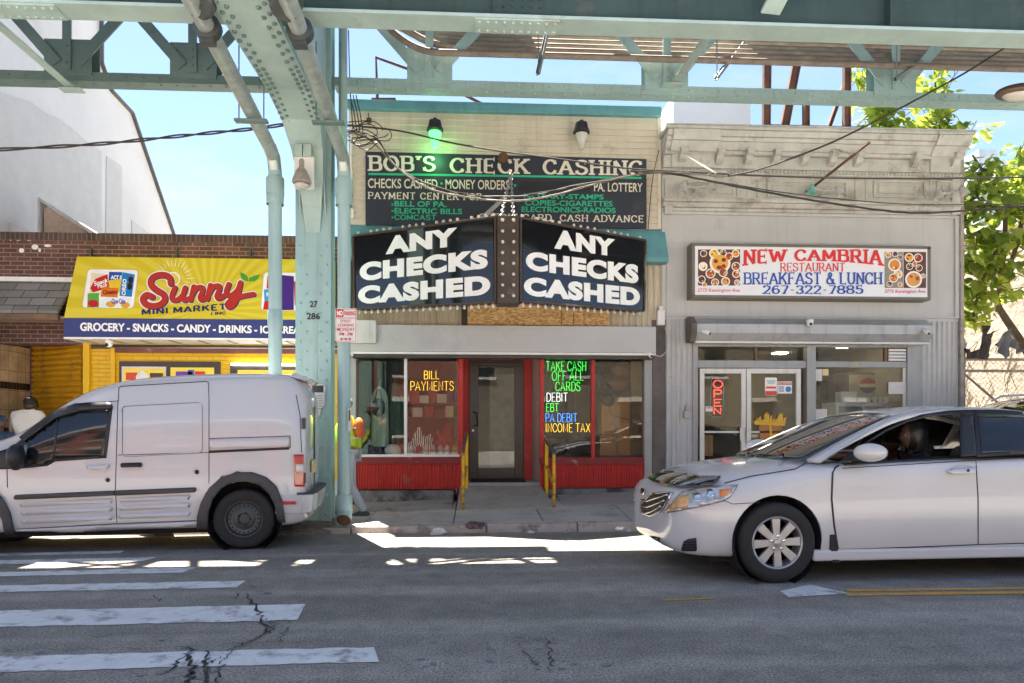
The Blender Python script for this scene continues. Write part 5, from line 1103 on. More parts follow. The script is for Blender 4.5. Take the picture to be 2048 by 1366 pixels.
def foodpic(x0, y0, x1, y1, bg, items):
    mb = MB(); F2.poly(mb, [(x0, y0), (x1, y0), (x1, y1), (x0, y1)], .0, .002); pic = mb.build('food_picture', bg, rsn)
    lay = {}; k = 0
    for (x, y, r, colr) in items:
        k += 1; F2.disc(lay.setdefault('#f1efe8', MB()), x, y, r, r, .0032 + k * 1e-5, 16); F2.disc(lay.setdefault(colr, MB()), x, y, r * .8, r * .8, .0052 + k * 1e-5, 14)
        for j in range(5): q = rr.uniform(0, 6.3); F2.disc(lay.setdefault(rr.choice(['#e8b23c', '#b5401f', '#e9d9a0', '#6d2f16', '#d98b2b']), MB()), x + r * .45 * math.cos(q), y + r * .45 * math.sin(q), r * .22, r * .2, .0072 + (k * 5 + j) * 1e-5, 8)
    for c, m in lay.items(): m.build('printed_food', flatm(c), pic)
M_wt = pm('wood_table_print', lin('#5a3320'), .4, var=.35, scale=18); M_wt2 = pm('marble_print', lin('#8d8478'), .4, var=.3, scale=30)
foodpic(1396, 499, 1480, 571, M_wt, [(1407, 507, 7, '#3a1a1e'), (1428, 507, 10, '#ecd25a'), (1446, 506, 7, '#2b2b3c'), (1458, 513, 8, '#b02a26'), (1471, 507, 8, '#e0a64a'), (1440, 526, 21, '#e8a637'), (1406, 533, 9, '#e9e4d8'), (1472, 533, 9, '#8a3a1d'), (1421, 547, 10, '#a8531f'), (1446, 545, 9, '#7b4320'), (1403, 559, 8, '#472313'), (1430, 565, 8, '#b86a2b'), (1451, 563, 9, '#dba24a'), (1472, 548, 8, '#c26a25'), (1474, 565, 6, '#c9b49a'), (1409, 570, 5, '#d88c34')])
foodpic(1769, 504, 1806, 576, M_wt2, [(1776, 510, 6, '#e59a2c'), (1790, 508, 6, '#20242c'), (1800, 514, 5, '#5b1e22'), (1789, 530, 13, '#d8891f'), (1796, 548, 9, '#e4d9b4'), (1779, 568, 6, '#23282f'), (1787, 556, 9, '#c86a1c'), (1800, 569, 5, '#d9932b')])
foodpic(1807, 504, 1852, 576, M_wt, [(1818, 515, 9, '#df9b30'), (1836, 516, 9, '#9b1f22'), (1819, 533, 7, '#2a1a14'), (1838, 536, 7, '#3a1c10'), (1827, 559, 17, '#d79a4c'), (1846, 552, 5, '#c9b08a'), (1829, 528, 5, '#d9751f')])

# ---- sunny awning
AF, AB = 10.42, 10.75
aw = thing('grocery_awning', 'yellow awning sign lettered sunny mini market with navy valance', 'awning', tuple(P(390, 680, 10.6)))
x0, x1 = P(128, 650, AF).x, P(658, 650, AF).x; zt_a, zm_a, zl_a = P(153, 513, AB).z, P(300, 637, AF).z, P(300, 675, AF).z
F3 = Face((x0, AF, zm_a), (x1, AF, zm_a), (x0, AB, zt_a))
mb = MB(); mb.prismx([(AF, zm_a), (AB, zt_a), (FY - .06, zt_a), (FY - .06, zm_a)], x0, x1)
def sunburst():
    m, n, l, b = newmat('yellow_awning_print'); tc = n.new('ShaderNodeTexCoord'); mp = n.new('ShaderNodeMapping'); mp.inputs['Location'].default_value = (-.25, 0, -.45); gr = n.new('ShaderNodeTexGradient'); gr.gradient_type = 'RADIAL'
    sp = n.new('ShaderNodeSeparateXYZ'); cb = n.new('ShaderNodeCombineXYZ'); l.new(tc.outputs['Object'], mp.inputs['Vector']); l.new(mp.outputs[0], sp.inputs[0]); l.new(sp.outputs['X'], cb.inputs['X']); l.new(sp.outputs['Z'], cb.inputs['Y']); l.new(cb.outputs[0], gr.inputs['Vector'])
    mt = n.new('ShaderNodeMath'); mt.operation = 'MULTIPLY'; mt.inputs[1].default_value = 36 * 6.283; sn = n.new('ShaderNodeMath'); sn.operation = 'SINE'; rp = n.new('ShaderNodeValToRGB'); e = rp.color_ramp.elements; e[0].position = .25; e[1].position = .75; e[0].color = (*lin('#d3bd22'), 1); e[1].color = (*lin('#dccb3c'), 1)
    l.new(gr.outputs['Fac'], mt.inputs[0]); l.new(mt.outputs[0], sn.inputs[0]); mr = n.new('ShaderNodeMapRange'); mr.inputs['From Min'].default_value = -1; l.new(sn.outputs[0], mr.inputs['Value']); l.new(mr.outputs[0], rp.inputs['Fac']); l.new(rp.outputs['Color'], b.inputs['Base Color']); b.inputs['Roughness'].default_value = .45
    return m
mb.build('canopy', sunburst(), aw)
MB().box(x0, x1, AF - .006, FY - .06, zl_a, zm_a - .002).build('valance', flatm('#1f2f6b', .45), aw)
MB().box(x0, x1, AF - .01, FY - .06, zl_a - .03, zl_a - .001).build('white_underside', M_white, aw)
mb = MB()
for i in range(9): X = x0 + (x1 - x0) * (i + .5) / 9; mb.box(X - .012, X + .012, AF + .02, FY - .07, zl_a - .045, zl_a - .031)
mb.build('underside_rib', M_grey, aw)
mb = MB()
for x in (180, 353, 500): mb.px(x - 2, 496, x + 2, 515, FY - .05, FY - .013)
mb.build('bracket', M_dkmetal, aw)
letters('GROCERY - SNACKS - CANDY - DRINKS - ICE CREAM', [P(160.6, 662, AF - .006), P(613, 668, AF - .006), P(613, 653, AF - .006), P(160.6, 645, AF - .006)], M_text_w, aw, bold=.03, hold=.002)
C4 = lambda x, y: (x / 2.926, y / 2.926 + 440)
M_sred = flatm('#b5352a'); M_snavy = flatm('#1d2a5e'); M_swhite = flatm('#f4f1e8')
sunny = [[(1000, 372), (996, 345), (970, 325), (925, 325), (890, 345), (885, 380), (915, 410), (955, 435), (965, 470), (935, 498), (890, 505), (850, 490), (838, 462), (862, 440), (892, 452)],
         [(1025, 398), (1008, 440), (1012, 468), (1040, 468), (1070, 440), (1085, 398)], [(1085, 398), (1072, 440), (1078, 470), (1105, 462)],
         [(1135, 392), (1116, 470)], [(1124, 440), (1150, 402), (1182, 396), (1186, 418), (1172, 455), (1184, 468), (1212, 452)],
         [(1232, 384), (1214, 464)], [(1222, 434), (1250, 394), (1282, 388), (1284, 410), (1270, 448), (1284, 460), (1312, 444)],
         [(1340, 378), (1326, 418), (1334, 442), (1362, 438), (1392, 410), (1408, 368)], [(1408, 368), (1396, 430), (1374, 490), (1346, 512), (1330, 498), (1350, 474), (1410, 450), (1484, 436)]]
for mat, wd, dd, off in ((M_swhite, 17.5, .004, 0), (M_snavy, 13.5, .0065, 2.2), (M_sred, 12.2, .009, 0)):
    mb = MB()
    for k, st in enumerate(sunny):
        pts = catmull([(a / 2.926 + off * .6, b / 2.926 + 440 + off * .5) for a, b in st], 6); F3.ribbon(mb, pts, wd * (1.0 if k == 0 else .82), dd + k * .0002)
        for e in (pts[0], pts[-1]): F3.disc(mb, e[0], e[1], wd * .5 * (1 if k == 0 else .82), wd * .5 * (1 if k == 0 else .82), dd + k * .0002 - .0001, 12)
    mb.build('script_lettering', mat, aw)
mq4 = lambda *p: F3.quad(*[C4(*q) for q in p])
letters('MINI MARKET', mq4((828, 523), (1328, 490), (1328, 529), (828, 560)), M_snavy, aw, style='block', vs=1.45, hs=1.15, gap=1.7, hold=.007)
letters('1 INC', mq4((1236, 541), (1320, 536), (1320, 553), (1236, 557)), M_snavy, aw, bold=.03, hold=.004)
mb = MB(); mb2 = MB()
for k in range(13):
    q = math.radians(-150 + k * 13.5); r0, r1 = (78, 112 if k % 2 else 98); F3.poly(mb, [C4(1015 + r0 * math.cos(q - .02), 345 + r0 * math.sin(q - .02)), C4(1015 + r1 * 1.15 * math.cos(q), 345 + r1 * 1.15 * math.sin(q)), C4(1015 + r0 * math.cos(q + .03), 345 + r0 * math.sin(q + .03))], 0, .003)
F3.disc(mb, *C4(1012, 345), 15, 14, .0032, 24); F3.disc(mb2, *C4(1008, 348), 13, 12.4, .0038, 24); mb.build('sun_rays', M_swhite, aw); mb2.build('sun_disc', flatm('#e9c832'), aw)
mb = MB(); F3.poly(mb, [C4(*p) for p in ((1408, 308), (1432, 318), (1450, 338), (1452, 362), (1425, 352), (1410, 335))], 0, .0125); F3.poly(mb, [C4(*p) for p in ((1455, 360), (1462, 340), (1485, 330), (1520, 322), (1508, 345), (1488, 360))], 0, .0125); mb.build('leaf', flatm('#4a9a3a'), aw)
def rpoly(pts, r):
    out = []; n = len(pts)
    for i in range(n):
        p, a, c = Vector(pts[i]), Vector(pts[i - 1]), Vector(pts[(i + 1) % n]); d1 = (a - p).normalized() * r; d2 = (c - p).normalized() * r
        for t in (0, .25, .5, .75, 1): out.append(tuple((p + d1) * (1 - t) ** 2 + p * 2 * t * (1 - t) + (p + d2) * t * t))
    return out
mb = MB(); mb2 = MB()
for L_ in ([C4(512, 285), C4(815, 290), C4(785, 520), C4(476, 516)], [C4(1540, 303), C4(1890, 308), C4(1890, 535), C4(1520, 532)]):
    F3.poly(mb, rpoly(L_, 9), 0, .003); c = sum((Vector(p) for p in L_), Vector((0, 0))) / 4; F3.poly(mb2, rpoly([tuple(c + (Vector(p) - c) * .965) for p in L_], 8), 0, .0038)
mb.build('panel_border', flatm('#cdb87a'), aw); mb2.build('picture_panel', M_swhite, aw)
def pack(pts, colr, text=None, tq=None, tc='#ffffff', d=.006, bold=.03):
    mb = MB(); F3.poly(mb, [C4(*p) for p in pts], 0, d); mb.build('printed_pack', flatm(colr), aw)
    if text: letters(text, mq4(*tq), flatm(tc), aw, bold=bold, hold=d + .001, thick=.001)
pack([(535, 308), (620, 320), (632, 440), (525, 440)], '#e8d9b8', d=.0045); pack([(560, 345), (630, 318), (640, 395), (545, 425), (528, 400)], '#c0271f', 'Snack', ((552, 362), (632, 340), (634, 364), (552, 388)), d=.0055, bold=.02)
letters('Pack', mq4((572, 378), (632, 366), (630, 390), (574, 402)), M_swhite, aw, bold=.02, hold=.007, thick=.001)
pack([(640, 304), (716, 306), (712, 345), (636, 355)], '#1f4f9e', 'ACT II', ((650, 325), (712, 325), (712, 348), (650, 348)), d=.0048); pack([(636, 355), (712, 345), (705, 440), (690, 400), (630, 392)], '#e2c02c', d=.005)
pack([(718, 306), (790, 320), (772, 450), (700, 445)], '#1d7fc2', d=.0052); letters('OREO', mq4((712, 440), (720, 345), (742, 347), (736, 444)), M_swhite, aw, bold=.03, hold=.0065, thick=.001)
mb = MB(); F3.disc(mb, *C4(766, 352), 5, 7, .0066); F3.disc(mb, *C4(760, 390), 5, 7, .0066); mb.build('printed_biscuit', flatm('#2a2220'), aw)
pack([(598, 392), (696, 400), (688, 455), (590, 450)], '#d9741f', 'Cheetos', ((604, 412), (690, 408), (688, 432), (606, 438)), '#7a1f10', d=.0062)
pack([(515, 430), (580, 428), (580, 512), (512, 512)], '#59a83f', d=.0064); mb = MB(); F3.disc(mb, *C4(546, 490), 11, 7.5, .0072); mb.build('printed_fruit', flatm('#c22433'), aw)
pack([(600, 450), (768, 458), (762, 515), (592, 514)], '#e4ecf2', 'Clow Cake', ((655, 462), (735, 462), (735, 492), (655, 492)), '#6b3a9a', d=.007); mb = MB(); F3.disc(mb, *C4(650, 494), 10, 6, .0076); F3.disc(mb, *C4(735, 500), 9, 6, .0076); mb.build('printed_cake', flatm('#e0a63c'), aw)
pack([(1566, 330), (1600, 322), (1618, 345), (1622, 398), (1560, 402)], '#cf2a24', d=.005); pack([(1545, 408), (1640, 402), (1640, 470), (1548, 475)], '#3b9fd0', 'RUFFLES', ((1560, 426), (1650, 420), (1650, 444), (1560, 450)), d=.0056); pack([(1548, 476), (1640, 470), (1640, 528), (1540, 526)], '#c9231f', d=.006); pack([(1612, 320), (1720, 330), (1720, 528), (1636, 528)], '#4a2a7c', d=.0065); pack([(1720, 360), (1840, 350), (1850, 500), (1725, 500)], '#b83030', d=.0055)

# ---- parking notice on the drain pipe
XF = railway
npk = thing('parking_sign', 'small red and white no parking notice strapped to the drain pipe', 'sign', tuple(P(691, 684, 8.13)))
NY = 8.13; F5 = facade(NY - .004)
mb = MB(); mb.prism([(P(a, b_, NY).x, P(a, b_, NY).z) for a, b_ in rpoly([(670, 617), (713, 617), (713, 684), (670, 684)], 4)], NY, NY + .004); mb.build('plate', pm('sign_white', (.7, .69, .66), .4, var=.05, dirt=(.55, .5, .42), dirt_amt=.06), npk)
F5 = facade(NY); M_nr = flatm('#c02a1d'); mb = MB()
for q in ([(672, 619), (687, 619), (687, 634), (672, 634)], [(671.5, 635.5), (711.5, 635.5), (711.5, 636.6), (671.5, 636.6)], [(671.3, 618.3), (711.7, 618.3), (711.7, 619), (671.3, 619)], [(671.3, 682), (711.7, 682), (711.7, 682.7), (671.3, 682.7)], [(671.3, 618.5), (672, 618.5), (672, 682.5), (671.3, 682.5)], [(711, 618.5), (711.7, 618.5), (711.7, 682.5), (711, 682.5)],
          [(681, 677.3), (702, 677.3), (702, 678.8), (681, 678.8)], [(679.5, 678), (684.5, 675), (684.5, 681)], [(703.5, 678), (698.5, 675), (698.5, 681)]): F5.poly(mb, q, -.001, .002)
F5.disc(mb, 691.5, 678, 2.3, 2.3, .0028, 10); mb.build('red_print', M_nr, npk)
letters('NO', F5.rect(674, 621.5, 685.5, 631.5), M_swhite, npk, bold=.04, hold=.003, thick=.001)
for t, x0, y0, x1, y1, bd in (('PARKING', 688.5, 622.5, 710.5, 631, .02), ('STREET', 680.5, 639.5, 702.5, 645, 0), ('CLEANING', 676, 647.5, 708, 653, 0), ('MONDAY', 674.5, 655.3, 709.5, 662.5, .01), ('1PM - 3PM', 678.5, 665, 705, 671.5, .01)): letters(t, F5.rect(x0, y0, x1, y1), M_nr, npk, bold=bd, hold=.002, thick=.001)

# ---- papers on the column and pipe
def paper(label, poly, Y, colr, extra=(), cat='poster', name='paper_notice'):
    f = facade(Y); mb = MB(); f.poly(mb, poly, -.003, .0); o = mb.build(name, colr); tag(o, label, cat)
    for nm, m, qs in extra:
        mb = MB()
        for q in qs: f.poly(mb, q, 0, .0012)
        mb.build(nm, m, o)
    return o
M_paper = pm('weathered_paper', (.62, .62, .6), .8, var=.08, scale=14, dirt=(.45, .44, .42), dirt_amt=.2, dscale=12)
def R4(x0, y0, x1, y1): return [(x0, y0), (x1, y0), (x1, y1), (x0, y1)]
paper('torn printed notice with red emblem pasted on the teal column', [(610, 769), (647, 768), (652, 775), (649, 790), (650, 808), (642, 818), (640, 830), (632, 838), (627, 828), (628, 800), (613, 797)], CY0 - .018, M_paper,
      (('printed_header', flatm('#3a3735'), [R4(624, 771, 647, 785)]), ('printed_emblem', M_nr, [R4(612, 771, 623, 784)]), ('printed_lines', flatm('#8d8b86'), [R4(629, 791 + 5 * i, 645, 792.5 + 5 * i) for i in range(6)])))
paper('white slip of paper pasted on the teal downpipe', R4(696, 817, 702, 862), 8.17, M_paper, (('printed_photo', flatm('#4a4a4a'), [R4(697.5, 820, 700.8, 842)]),))

XF = None
# ---- neon writing in the check cashing windows
NEON = {'y': emit('neon_amber', '#ffc62e', .34), 'g': emit('neon_green', '#35ff4a', .30), 'w': emit('neon_white', '#ffffff', .3), 'b': emit('neon_blue', '#3a9bff', .36), 'r': emit('neon_red', '#ff4a38', .4)}
NYn = FY + .09
for t, x0, y0, x1, y1, c, lab in (('BILL', 848, 742, 878, 758, 'y', 'amber neon word bill in the left shop window'), ('PAYMENTS', 821, 763, 907, 781, 'y', 'amber neon word payments in the left shop window'), ('TAKE CASH', 1092, 723, 1172, 742, 'g', 'green neon words take cash, top of the column'), ('OFF ALL', 1104, 743, 1167, 761, 'g', 'green neon words off all in the right shop window'), ('CARDS', 1111, 764, 1160, 782, 'g', 'green neon word cards in the right shop window'),
                               ('DEBIT', 1093, 786, 1135, 803, 'w', 'white neon word debit in the right shop window'), ('EBT', 1092, 807, 1117, 823, 'g', 'green neon letters ebt in the right shop window'), ('PA DEBIT', 1091, 827, 1154, 844, 'b', 'blue neon words pa debit in the right shop window'), ('INCOME TAX', 1091, 847, 1180, 864, 'y', 'amber neon words income tax, lowest in the column')):
    o = thing('neon_sign', lab, 'neon sign', tuple(P((x0 + x1) / 2, y1, NYn)), group='neon words in the shop windows')
    letters(t, pxquad(x0, y0, x1, y1, NYn), NEON[c], o, name='glowing_tube', style='neon', hold=.01, tube=.0044)
    mb = MB(); f = facade(NYn)
    for x in (x0 + 3, x1 - 3): p = P(x, y0, NYn + .02); mb.tube([(p.x, p.y, p.z), (p.x, p.y, 2.5)], .002, 4)
    mb.bar(P(x0, y1 - 2, NYn + .02), P(x1, y1 - 2, NYn + .02), .006, .01); mb.build('wire_support', M_dkmetal, o)
on = thing('neon_sign', 'red neon open sign hanging in the restaurant door', 'neon sign', tuple(P(1434, 832, FY + .1)))
for ch, x0, y0, x1, y1 in (('O', 1426, 761, 1444, 776), ('P', 1426, 780, 1442, 795), ('E', 1426, 799, 1442, 812), ('N', 1426, 816, 1442, 828)): letters(ch, pxquad(x0, y0, x1, y1, FY + .1), NEON['r'], on, name='glowing_tube', style='neon', hold=.02, tube=.009)
mb = MB(); mb.px(1421, 755, 1447, 834, FY + .12, FY + .135); mb.build('backing', M_int_d, on, bevel=.01)
mb = MB(); f = facade(FY + .1); mb.tube([f.pt(*p) for p in rpoly([(1422, 756), (1447, 757), (1446, 834), (1421, 833)], 5)] + [f.pt(1422, 761)], .007, 6); mb.build('border_tube', pm('unlit_blue_tube', (.12, .3, .36), .3), on)
mb = MB(); mb.tube([P(1428, 756, FY + .11), P(1434, 742, FY + .11), P(1441, 756, FY + .11)], .003, 4); mb.build('hanging_wire', M_cable, on)

# ---- papers and patch on restaurant glass
GYp = FY - .004
paper('red and white delivery poster on the right restaurant door', rpoly(R4(1530, 755, 1554, 791), 3), GYp, flatm('#eeeae4'), (('printed_red', flatm('#d8352c'), [rpoly(R4(1530.5, 782, 1553.5, 790.5), 2), R4(1532, 773, 1552, 777)]), ('printed_teal', flatm('#5fa7b5'), [R4(1533, 761, 1551, 763), R4(1535, 765, 1549, 767)])))
o = paper('no entry notice with blue mask symbol on the restaurant door', R4(1555, 763, 1584, 787), GYp, flatm('#e9ecee'), (('printed_red', flatm('#c42b2b'), [R4(1556, 764.5, 1583, 770)]), ('printed_blue', flatm('#2a7cb8'), [rpoly(R4(1571, 773, 1582, 784), 5)]), ('printed_lines', flatm('#33476a'), [R4(1557, 773 + 4 * i, 1568, 775 + 4 * i) for i in range(3)])))
letters('NO ENTRY', facade(GYp).rect(1557, 765.3, 1582, 769.3), M_swhite, o, hold=.0025, thick=.001)
paper('small white notice on the lower left door glass', R4(1411, 813, 1425, 823), GYp, flatm('#e6e2da'), (('printed_red', M_nr, [R4(1413, 815, 1423, 816.5)]),))
paper('taped white sheet in the upper left of the restaurant window', R4(1631, 738, 1644, 762), GYp, M_paper); paper('yellowed slip taped beside the white sheet in the restaurant window', R4(1645, 738, 1657, 751), GYp, flatm('#d9c98a'))
paper('creased white menu sheet at the right of the restaurant window', R4(1777, 764, 1807, 788), GYp, M_paper); paper('white menu card low in the restaurant window', R4(1629, 818, 1654, 842), GYp, M_paper)
bx = thing('cardboard_patch', 'flattened cardboard box taped with yellow tape over the door glass', 'cardboard', tuple(P(1541, 890, FY - .02)))
M_card = pm('cardboard', lin('#b07b4a'), .8, var=.12, scale=7, dirt=lin('#8a5c34'), dirt_amt=.1); M_tape = pm('yellow_tape', lin('#d9a81c'), .3, var=.2, scale=30)
f = facade(FY - .03); mb = MB(); f.poly(mb, [(1518, 850), (1535, 846), (1550, 849), (1564, 853), (1563, 886), (1540, 889), (1520, 887)], -.025, .0); mb.build('cardboard', M_card, bx, bevel=.004)
mb = MB(); rr = random.Random(4)
for i in range(11): x = 1512 + i * 5.4; h = rr.uniform(6, 22); f.poly(mb, [(x, 846), (x + 5, 845), (x + 6 + rr.uniform(-2, 2), 845 - h), (x + 1, 846 - h * .8)], -.02, .001 + i * .0004)
f.poly(mb, [(1508, 842), (1570, 846), (1569, 852), (1509, 849)], -.02, .008); f.poly(mb, [(1538, 850), (1542, 850), (1546, 884), (1541, 886)], 0, .006); f.poly(mb, [(1532, 878), (1552, 864), (1553, 868), (1534, 882)], 0, .007); mb.build('yellow_tape', M_tape, bx)

# ---- cameras, boxes, lamps on the fronts
def dome(x, y, Y, lab, up=True):
    t = thing('security_camera', lab, 'camera', tuple(P(x, y, Y)), group='white security cameras on the shop fronts'); c = P(x, y, Y)
    MB().lathe((c.x, c.y, c.z + .05), (0, 0, -1), [(.055, 0), (.055, .03), (.05, .04)], 16).build('mount', M_white, t, smooth=True)
    MB().sph((c.x, c.y, c.z - .01), .05, 16, 10).build('housing', pm('camera_white', (.75, .75, .73), .25), t, smooth=True)
    MB().lathe((c.x - .008, c.y - .043, c.z - .022), (-.1, -1, -.4), [(.024, 0), (.024, .012), (0, .014)], 12).build('lens', M_black, t)
dome(218, 687, 10.5, 'white dome camera under the yellow awning'); dome(1620, 646, FY - .36, 'white dome camera on the middle of the shutter hood')
def bullet(x, y, Y, dx, lab):
    t = thing('security_camera', lab, 'camera', tuple(P(x, y, Y)), group='white security cameras on the shop fronts'); c = P(x, y, Y); d = Vector((dx, -.7, -.45)).normalized()
    MB().lathe(c - d * .06, d, [(.03, 0), (.034, .01), (.034, .13), (.028, .14)], 14).build('housing', pm('camera_white', (.75, .75, .73), .25), t, smooth=True)
    MB().lathe(c + d * .081, d, [(.024, 0), (.02, .004), (0, .005)], 12).build('lens', M_black, t)
    MB().tube([c, c + Vector((-dx * .03, .05, .05)), c + Vector((-dx * .04, .12, .04))], .012, 8).build('mount', M_white, t)
bullet(1411, 664, FY - .36, .7, 'white bullet camera at the left end of the hood'); bullet(1852, 663, FY - .36, .05, 'white bullet camera at the right end of the hood')
bullet(703, 708, FY - .3, -.1, 'white bullet camera under the left end of the shutter box'); bullet(1298, 708, FY - .3, .3, 'white bullet camera under the right end of the shutter box')
mb = MB(); mb.px(1315, 620, 1330, 650, FY - .1, FY - .011); mb.px(1318, 612, 1326, 620, FY - .06, FY - .011); tag(mb.build('junction_box', M_white, bevel=.01), 'white junction box between the cream and grey shops', 'junction box')
mb = MB(); mb.px(1369, 822, 1383, 836, FY - .1, FY - .011); mb.px(1372, 810, 1378, 822, FY - .06, FY - .011); tag(mb.build('key_switch_box', pm('dirty_box', (.4, .37, .33), .6), bevel=.006), 'small dirty switch box on the corrugated pier', 'switch box')
def floods(x, y, x2, y2, lab, tint):
    t = thing('twin_floodlight', lab, 'lamp', tuple(P((x + x2) / 2, (y + y2) / 2, FY - .2)), group='twin floodlights on the frieze'); a, b_ = P(x, y, FY - .3), P(x2, y2, FY - .3)
    mb = MB(); m = (a + b_) / 2; mb.tube([a + Vector((0, 0, .02)), m + Vector((0, .03, .01)), b_ + Vector((0, 0, .02))], .02, 8); mb.tube([m + Vector((0, .03, 0)), m + Vector((0, .24, -.06))], .018, 8); mb.sph(m + Vector((0, .03, .0)), .03, 8, 6); mb.build('arm', M_corn, t, smooth=True)
    for p, m_ in ((a, tint), (b_, M_corn)):
        dx = -.25 if p is a else .25
        MB().lathe(p + Vector((0, 0, .07)), (dx, -.3, -1), [(.02, 0), (.038, .01), (.045, .04), (.065, .12), (.07, .16), (.055, .165), (.05, .13)], 16).build('lamp_shade', m_, t, smooth=True)
M_verd = pm('verdigris', (.2, .48, .42), .6, var=.2)
floods(1368, 376, 1418, 372, 'corroded grey twin floodlight at the left of the frieze', M_corn); floods(1624, 379, 1674, 382, 'twin floodlight with one green corroded shade, mid frieze', M_verd); floods(1878, 390, 1922, 381, 'corroded grey twin floodlight at the right of the frieze', M_corn)
mb = MB(); mb.tube([P(1612, 385, FY - .1), P(1740, 284, 10.2)], .022, 8); tag(mb.build('bracket_pole', M_rust), 'rusty pole slanting out from the grey frieze', 'pole')
chain([P(1545, 258, 12.2), P(1620, 285, 11.2), P(1698, 306, 10.45)], .011, 'rusty chain from the roof frame to the slanting pole', grp=None)
chain([P(1622, 255, 12.2), P(1650, 300, 11.2), P(1678, 330, 10.9)], .011, 'short chain from the rusty frame down to the grey frieze')
mb = MB(); mb.tube([P(755, 202, 12), P(752, 115, 12), P(850, 150, 12.2), P(965, 208, 12.3)], .028, 8); mb.bar(P(744, 202, 12), P(792, 202, 12), .12, .06); tag(mb.build('roof_bracket', M_rust), 'rusty bent pipe bracket on the check cashing roof', 'bracket')

# ---- overhead wires
def wire(label, pts, r=.012, group='overhead cables along the shop fronts', mat=None, twist=0):
    q = catmull([P(*p) for p in pts], 10); mb = MB()
    if twist:
        for k in range(twist):
            ph = 2 * math.pi * k / twist; mb.tube([Vector(p) + Vector((0, r * 1.3 * math.cos(i * .45 + ph), r * 1.3 * math.sin(i * .45 + ph))) for i, p in enumerate(q)], r, 6)
    else: mb.tube(q, r, 6)
    return tag(mb.build('cable', mat or M_cable, smooth=True), label, 'cable', group)
wire('thick black cable sagging from column across the painted board', [(690, 250, 9.4), (800, 262, 9.4), (900, 285, 9.4), (1000, 302, 9.4), (1120, 318, 9.4), (1250, 336, 9.4), (1400, 345, 9.4), (1600, 354, 9.4), (1800, 357, 9.4), (2120, 354, 9.4)], .012)
wire('twisted pale cable drooping in front of the marquee top', [(690, 262, 9.6), (740, 280, 9.6), (800, 340, 9.5), (860, 378, 9.4), (940, 395, 9.4), (1020, 402, 9.3), (1100, 392, 9.3), (1200, 365, 9.3), (1290, 347, 9.3), (1380, 346, 9.3)], .0065, mat=pm('sunlit_cable', (.2, .17, .14), .5, var=.4), twist=3)
wire('second drooping cable just above the marquee', [(690, 258, 9.7), (750, 275, 9.7), (790, 330, 9.6), (850, 366, 9.5), (940, 390, 9.5), (1040, 392, 9.4), (1150, 372, 9.4), (1260, 350, 9.4)], .008, twist=2)
wire('twisted cable sweeping down over the grey frieze', [(1260, 342, 9.3), (1340, 347, 9.3), (1420, 362, 9.3), (1520, 382, 9.3), (1640, 403, 9.3), (1760, 420, 9.3), (1840, 426, 9.3), (1950, 420, 9.3), (2120, 408, 9.3)], .007, twist=3)
wire('thin cable just above the twisted one on the frieze', [(1330, 346, 9.4), (1450, 366, 9.4), (1560, 384, 9.4), (1700, 400, 9.4), (1850, 409, 9.4), (2120, 407, 9.4)], .008)
wire('black cable rising from the splice to the truss at top right', [(1455, 352, 9.3), (1520, 338, 9.2), (1640, 295, 9.0), (1740, 248, 8.9), (1850, 190, 8.8), (1940, 140, 8.7), (2015, 92, 8.6)], .013)
wire('black twisted cable crossing the sky at left', [(-60, 302, 9.0), (100, 294, 9.0), (220, 286, 9.0), (330, 275, 9.0), (430, 265, 9.0), (520, 256, 9.0), (600, 244, 8.9)], .011, twist=2)
mb = MB(); rr = random.Random(8)
for k in range(7):
    c = P(742 + rr.uniform(-22, 22), 270 + rr.uniform(-18, 18), 9.6); r = rr.uniform(.12, .3); a0 = rr.uniform(0, 6)
    mb.tube([c + Vector((r * math.cos(a0 + t * .35) * 1.2, .05 * math.sin(t), r * .5 * math.sin(a0 + t * .35))) for t in range(15)], .007, 5)
for x in (700, 706, 712): mb.tube([P(x, 190, 9.8), P(x + 8, 225, 9.8), P(x + 14, 262, 9.8)], .008, 5)
tag(mb.build('cable_coil', M_cable), 'tangle of looped black cables beside the column', 'cables')
mb = MB()
for k in range(3): mb.tube([P(1372 + 4 * k, 312 + 2 * k, 9.6), P(1400 + 3 * k, 330, 9.5), P(1432, 347, 9.35)], .008, 5)
for k in range(6):
    mb.tube([P(1438 + 9 * math.cos(t * .5 + k) * 2.4, 349 + 5.5 * math.sin(t * .5 + k), 9.3) for t in range(8)], .008, 5)
tag(mb.build('cable_splice', pm('pale_cable', (.5, .48, .44), .5)), 'pale tied splice of cables in front of the frieze', 'cable splice')
for pts, lab in (([(697, 60, 8.95), (700, 170, 9.4), (706, 260, 9.6)], 'thin black cable dropping past the truss beside the column'), ([(1318, 300, 10.9), (1305, 360, 10.9), (1296, 460, 10.9)], 'thin black cable down the right edge of the board'), ([(1330, 655, 10.85), (1338, 690, 10.8), (1322, 712, 10.7), (1302, 706, 10.66)], 'loop of pale cable beside the shutter box')): wire(lab, pts, .007, None, M_cable if 'black' in lab else pm('pale_cable', (.5, .48, .44), .5))
cnd = MB(); cnd.tube([P(702, 270, FY - .04), P(703, 430, FY - .04)], .022, 8); cnd.px(698, 418, 707, 436, FY - .08, FY - .02); tag(cnd.build('service_conduit', M_white), 'pale conduit down the left edge of the cream siding', 'conduit')
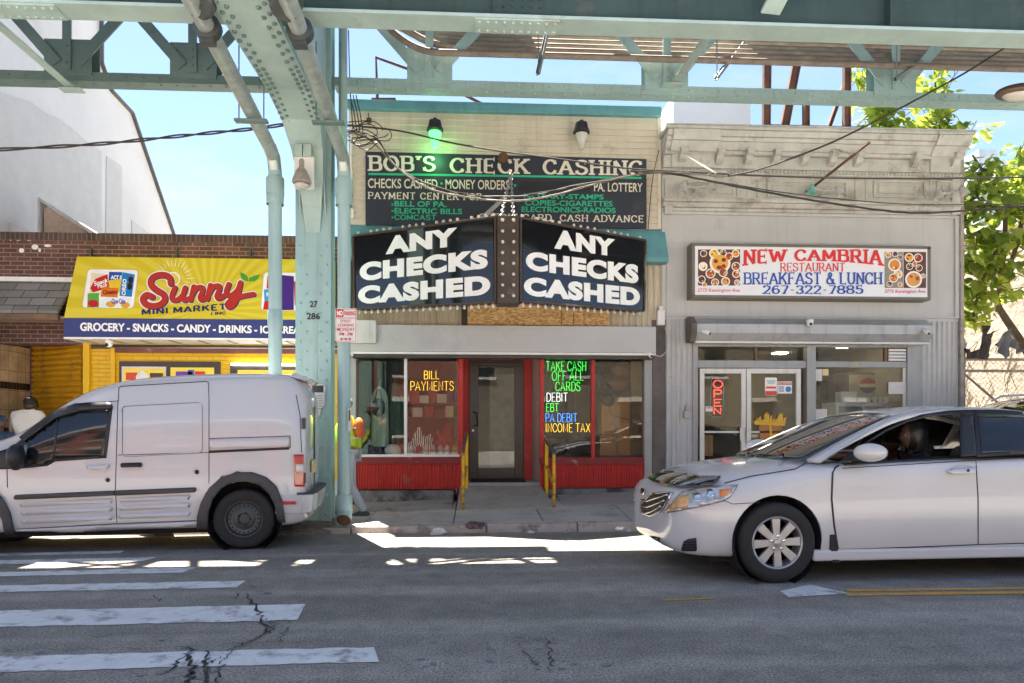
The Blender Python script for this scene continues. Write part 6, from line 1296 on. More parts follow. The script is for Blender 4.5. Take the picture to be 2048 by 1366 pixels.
ins = thing('cable_insulator', 'brown screw insulator at the top left of the siding', 'insulator', tuple(P(737, 245, FY - .06))); MB().tube([P(737, 226, FY - .03), P(738, 250, FY - .05)], .008, 6).build('rod', M_rust, ins); MB().lathe(P(738, 236, FY - .05), (0, 0, -1), [(.02, 0), (.04, .01), (.04, .03), (.025, .04), (.04, .05), (.04, .07), (.02, .08)], 10).build('insulator_body', pm('brown_ceramic', (.12, .06, .03), .3), ins)
# ---- handrails at the ramp
M_yr = pm('yellow_rail', lin('#d6a516'), .5, var=.15, dirt=(.12, .07, .04), dirt_amt=.55, dscale=7)
for (bx_, fx, ytop, fy_, lab) in ((933, 926, 866, 905, 'worn yellow handrail left of the entry ramp'), (1093, 1108, 882, 908, 'worn yellow handrail right of the entry ramp')):
    t = thing('handrail', lab, 'handrail', (xf(bx_), 10.5, .05), group='yellow handrails beside the ramp')
    bp, fp = P(bx_, ytop, 10.9), P(fx, fy_, 10.0)
    MB().tube([(bp.x, 10.9, .1), (bp.x, 10.9, bp.z)], .03, 10).build('rear_post', pm('clean_yellow', lin('#e0b010'), .5, var=.1), t, smooth=True)
    MB().tube([(fp.x, 10.0, .04), (fp.x, 10.0, fp.z)], .025, 10).build('front_post', M_yr, t, smooth=True)
    MB().tube([(bp.x, 10.88, bp.z - .02), (fp.x + (bp.x - fp.x) * .1, 10.06, fp.z + .05), (fp.x, 10.0, fp.z - .02)], .026, 10).build('top_rail', pm('bare_rail', (.14, .12, .1), .5, .4, var=.3), t, smooth=True)
    MB().tube([(bp.x, 10.86, .65), (fp.x, 10.02, .42)], .022, 8).build('mid_rail', M_yr, t, smooth=True)

# ---- goods inside the windows
def prop(name, label, cat, mb, mat, grp=None, **k): return tag(mb.build(name, mat, **k), label, cat, grp)
zfl = .785
cols = ['#d8d2c8', '#a8332c', '#cfc6b8', '#c9a9a0', '#b7b7b7', '#d7d0c2', '#d0a820']; rr = random.Random(6)
names = ['pale cream', 'red', 'beige', 'dusty pink', 'grey', 'off white', 'yellow']
for i, cc in enumerate(cols):
    x = 822 + i * 14.5; c = P(x, 910, 11.3); mb = MB(); mb.sph((c.x, 11.28, zfl + .055), (.052, .13, .06), 12, 8); mb.sph((c.x, 11.37, zfl + .12), (.045, .06, .075), 10, 6); mb.v = [(a, b_, max(z, zfl + .018)) for a, b_, z in mb.v]
    o = mb.build('shoe', flatm(cc, .6), smooth=True); tag(o, '%s shoe in the row along the left window sill' % names[i], 'shoe', 'shoes along the window sill')
    MB().box(c.x - .05, c.x + .05, 11.15, 11.42, zfl, zfl + .018).build('sole', M_white if i % 2 else M_rubber, o, bevel=.01)
def garment(x0, y0, x1, y1, Y, mat, lab, wave=9, name='hanging_coat', cat='coat'):
    a, b_ = P(x0, y1, Y), P(x1, y0, Y); mb = MB(); n = 20; m = 10; vs = []
    for s_ in (-1, 1):
        for j in range(m + 1):
            t = j / m; wd_ = (.55 + .45 * min(1, t * 5)) * (1 if t < .3 else 1 + .08 * t)
            for i in range(n + 1):
                u = i / n; x = (a.x + b_.x) / 2 + (u - .5) * (b_.x - a.x) * wd_; vs.append((x, Y + s_ * (.06 * math.sin(math.pi * u) + .004) + .018 * math.sin(u * wave * 2 + j * .3) * t, b_.z + (a.z - b_.z) * t - (abs(u - .5) * .12 if j == 0 else 0)))
    fs = []
    for s_ in (0, 1):
        o_ = s_ * (n + 1) * (m + 1)
        for j in range(m):
            for i in range(n): k = o_ + j * (n + 1) + i; fs.append((k, k + 1, k + n + 2, k + n + 1))
    mb.add(vs, fs); mb.tube([((a.x + b_.x) / 2, Y, b_.z), ((a.x + b_.x) / 2, Y, b_.z + .06), ((a.x + b_.x) / 2 + .03, Y, b_.z + .1)], .006, 5)
    prop(name, lab, cat, mb, mat, smooth=True)
garment(743, 772, 776, 893, 11.5, pm('sage_cloth', lin('#97a598'), .9, var=.15), 'long sage green coat hanging in the left window'); garment(777, 762, 803, 893, 11.65, pm('bottle_cloth', lin('#33493e'), .9, var=.2), 'dark green coat hanging beside the sage coat')
mb = MB(); c = P(757, 815, 11.35); mb.sph((c.x, 11.35, c.z), (.115, .05, .15), 16, 10); mb.tube([c + Vector((-.06, 0, .1)), c + Vector((-.02, 0, .3)), c + Vector((.02, 0, .3)), c + Vector((.06, 0, .1))], .01, 6); prop('backpack', 'dark backpack hanging in front of the coats', 'backpack', mb, pm('bag_cloth', (.02, .022, .03), .8), smooth=True)
mb = MB(); rr = random.Random(2)
c = P(786, 905, 11.4); mb.sph((c.x, 11.4, zfl + .1), (.14, .12, .11), 12, 8); prop('cushion', 'white cushion on the left window display floor', 'cushion', mb, pm('white_cloth', (.6, .58, .55), .9, bump=.3, bscale=14), smooth=True)
def stripes():
    m, n, l, b = newmat('zebra_cloth'); tc = n.new('ShaderNodeTexCoord'); wv = n.new('ShaderNodeTexWave'); wv.inputs['Scale'].default_value = 9; wv.inputs['Distortion'].default_value = 4; rp = n.new('ShaderNodeValToRGB'); e = rp.color_ramp.elements; e[0].position = .45; e[1].position = .55; e[0].color = (.02, .02, .022, 1); e[1].color = (.8, .76, .7, 1)
    l.new(tc.outputs['Object'], wv.inputs['Vector']); l.new(wv.outputs['Fac'], rp.inputs['Fac']); l.new(rp.outputs['Color'], b.inputs['Base Color']); b.inputs['Roughness'].default_value = .9; return m
def heap(x0, x1, ytop, Y, mat, lab):
    a, b_ = P(x0, ytop, Y), P(x1, ytop, Y); mb = MB(); n = 22; m = 10; hz = a.z - zfl; o_ = []; rr2 = random.Random(int(x0))
    ph = [rr2.uniform(0, 6) for _ in range(6)]
    for j in range(m + 1):
        for i in range(n + 1):
            u, v = i / n, j / m; env = (math.sin(math.pi * u) ** .5) * (math.sin(math.pi * v) ** .5); h = hz * env * (.75 + .16 * math.sin(u * 13 + ph[0] + v * 5) + .12 * math.sin(v * 17 + ph[1] - u * 7)); mb.v.append((a.x + (b_.x - a.x) * u, Y + (v - .5) * .5, zfl + max(0, h)))
    mb.f += [(j * (n + 1) + i, j * (n + 1) + i + 1, (j + 1) * (n + 1) + i + 1, (j + 1) * (n + 1) + i) for j in range(m) for i in range(n)]
    mb.f.append(tuple(range(n + 1))[::-1]); prop('clothes_heap', lab, 'clothes', mb, mat, smooth=True)
heap(812, 872, 852, 11.75, stripes(), 'heap of black and white striped clothes in the left window'); heap(862, 918, 842, 11.9, pm('dark_red_cloth', lin('#98322f'), .9, var=.6, scale=14), 'heap of dark red clothes beside the striped heap'); heap(815, 915, 868, 12.25, pm('dull_cloth', lin('#7a6a58'), .9, var=.7, scale=10), 'heap of dull brown clothes behind the striped heap'); heap(716, 772, 872, 11.6, pm('dark_cloth', lin('#544b5c'), .9, var=.7, scale=12), 'heap of dark clothes under the hanging coats')
def carton(x0, y0, x1, y1, Y, lab, d=.4):
    a, b_, c, e = RC(x0, y0, x1, y1, Y); t = thing('cardboard_box', lab, 'box', ((a + b_) / 2, Y, c)); MB().box(a, b_, Y, Y + d, c, e).build('carton', M_card, t, bevel=.006); MB().box((a + b_) / 2 - .025, (a + b_) / 2 + .025, Y - .002, Y + d + .002, c + .02, e + .002).build('packing_tape', pm('brown_tape', lin('#8f6c48'), .3), t)
z_ = P(1230, 911, 11.6)
carton(1203, 795, 1260, 870, 11.6, 'tall plain carton in the right shop window'); carton(1200, 870, 1268, 911, 11.55, 'wide carton under the tall one in the right window')
for (x, y, w, lab) in ((1238, 765, .22, 'brown tote bag piled on the cartons, the lower one'), (1245, 742, .2, 'brown tote bag at the top of the pile')):
    c = P(x, y, 11.7); mb = MB(); mb.sph((c.x, 11.75, c.z), (w, .12, .13), 14, 8); mb.tube([c + Vector((-.08, 0, .1)), c + Vector((-.05, 0, .2)), c + Vector((.05, 0, .2)), c + Vector((.08, 0, .1))], .008, 6); prop('tote_bag', lab, 'bag', mb, pm('brown_leather', lin('#6d3f24'), .55, var=.3, scale=9), smooth=True)
mb = MB(); c = P(1216, 800, 11.4); mb.sph((c.x, 11.4, c.z), (.12, .05, .11), 12, 8); mb.tube([c + Vector((-.08, 0, .06)), P(1196, 770, 11.4), P(1200, 745, 11.4), P(1226, 780, 11.4), c + Vector((.08, 0, .08))], .014, 6); mb.tube([c, P(1222, 830, 11.4), P(1250, 838, 11.4), P(1262, 840, 11.4)], .005, 5); prop('shoulder_bag', 'black shoulder bag with strap hanging in the right window', 'bag', mb, M_black, smooth=True)
mb = MB(); mb.px(1262, 716, 1288, 911, 11.5, 11.55); prop('plywood_panel', 'tan plywood panel at the right end of the shop window', 'panel', mb, pm('ply', lin('#7b5f38'), .7, var=.2))
mb = MB(); mb.px(1092, 790, 1130, 911, 12.4, 12.8); mb.px(1135, 720, 1180, 911, 12.6, 13.1); prop('display_cabinet', 'brown cabinet standing behind the neon words', 'cabinet', mb, pm('cabinet_wood', lin('#3c2620'), .6, var=.2), bevel=.01)
for i, (x, y, w, h, cc) in enumerate(((826, 790, 12, 16, '#b03028'), (848, 796, 9, 10, '#d8d2c6'), (866, 788, 8, 18, '#8a2a2a'), (884, 794, 10, 12, '#c9c2b2'), (900, 790, 7, 16, '#3a4a6a'), (835, 822, 10, 14, '#d5cfc4'), (858, 820, 9, 16, '#a52f28'), (880, 824, 10, 12, '#5a4030'), (899, 820, 8, 16, '#c8b48a'))):
    mb = MB(); mb.px(x - w, y - h / 2, x + w, y + h / 2 + (806 - y - h / 2 if y < 810 else 834 - y - h / 2), 12.35, 12.5); prop('display_box', ['red box', 'short white box', 'tall maroon box', 'cream box', 'navy box', 'pale box on the lower shelf', 'red box on the lower shelf', 'brown box on the lower shelf', 'tan box on the lower shelf'][i] + ' on the display shelf of the left window', 'box', mb, flatm(cc, .6), 'boxes on the display shelf', bevel=.004)
mb = MB(); mb.px(812, 806, 912, 809, 12.3, 12.65); mb.px(812, 834, 912, 837, 12.3, 12.65); mb.px(812, 770, 815, 911, 12.6, 12.65); mb.px(909, 770, 912, 911, 12.6, 12.65); prop('display_shelf', 'dark two tier display shelf at the back of the left window', 'shelf', mb, M_wood)
# restaurant counter
rc = thing('serving_counter', 'white serving counter behind the restaurant window', 'counter', tuple(P(1720, 900, 12.0)))
mb = MB(); a, b_, c, e = RC(1672, 805, 1782, 960, 11.9); mb.box(a, b_, 11.9, 12.4, e - .07, e); mb.box(a, a + .06, 11.9, 12.4, .2, e - .07); mb.box(b_ - .06, b_, 11.9, 12.4, .2, e - .07); mb.box(a + .06, b_ - .06, 12.35, 12.4, .2, e - .07); mb.box((a + b_) / 2 - .03, (a + b_) / 2 + .03, 11.9, 12.35, .2, e - .07); mb.build('cabinet', M_white, rc, bevel=.005)
zt_c = e
def stack(x, w, h, Y, lab, nm='takeout_box', mat=None): c = P(x, 805, Y); prop(nm, lab, 'box', MB().box(c.x - w, c.x + w, Y - .1, Y + .1, zt_c, zt_c + h), mat or pm('foam_white', (.68, .67, .64), .6), bevel=.006)
stack(1692, .15, .2, 12.1, 'tall stack of white takeout boxes on the serving counter'); stack(1722, .12, .1, 12.1, 'low stack of white takeout boxes on the serving counter')
for i, x in enumerate((1750, 1762, 1776)):
    c = P(x, 800, 12.05); prop('paper_cup', ['first white paper cup with straws on the counter', 'second white paper cup, middle of the three on the counter', 'white paper cup nearest the right end of the counter'][i], 'cup', MB().lathe((c.x, 12.05, zt_c), (0, 0, 1), [(.035, 0), (.045, .1), (.047, .1), (.047, .11)], 14), pm('foam_white', (.68, .67, .64), .6), 'paper cups on the counter', smooth=True)
fr = thing('drinks_fridge', 'dark drinks fridge with round red white and blue emblem', 'fridge', tuple(P(1735, 800, 13.2)))
a, b_, c, e = RC(1690, 745, 1772, 960, 13.2); MB().box(a, b_, 13.2, 13.8, .2, e).build('cabinet', pm('fridge_dark', (.12, .1, .09), .4), fr, bevel=.01)
f = facade(13.2); mb = MB(); f.poly(mb, R4(1698, 749, 1760, 800), -.001, .008); mb.build('panel', pm('fridge_panel', (.4, .36, .3), .4), fr)
for nm, colr, y0, y1, d in (('emblem_red', '#a8322c', 0, .5, .014), ('emblem_white', '#cfc8ba', .38, .62, .016), ('emblem_blue', '#23406e', .6, 1, .014)):
    mb = MB(); pts = []
    for k in range(25):
        q = 2 * math.pi * k / 24; y = .5 + .5 * math.sin(q); yy = min(max(y, y0), y1); w = math.sqrt(max(0, .25 - (yy - .5) ** 2)) * (1 if math.cos(q) > 0 else -1); w = w if abs(math.cos(q)) > .05 else w
        pts.append((1735 + w * 34, 756 + yy * 30))
    f.poly(mb, pts[:-1], 0, d); mb.build(nm, flatm(colr), fr)
mb = MB(); a, b_, c, e = RC(1655, 760, 1685, 800, 13.6); mb.box(a, b_, 13.6, 13.9, c, e); mb.box(a - .3, b_ + .1, 13.55, 14.0, .2, c); prop('coffee_machine', 'dark coffee machine on a cabinet inside the restaurant', 'machine', mb, pm('machine_dark', (.05, .05, .055), .35, .3), bevel=.01)
mb = MB(); a, b_, c, e = RC(1412, 800, 1480, 960, 14.6); mb.box(a, b_, 14.6, 15.2, .2, 1.3); prop('restaurant_cabinet', 'dark cabinet at the back of the restaurant behind the left door', 'cabinet', mb, M_int_d, bevel=.01)
carton(1408, 870, 1426, 912, 11.4, 'small carton standing inside the left restaurant door', .3)
# litter along the kerb
rr = random.Random(12)
def crumple(name, lab, cat, px, py, s_, mat, seed):
    r3 = random.Random(seed); c = G(px, py, -.078 if c_road(py) else .0); mb = MB(); mb.sph((c.x, c.y, c.z + s_ * .3), (s_, s_ * .7, s_ * .32), 9, 6); mb.v = [(x + r3.uniform(-.25, .25) * s_, y + r3.uniform(-.25, .25) * s_, max(c.z + .003, z + r3.uniform(-.15, .2) * s_)) for x, y, z in mb.v]; prop(name, lab, cat, mb, mat)
c_road = lambda y: y > 1062
M_litter = pm('litter_white', (.62, .61, .58), .7, var=.1)
crumple('litter', 'flattened white wrapper in the gutter below the sunlit kerb', 'litter', 878, 1069, .11, M_litter, 1); crumple('litter', 'dark crushed cup and leaves caught on the kerb', 'litter', 952, 1058, .13, pm('litter_dark', (.09, .05, .06), .7, var=.6, scale=20), 2); crumple('litter', 'small white scrap in the gutter toward the car', 'litter', 1238, 1060, .06, M_litter, 3); crumple('litter', 'tiny white scrap near the silver car nose', 'litter', 1258, 1063, .035, M_litter, 4); crumple('litter', 'thin white scrap in the gutter at mid kerb', 'litter', 1060, 1067, .05, M_litter, 5)
# ---------------------------------------------------------------- vehicles: lofted shells, details laid on the shell surface
M_carw = pm('white_car_paint', (.53, .535, .54), .22, var=.035, scale=1.5, coat=.6, dirt=(.5, .49, .47), dirt_amt=.06, dscale=2.5)
M_vanw = pm('white_van_paint', (.53, .535, .545), .2, var=.02, scale=1.2, coat=.7)
M_trim = pm('grey_trim', (.055, .056, .058), .6, var=.12, bump=.1, bscale=150)
M_dglass = pm('tinted_glass', (.010, .011, .012), .03, var=.05, spec=.5, coat=.2)
M_seam = pm('panel_gap', (.03, .03, .032), .8)
M_chrome = pm('chrome', (.6, .61, .62), .12, 1.0, var=.05)
M_alloy = pm('alloy', (.42, .42, .42), .35, .6, var=.08)
M_tyre = pm('tyre', (.017, .017, .017), .78, var=.2, scale=20, bump=.15)
M_well = pm('wheel_well', (.01, .01, .01), .9)
M_cglass = glass_mat('car_glass', tint=(.62, .72, .70), boost=.10)
def bake(o, mods):
    for kind, kw in mods:
        md = o.modifiers.new(kind, kind)
        for k, v in kw.items(): setattr(md, k, v)
    bpy.context.view_layer.update(); me = bpy.data.meshes.new_from_object(o.evaluated_get(bpy.context.evaluated_depsgraph_get())); o.modifiers.clear(); old = o.data; o.data = me; bpy.data.meshes.remove(old); return o
def loft(secs, name, mat, root, sub=2):
    mb = MB(); n = len(secs[0][1])
    for x, pr in secs: mb.v += [(x, -y, z) for y, z in pr] + [(x, y, z) for y, z in pr[-2:0:-1]]
    k = 2 * n - 2
    for i in range(len(secs) - 1):
        for j in range(k): mb.f.append((i * k + j, i * k + (j + 1) % k, (i + 1) * k + (j + 1) % k, (i + 1) * k + j))
    for i in (0, len(secs) - 1):
        b = i * k
        for j in range(n - 1): mb.f.append(tuple(dict.fromkeys((b + j, b + j + 1, b + (k - j - 1) % k, b + (k - j) % k))))
    o = mb.build(name, mat, root); return bake(o, [('SUBSURF', dict(levels=sub, render_levels=sub))])
def cutter(mb):
    me = bpy.data.meshes.new('c'); me.from_pydata(mb.v, [], mb.f); bm = bmesh.new(); bm.from_mesh(me); bmesh.ops.recalc_face_normals(bm, faces=bm.faces[:]); bm.to_mesh(me); bm.free(); o = bpy.data.objects.new('c', me); COL.objects.link(o); return o
def cut(o, mbs):
    par = o.parent; o.parent = None
    for mb in mbs:
        c = cutter(mb); bake(o, [('BOOLEAN', dict(object=c, operation='DIFFERENCE', solver='EXACT'))]); bpy.data.objects.remove(c)
    o.parent = par; me = o.data; me.polygons.foreach_set('use_smooth', [True] * len(me.polygons)); me.set_sharp_from_angle(angle=R_(38)); return o
class Veh:
    def __init__(s, name, label, contact, alpha, x0, hw, z=0):
        w = G(*contact, z); a = R_(alpha); s.hw = hw; s.c, s.s = math.cos(a), math.sin(a)
        s.o = Vector((w.x - (x0 * s.c + hw * s.s), w.y - (x0 * s.s - hw * s.c), z)); s.root = thing(name, label, name.split('_')[-1], s.o, a, local=True); s.bv = None
    def loc(s, v, pt=True):
        v = Vector(v); v = v - s.o if pt else v; return Vector((v.x * s.c + v.y * s.s, -v.x * s.s + v.y * s.c, v.z))
    def surf(s, *objs):
        s.bv = [BVHTree.FromPolygons([v.co.copy() for v in (o.data if hasattr(o, 'data') else o).vertices], [tuple(p.vertices) for p in (o.data if hasattr(o, 'data') else o).polygons]) for o in objs]
    def at(s, x, y, side):  # point where a photo pixel meets the plane y=side of the vehicle
        o, d = s.loc((0, 0, CH)), s.loc(ray(x, y), False); t = (side - o.y) / d.y; return o + d * t
    def hit(s, x, y):
        o, d = s.loc((0, 0, CH)), s.loc(ray(x, y), False).normalized(); best = None
        for b in s.bv:
            h = b.ray_cast(o, d)
            if h[0] and (best is None or h[3] < best[3]): best = h
        return best
    def lay(s, name, pts, mat, off=.004, deep=.006, step=9, par=None, mirror=False, label=None, smooth=True):
        bm = bmesh.new(); bm.faces.new([bm.verts.new((x, y, 0)) for x, y in pts]); xs = [p[0] for p in pts]; ys = [p[1] for p in pts]
        for ax, lo, hi in ((0, min(xs), max(xs)), (1, min(ys), max(ys))):
            for k in range(1, int((hi - lo) / step) + 1):
                co = [0, 0, 0]; no = [0, 0, 0]; co[ax] = lo + k * step; no[ax] = 1; bmesh.ops.bisect_plane(bm, geom=bm.verts[:] + bm.edges[:] + bm.faces[:], plane_co=co, plane_no=no)
        bad = []
        for v in bm.verts:
            h = s.hit(v.co.x, v.co.y)
            if h is None: bad.append(v)
            else:
                n = h[1]; d = s.loc(ray(v.co.x, v.co.y), False)
                v.co = h[0] + (n if n.dot(d) < 0 else -n) * off
        bmesh.ops.delete(bm, geom=bad, context='VERTS'); bmesh.ops.triangulate(bm, faces=bm.faces[:])
        bmesh.ops.recalc_face_normals(bm, faces=bm.faces[:])
        me = bpy.data.meshes.new(name); bm.to_mesh(me); bm.free(); out = []
        for sd in ((1, -1) if mirror else (1,)):
            m2 = me if sd == 1 else me.copy()
            if sd == -1:
                for v in m2.vertices: v.co.y = -v.co.y
                m2.flip_normals()
            o = bpy.data.objects.new(name, m2); COL.objects.link(o); o.parent = par or s.root; BASE[o] = Vector((0, 0, 0))
            if not m2.materials: m2.materials.append(mat)
            if smooth: m2.polygons.foreach_set('use_smooth', [True] * len(m2.polygons)); m2.set_sharp_from_angle(angle=R_(40))
            md = o.modifiers.new('t', 'SOLIDIFY'); md.thickness = deep; md.offset = 0; out.append(o)
            if label: o['label'] = label
        return out[0]
    def line(s, name, pts, w, mat=None, off=.0025, par=None, deep=.003):
        q = []
        for i in range(len(pts) - 1):
            n = max(1, int(math.dist(pts[i], pts[i + 1]) / 9)); q += [tuple(Vector(pts[i]).lerp(Vector(pts[i + 1]), k / n)) for k in range(n)]
        q.append(pts[-1]); L, Rr = ribbon2d(q, lambda a, b: w); return s.lay(name, L + Rr[::-1], mat or M_seam, off, deep, 400, par)
def rrect(x0, y0, x1, y1, r, sk=0.0):
    return [(x, y + sk * (x - x0)) for x, y in rpoly([(x0, y0), (x1, y0), (x1, y1), (x0, y1)], r)]
def wheel(root, x, y, r, w, side, rim, spokes, holes=0, rimr=.62):
    t = MB(); pr = [(r * rimr, 0), (r * (rimr + .06), -.012), (r * .86, -.018), (r * .95, -.008), (r * .985, .02), (r, .05), (r, w - .05), (r * .985, w - .02), (r * .9, w), (r * rimr, w)]
    c = Vector((x, y, r)); ax = Vector((0, -side, 0)); f = lambda p: [(a, -h if side > 0 else -h) for a, h in p]
    t.lathe(c, (0, side, 0), pr, 48, False); wo = t.build('tyre', M_tyre, root, smooth=True, angle=50)
    b = MB(); b.lathe(c, (0, side, 0), [(r * rimr, .0), (r * (rimr - .02), -.006), (r * (rimr - .05), .0), (r * (rimr - .07), .05), (r * (rimr - .08), .12)], 48, False); bk = MB(); bk.lathe(c, (0, side, 0), [(r * .58, .11), (0, .11)], 32); bk.lathe(c, (0, side, 0), [(r * .36, .07), (r * .36, .1)], 24); bk.build('brake_disc', M_well, wo)
    hub = MB()
    if spokes:
        for k in range(spokes):
            a = 2 * math.pi * k / spokes + .05; d = Vector((math.cos(a), 0, math.sin(a))); p = Vector((-math.sin(a), 0, math.cos(a)))
            q = [c + d * r * .1 + p * r * .075, c + d * r * .1 - p * r * .075, c + d * r * .59 - p * r * .105, c + d * r * .59 + p * r * .105]; yo = [.012, .012, .006, .006]
            b.hexa([Vector((v.x, y + side * (o_ + .03), v.z)) for v, o_ in zip(q, yo)] + [Vector((v.x, y + side * o_, v.z)) for v, o_ in zip(q, yo)])
        b.lathe(c, (0, side, 0), [(r * .24, .03), (r * .22, .01), (r * .1, .008), (r * .1, -.002), (r * .085, -.006), (0, -.006)], 24, False)
        for k in range(5): a = 2 * math.pi * k / 5 + 1.57; hub.lathe(c + Vector((math.cos(a), 0, math.sin(a))) * r * .165, (0, -side, 0), [(r * .035, -.012), (r * .035, .004), (0, .006)], 10)
    else:
        b.lathe(c, (0, side, 0), [(r * (rimr - .04), .03), (r * .5, .012), (r * .36, .022), (r * .3, .008), (r * .2, .004), (r * .16, .03), (0, .032)], 40, False)
        for k in range(holes): a = 2 * math.pi * k / holes; hub.lathe(c + Vector((math.cos(a), 0, math.sin(a))) * r * .455, (0, -side, 0), [(r * .032, -.022), (r * .032, -.0125), (0, -.012)], 10)
        for k in range(5): a = 2 * math.pi * k / 5; hub.lathe(c + Vector((math.cos(a), 0, math.sin(a))) * r * .21, (0, -side, 0), [(r * .03, -.01), (r * .03, .008), (0, .01)], 8)
    b.build('rim', rim, wo, smooth=True, angle=40); hub.build('lug_nut', M_chrome if spokes else M_well, wo); return wo

# ---- the white van at the left
V = Veh('white_van', 'white high roof panel van waiting by the kerb with dark front window', (487, 1099), 6.5, 2.912, .75, -.035); V.root['category'] = 'van'
def vs(x, w, zb, zbt, wsh, zsh, zt):
    x = 3 + (x - 3) * .87 if x > 3 else x; w *= .838; wsh *= .838; zb -= .04; zt += .05 if x > .9 else 0; zsh += .045 if x > .9 else 0
    return (x, [(0, zb), (w * .8, zb), (w * .965, zb + .03), (w, zb + .16), (w, .62), (w * .995, zbt), ((w + wsh) / 2 + .035, (zbt + zsh) / 2 + .04), (wsh, zsh), (wsh - .10, zsh + (zt - zsh) * .62), (wsh * .5, zt - .015), (0, zt)])
body = loft([vs(*q) for q in ((-.88, .55, .36, .54, .5, .62, .64), (-.85, .68, .3, .6, .6, .74, .77), (-.70, .82, .25, .7, .7, .86, .9), (-.35, .88, .25, .82, .76, .96, 1.01), (.1, .895, .25, .9, .8, 1.03, 1.1), (.45, .895, .25, .93, .82, 1.07, 1.2), (.70, .895, .25, .95, .80, 1.15, 1.34), (1.0, .895, .25, .98, .765, 1.38, 1.53), (1.25, .895, .25, 1.0, .745, 1.56, 1.68), (1.55, .895, .25, 1.0, .735, 1.68, 1.79), (2.0, .895, .25, 1.0, .735, 1.74, 1.85), (2.6, .895, .25, 1.0, .735, 1.77, 1.88), (3.2, .89, .25, 1.0, .735, 1.79, 1.89), (3.42, .885, .26, 1.0, .72, 1.77, 1.88), (3.54, .865, .28, 1.0, .69, 1.70, 1.80), (3.615, .82, .31, 1.0, .65, 1.58, 1.68), (3.64, .80, .33, 1.0, .63, 1.52, 1.62))], 'body', M_vanw, V.root)
V.surf(body); keep = body.data.copy()
wells = []
for x in (0, 2.912):
    for sd in (-1, 1): wells.append(MB().lathe((x, sd * .44, .335), (0, sd, 0), [(.395, 0), (.395, .6)], 36))
cut(body, wells); V.surf(keep)
for x in (0, 2.912):
    for sd in (-1, 1):
        wheel(V.root, x, sd * .73, .322, .2, -sd, M_dkmetal, 0, 20, .62).name = 'wheel'
        MB().lathe((x, sd * .738, .335), (0, -sd, 0), [(.391, 0), (.391, .28), (0, .28)], 36, False).build('wheel_well', M_well, V.root)
MB().box(-.6, 3.4, -.6, .6, .17, .3).build('chassis', M_well, V.root)
V.lay('window_surround', [(-30, 912), (20, 896), (44, 879), (113, 828), (158, 813), (222, 809), (226, 812), (213, 916), (110, 923), (95, 932), (46, 937), (-30, 940)], M_black, .003, .004, mirror=True)
gw = V.lay('front_window', [(50, 886), (116, 838), (161, 824), (218, 819), (208, 912), (109, 918), (94, 927), (49, 929)], M_dglass, .009, .004, mirror=True)
V.lay('wind_deflector', [(43, 878), (113, 825), (154, 810), (219, 806), (226, 810), (226, 819), (219, 820), (161, 824), (116, 838), (51, 885)], M_black, .03, .012, mirror=True)
V.line('quarter_divider', [(117, 838), (108, 919)], 3.2, M_black, .014)
for pts in ([(236, 803), (231, 973), (234, 1045)], [(237, 803), (238, 777), (242, 773), (412, 763), (417, 766), (418, 800), (418, 967)], [(14, 938), (15, 975)], [(36, 1058), (234, 1047), (394, 1041)], [(419, 877), (580, 872), (581, 896)], [(60, 864), (120, 822), (170, 806), (236, 802)], [(236, 910), (418, 905)], [(592, 790), (600, 830), (603, 905)]): V.line('panel_gap', pts, 1.3)
fr2 = rrect(244, 812, 404, 913, 9, -.05); V.line('pressed_panel', fr2 + [fr2[0]], 1.6, M_vanw, .006, deep=.01); V.line('panel_gap', [(a + 1, b + 1) for a, b in fr2] + [(fr2[0][0] + 1, fr2[0][1] + 1)], .6)
V.lay('slide_rail', [(419, 901), (580, 894), (578, 899), (419, 906)], M_black, .004, .008); V.lay('rail_cover', [(420, 879), (579, 874), (579, 892), (420, 898)], M_vanw, .010, .012)
V.lay('side_moulding', [(31, 993), (34, 989.5), (230.5, 981), (230.5, 990.5), (34, 999), (31, 996)], M_trim, .02, .03, mirror=True); V.lay('side_moulding', [(232.5, 981), (390, 974.5), (394, 979), (390, 984.5), (232.5, 991)], M_trim, .02, .03, mirror=True)
for y0, y1, xa in ((1005, 989, 40), (1022, 1005, 43), (1039, 1022, 43)):
    for a, b in ((xa, 227), (238, 382)):
        f_ = lambda x: y0 + (y1 - y0) * (x - 40) / 340; V.lay('pressed_rib', [(a, f_(a) + 4), (a + 5, f_(a)), (b - 5, f_(b)), (b, f_(b) + 4), (b - 4, f_(b) + 9), (a + 4, f_(a) + 9)], M_vanw, .007, .012)
V.lay('door_handle', rrect(176, 929, 219, 938, 4, -.03), M_vanw, .022, .02); V.lay('door_handle', rrect(243, 926, 285, 935, 4, -.03), M_black, .022, .02, label='black handle of the sliding door')
for x, y in ((216, 960), (394, 944)): V.lay('fuel_cap' if x > 300 else 'lock_cap', [(x + 4.4 * math.cos(k * .63), y + 4.6 * math.sin(k * .63)) for k in range(10)], M_black, .006, .008)
V.lay('wheel_arch_flare', [(394, 1054), (396, 1030), (404, 1003), (420, 975), (445, 953), (475, 944), (505, 944), (533, 954), (553, 972), (565, 1000), (571, 1042), (556, 1042), (551, 1012), (539, 987), (520, 970), (495, 963), (468, 964), (444, 976), (427, 997), (418, 1025), (416, 1054)], M_trim, .022, .03, mirror=True)
V.lay('wheel_arch_flare', [(-40, 955), (-10, 978), (10, 1000), (22, 1025), (30, 1060), (33, 1078), (15, 1078), (8, 1040), (-4, 1015), (-20, 995), (-40, 975)], M_trim, .022, .03, mirror=True)
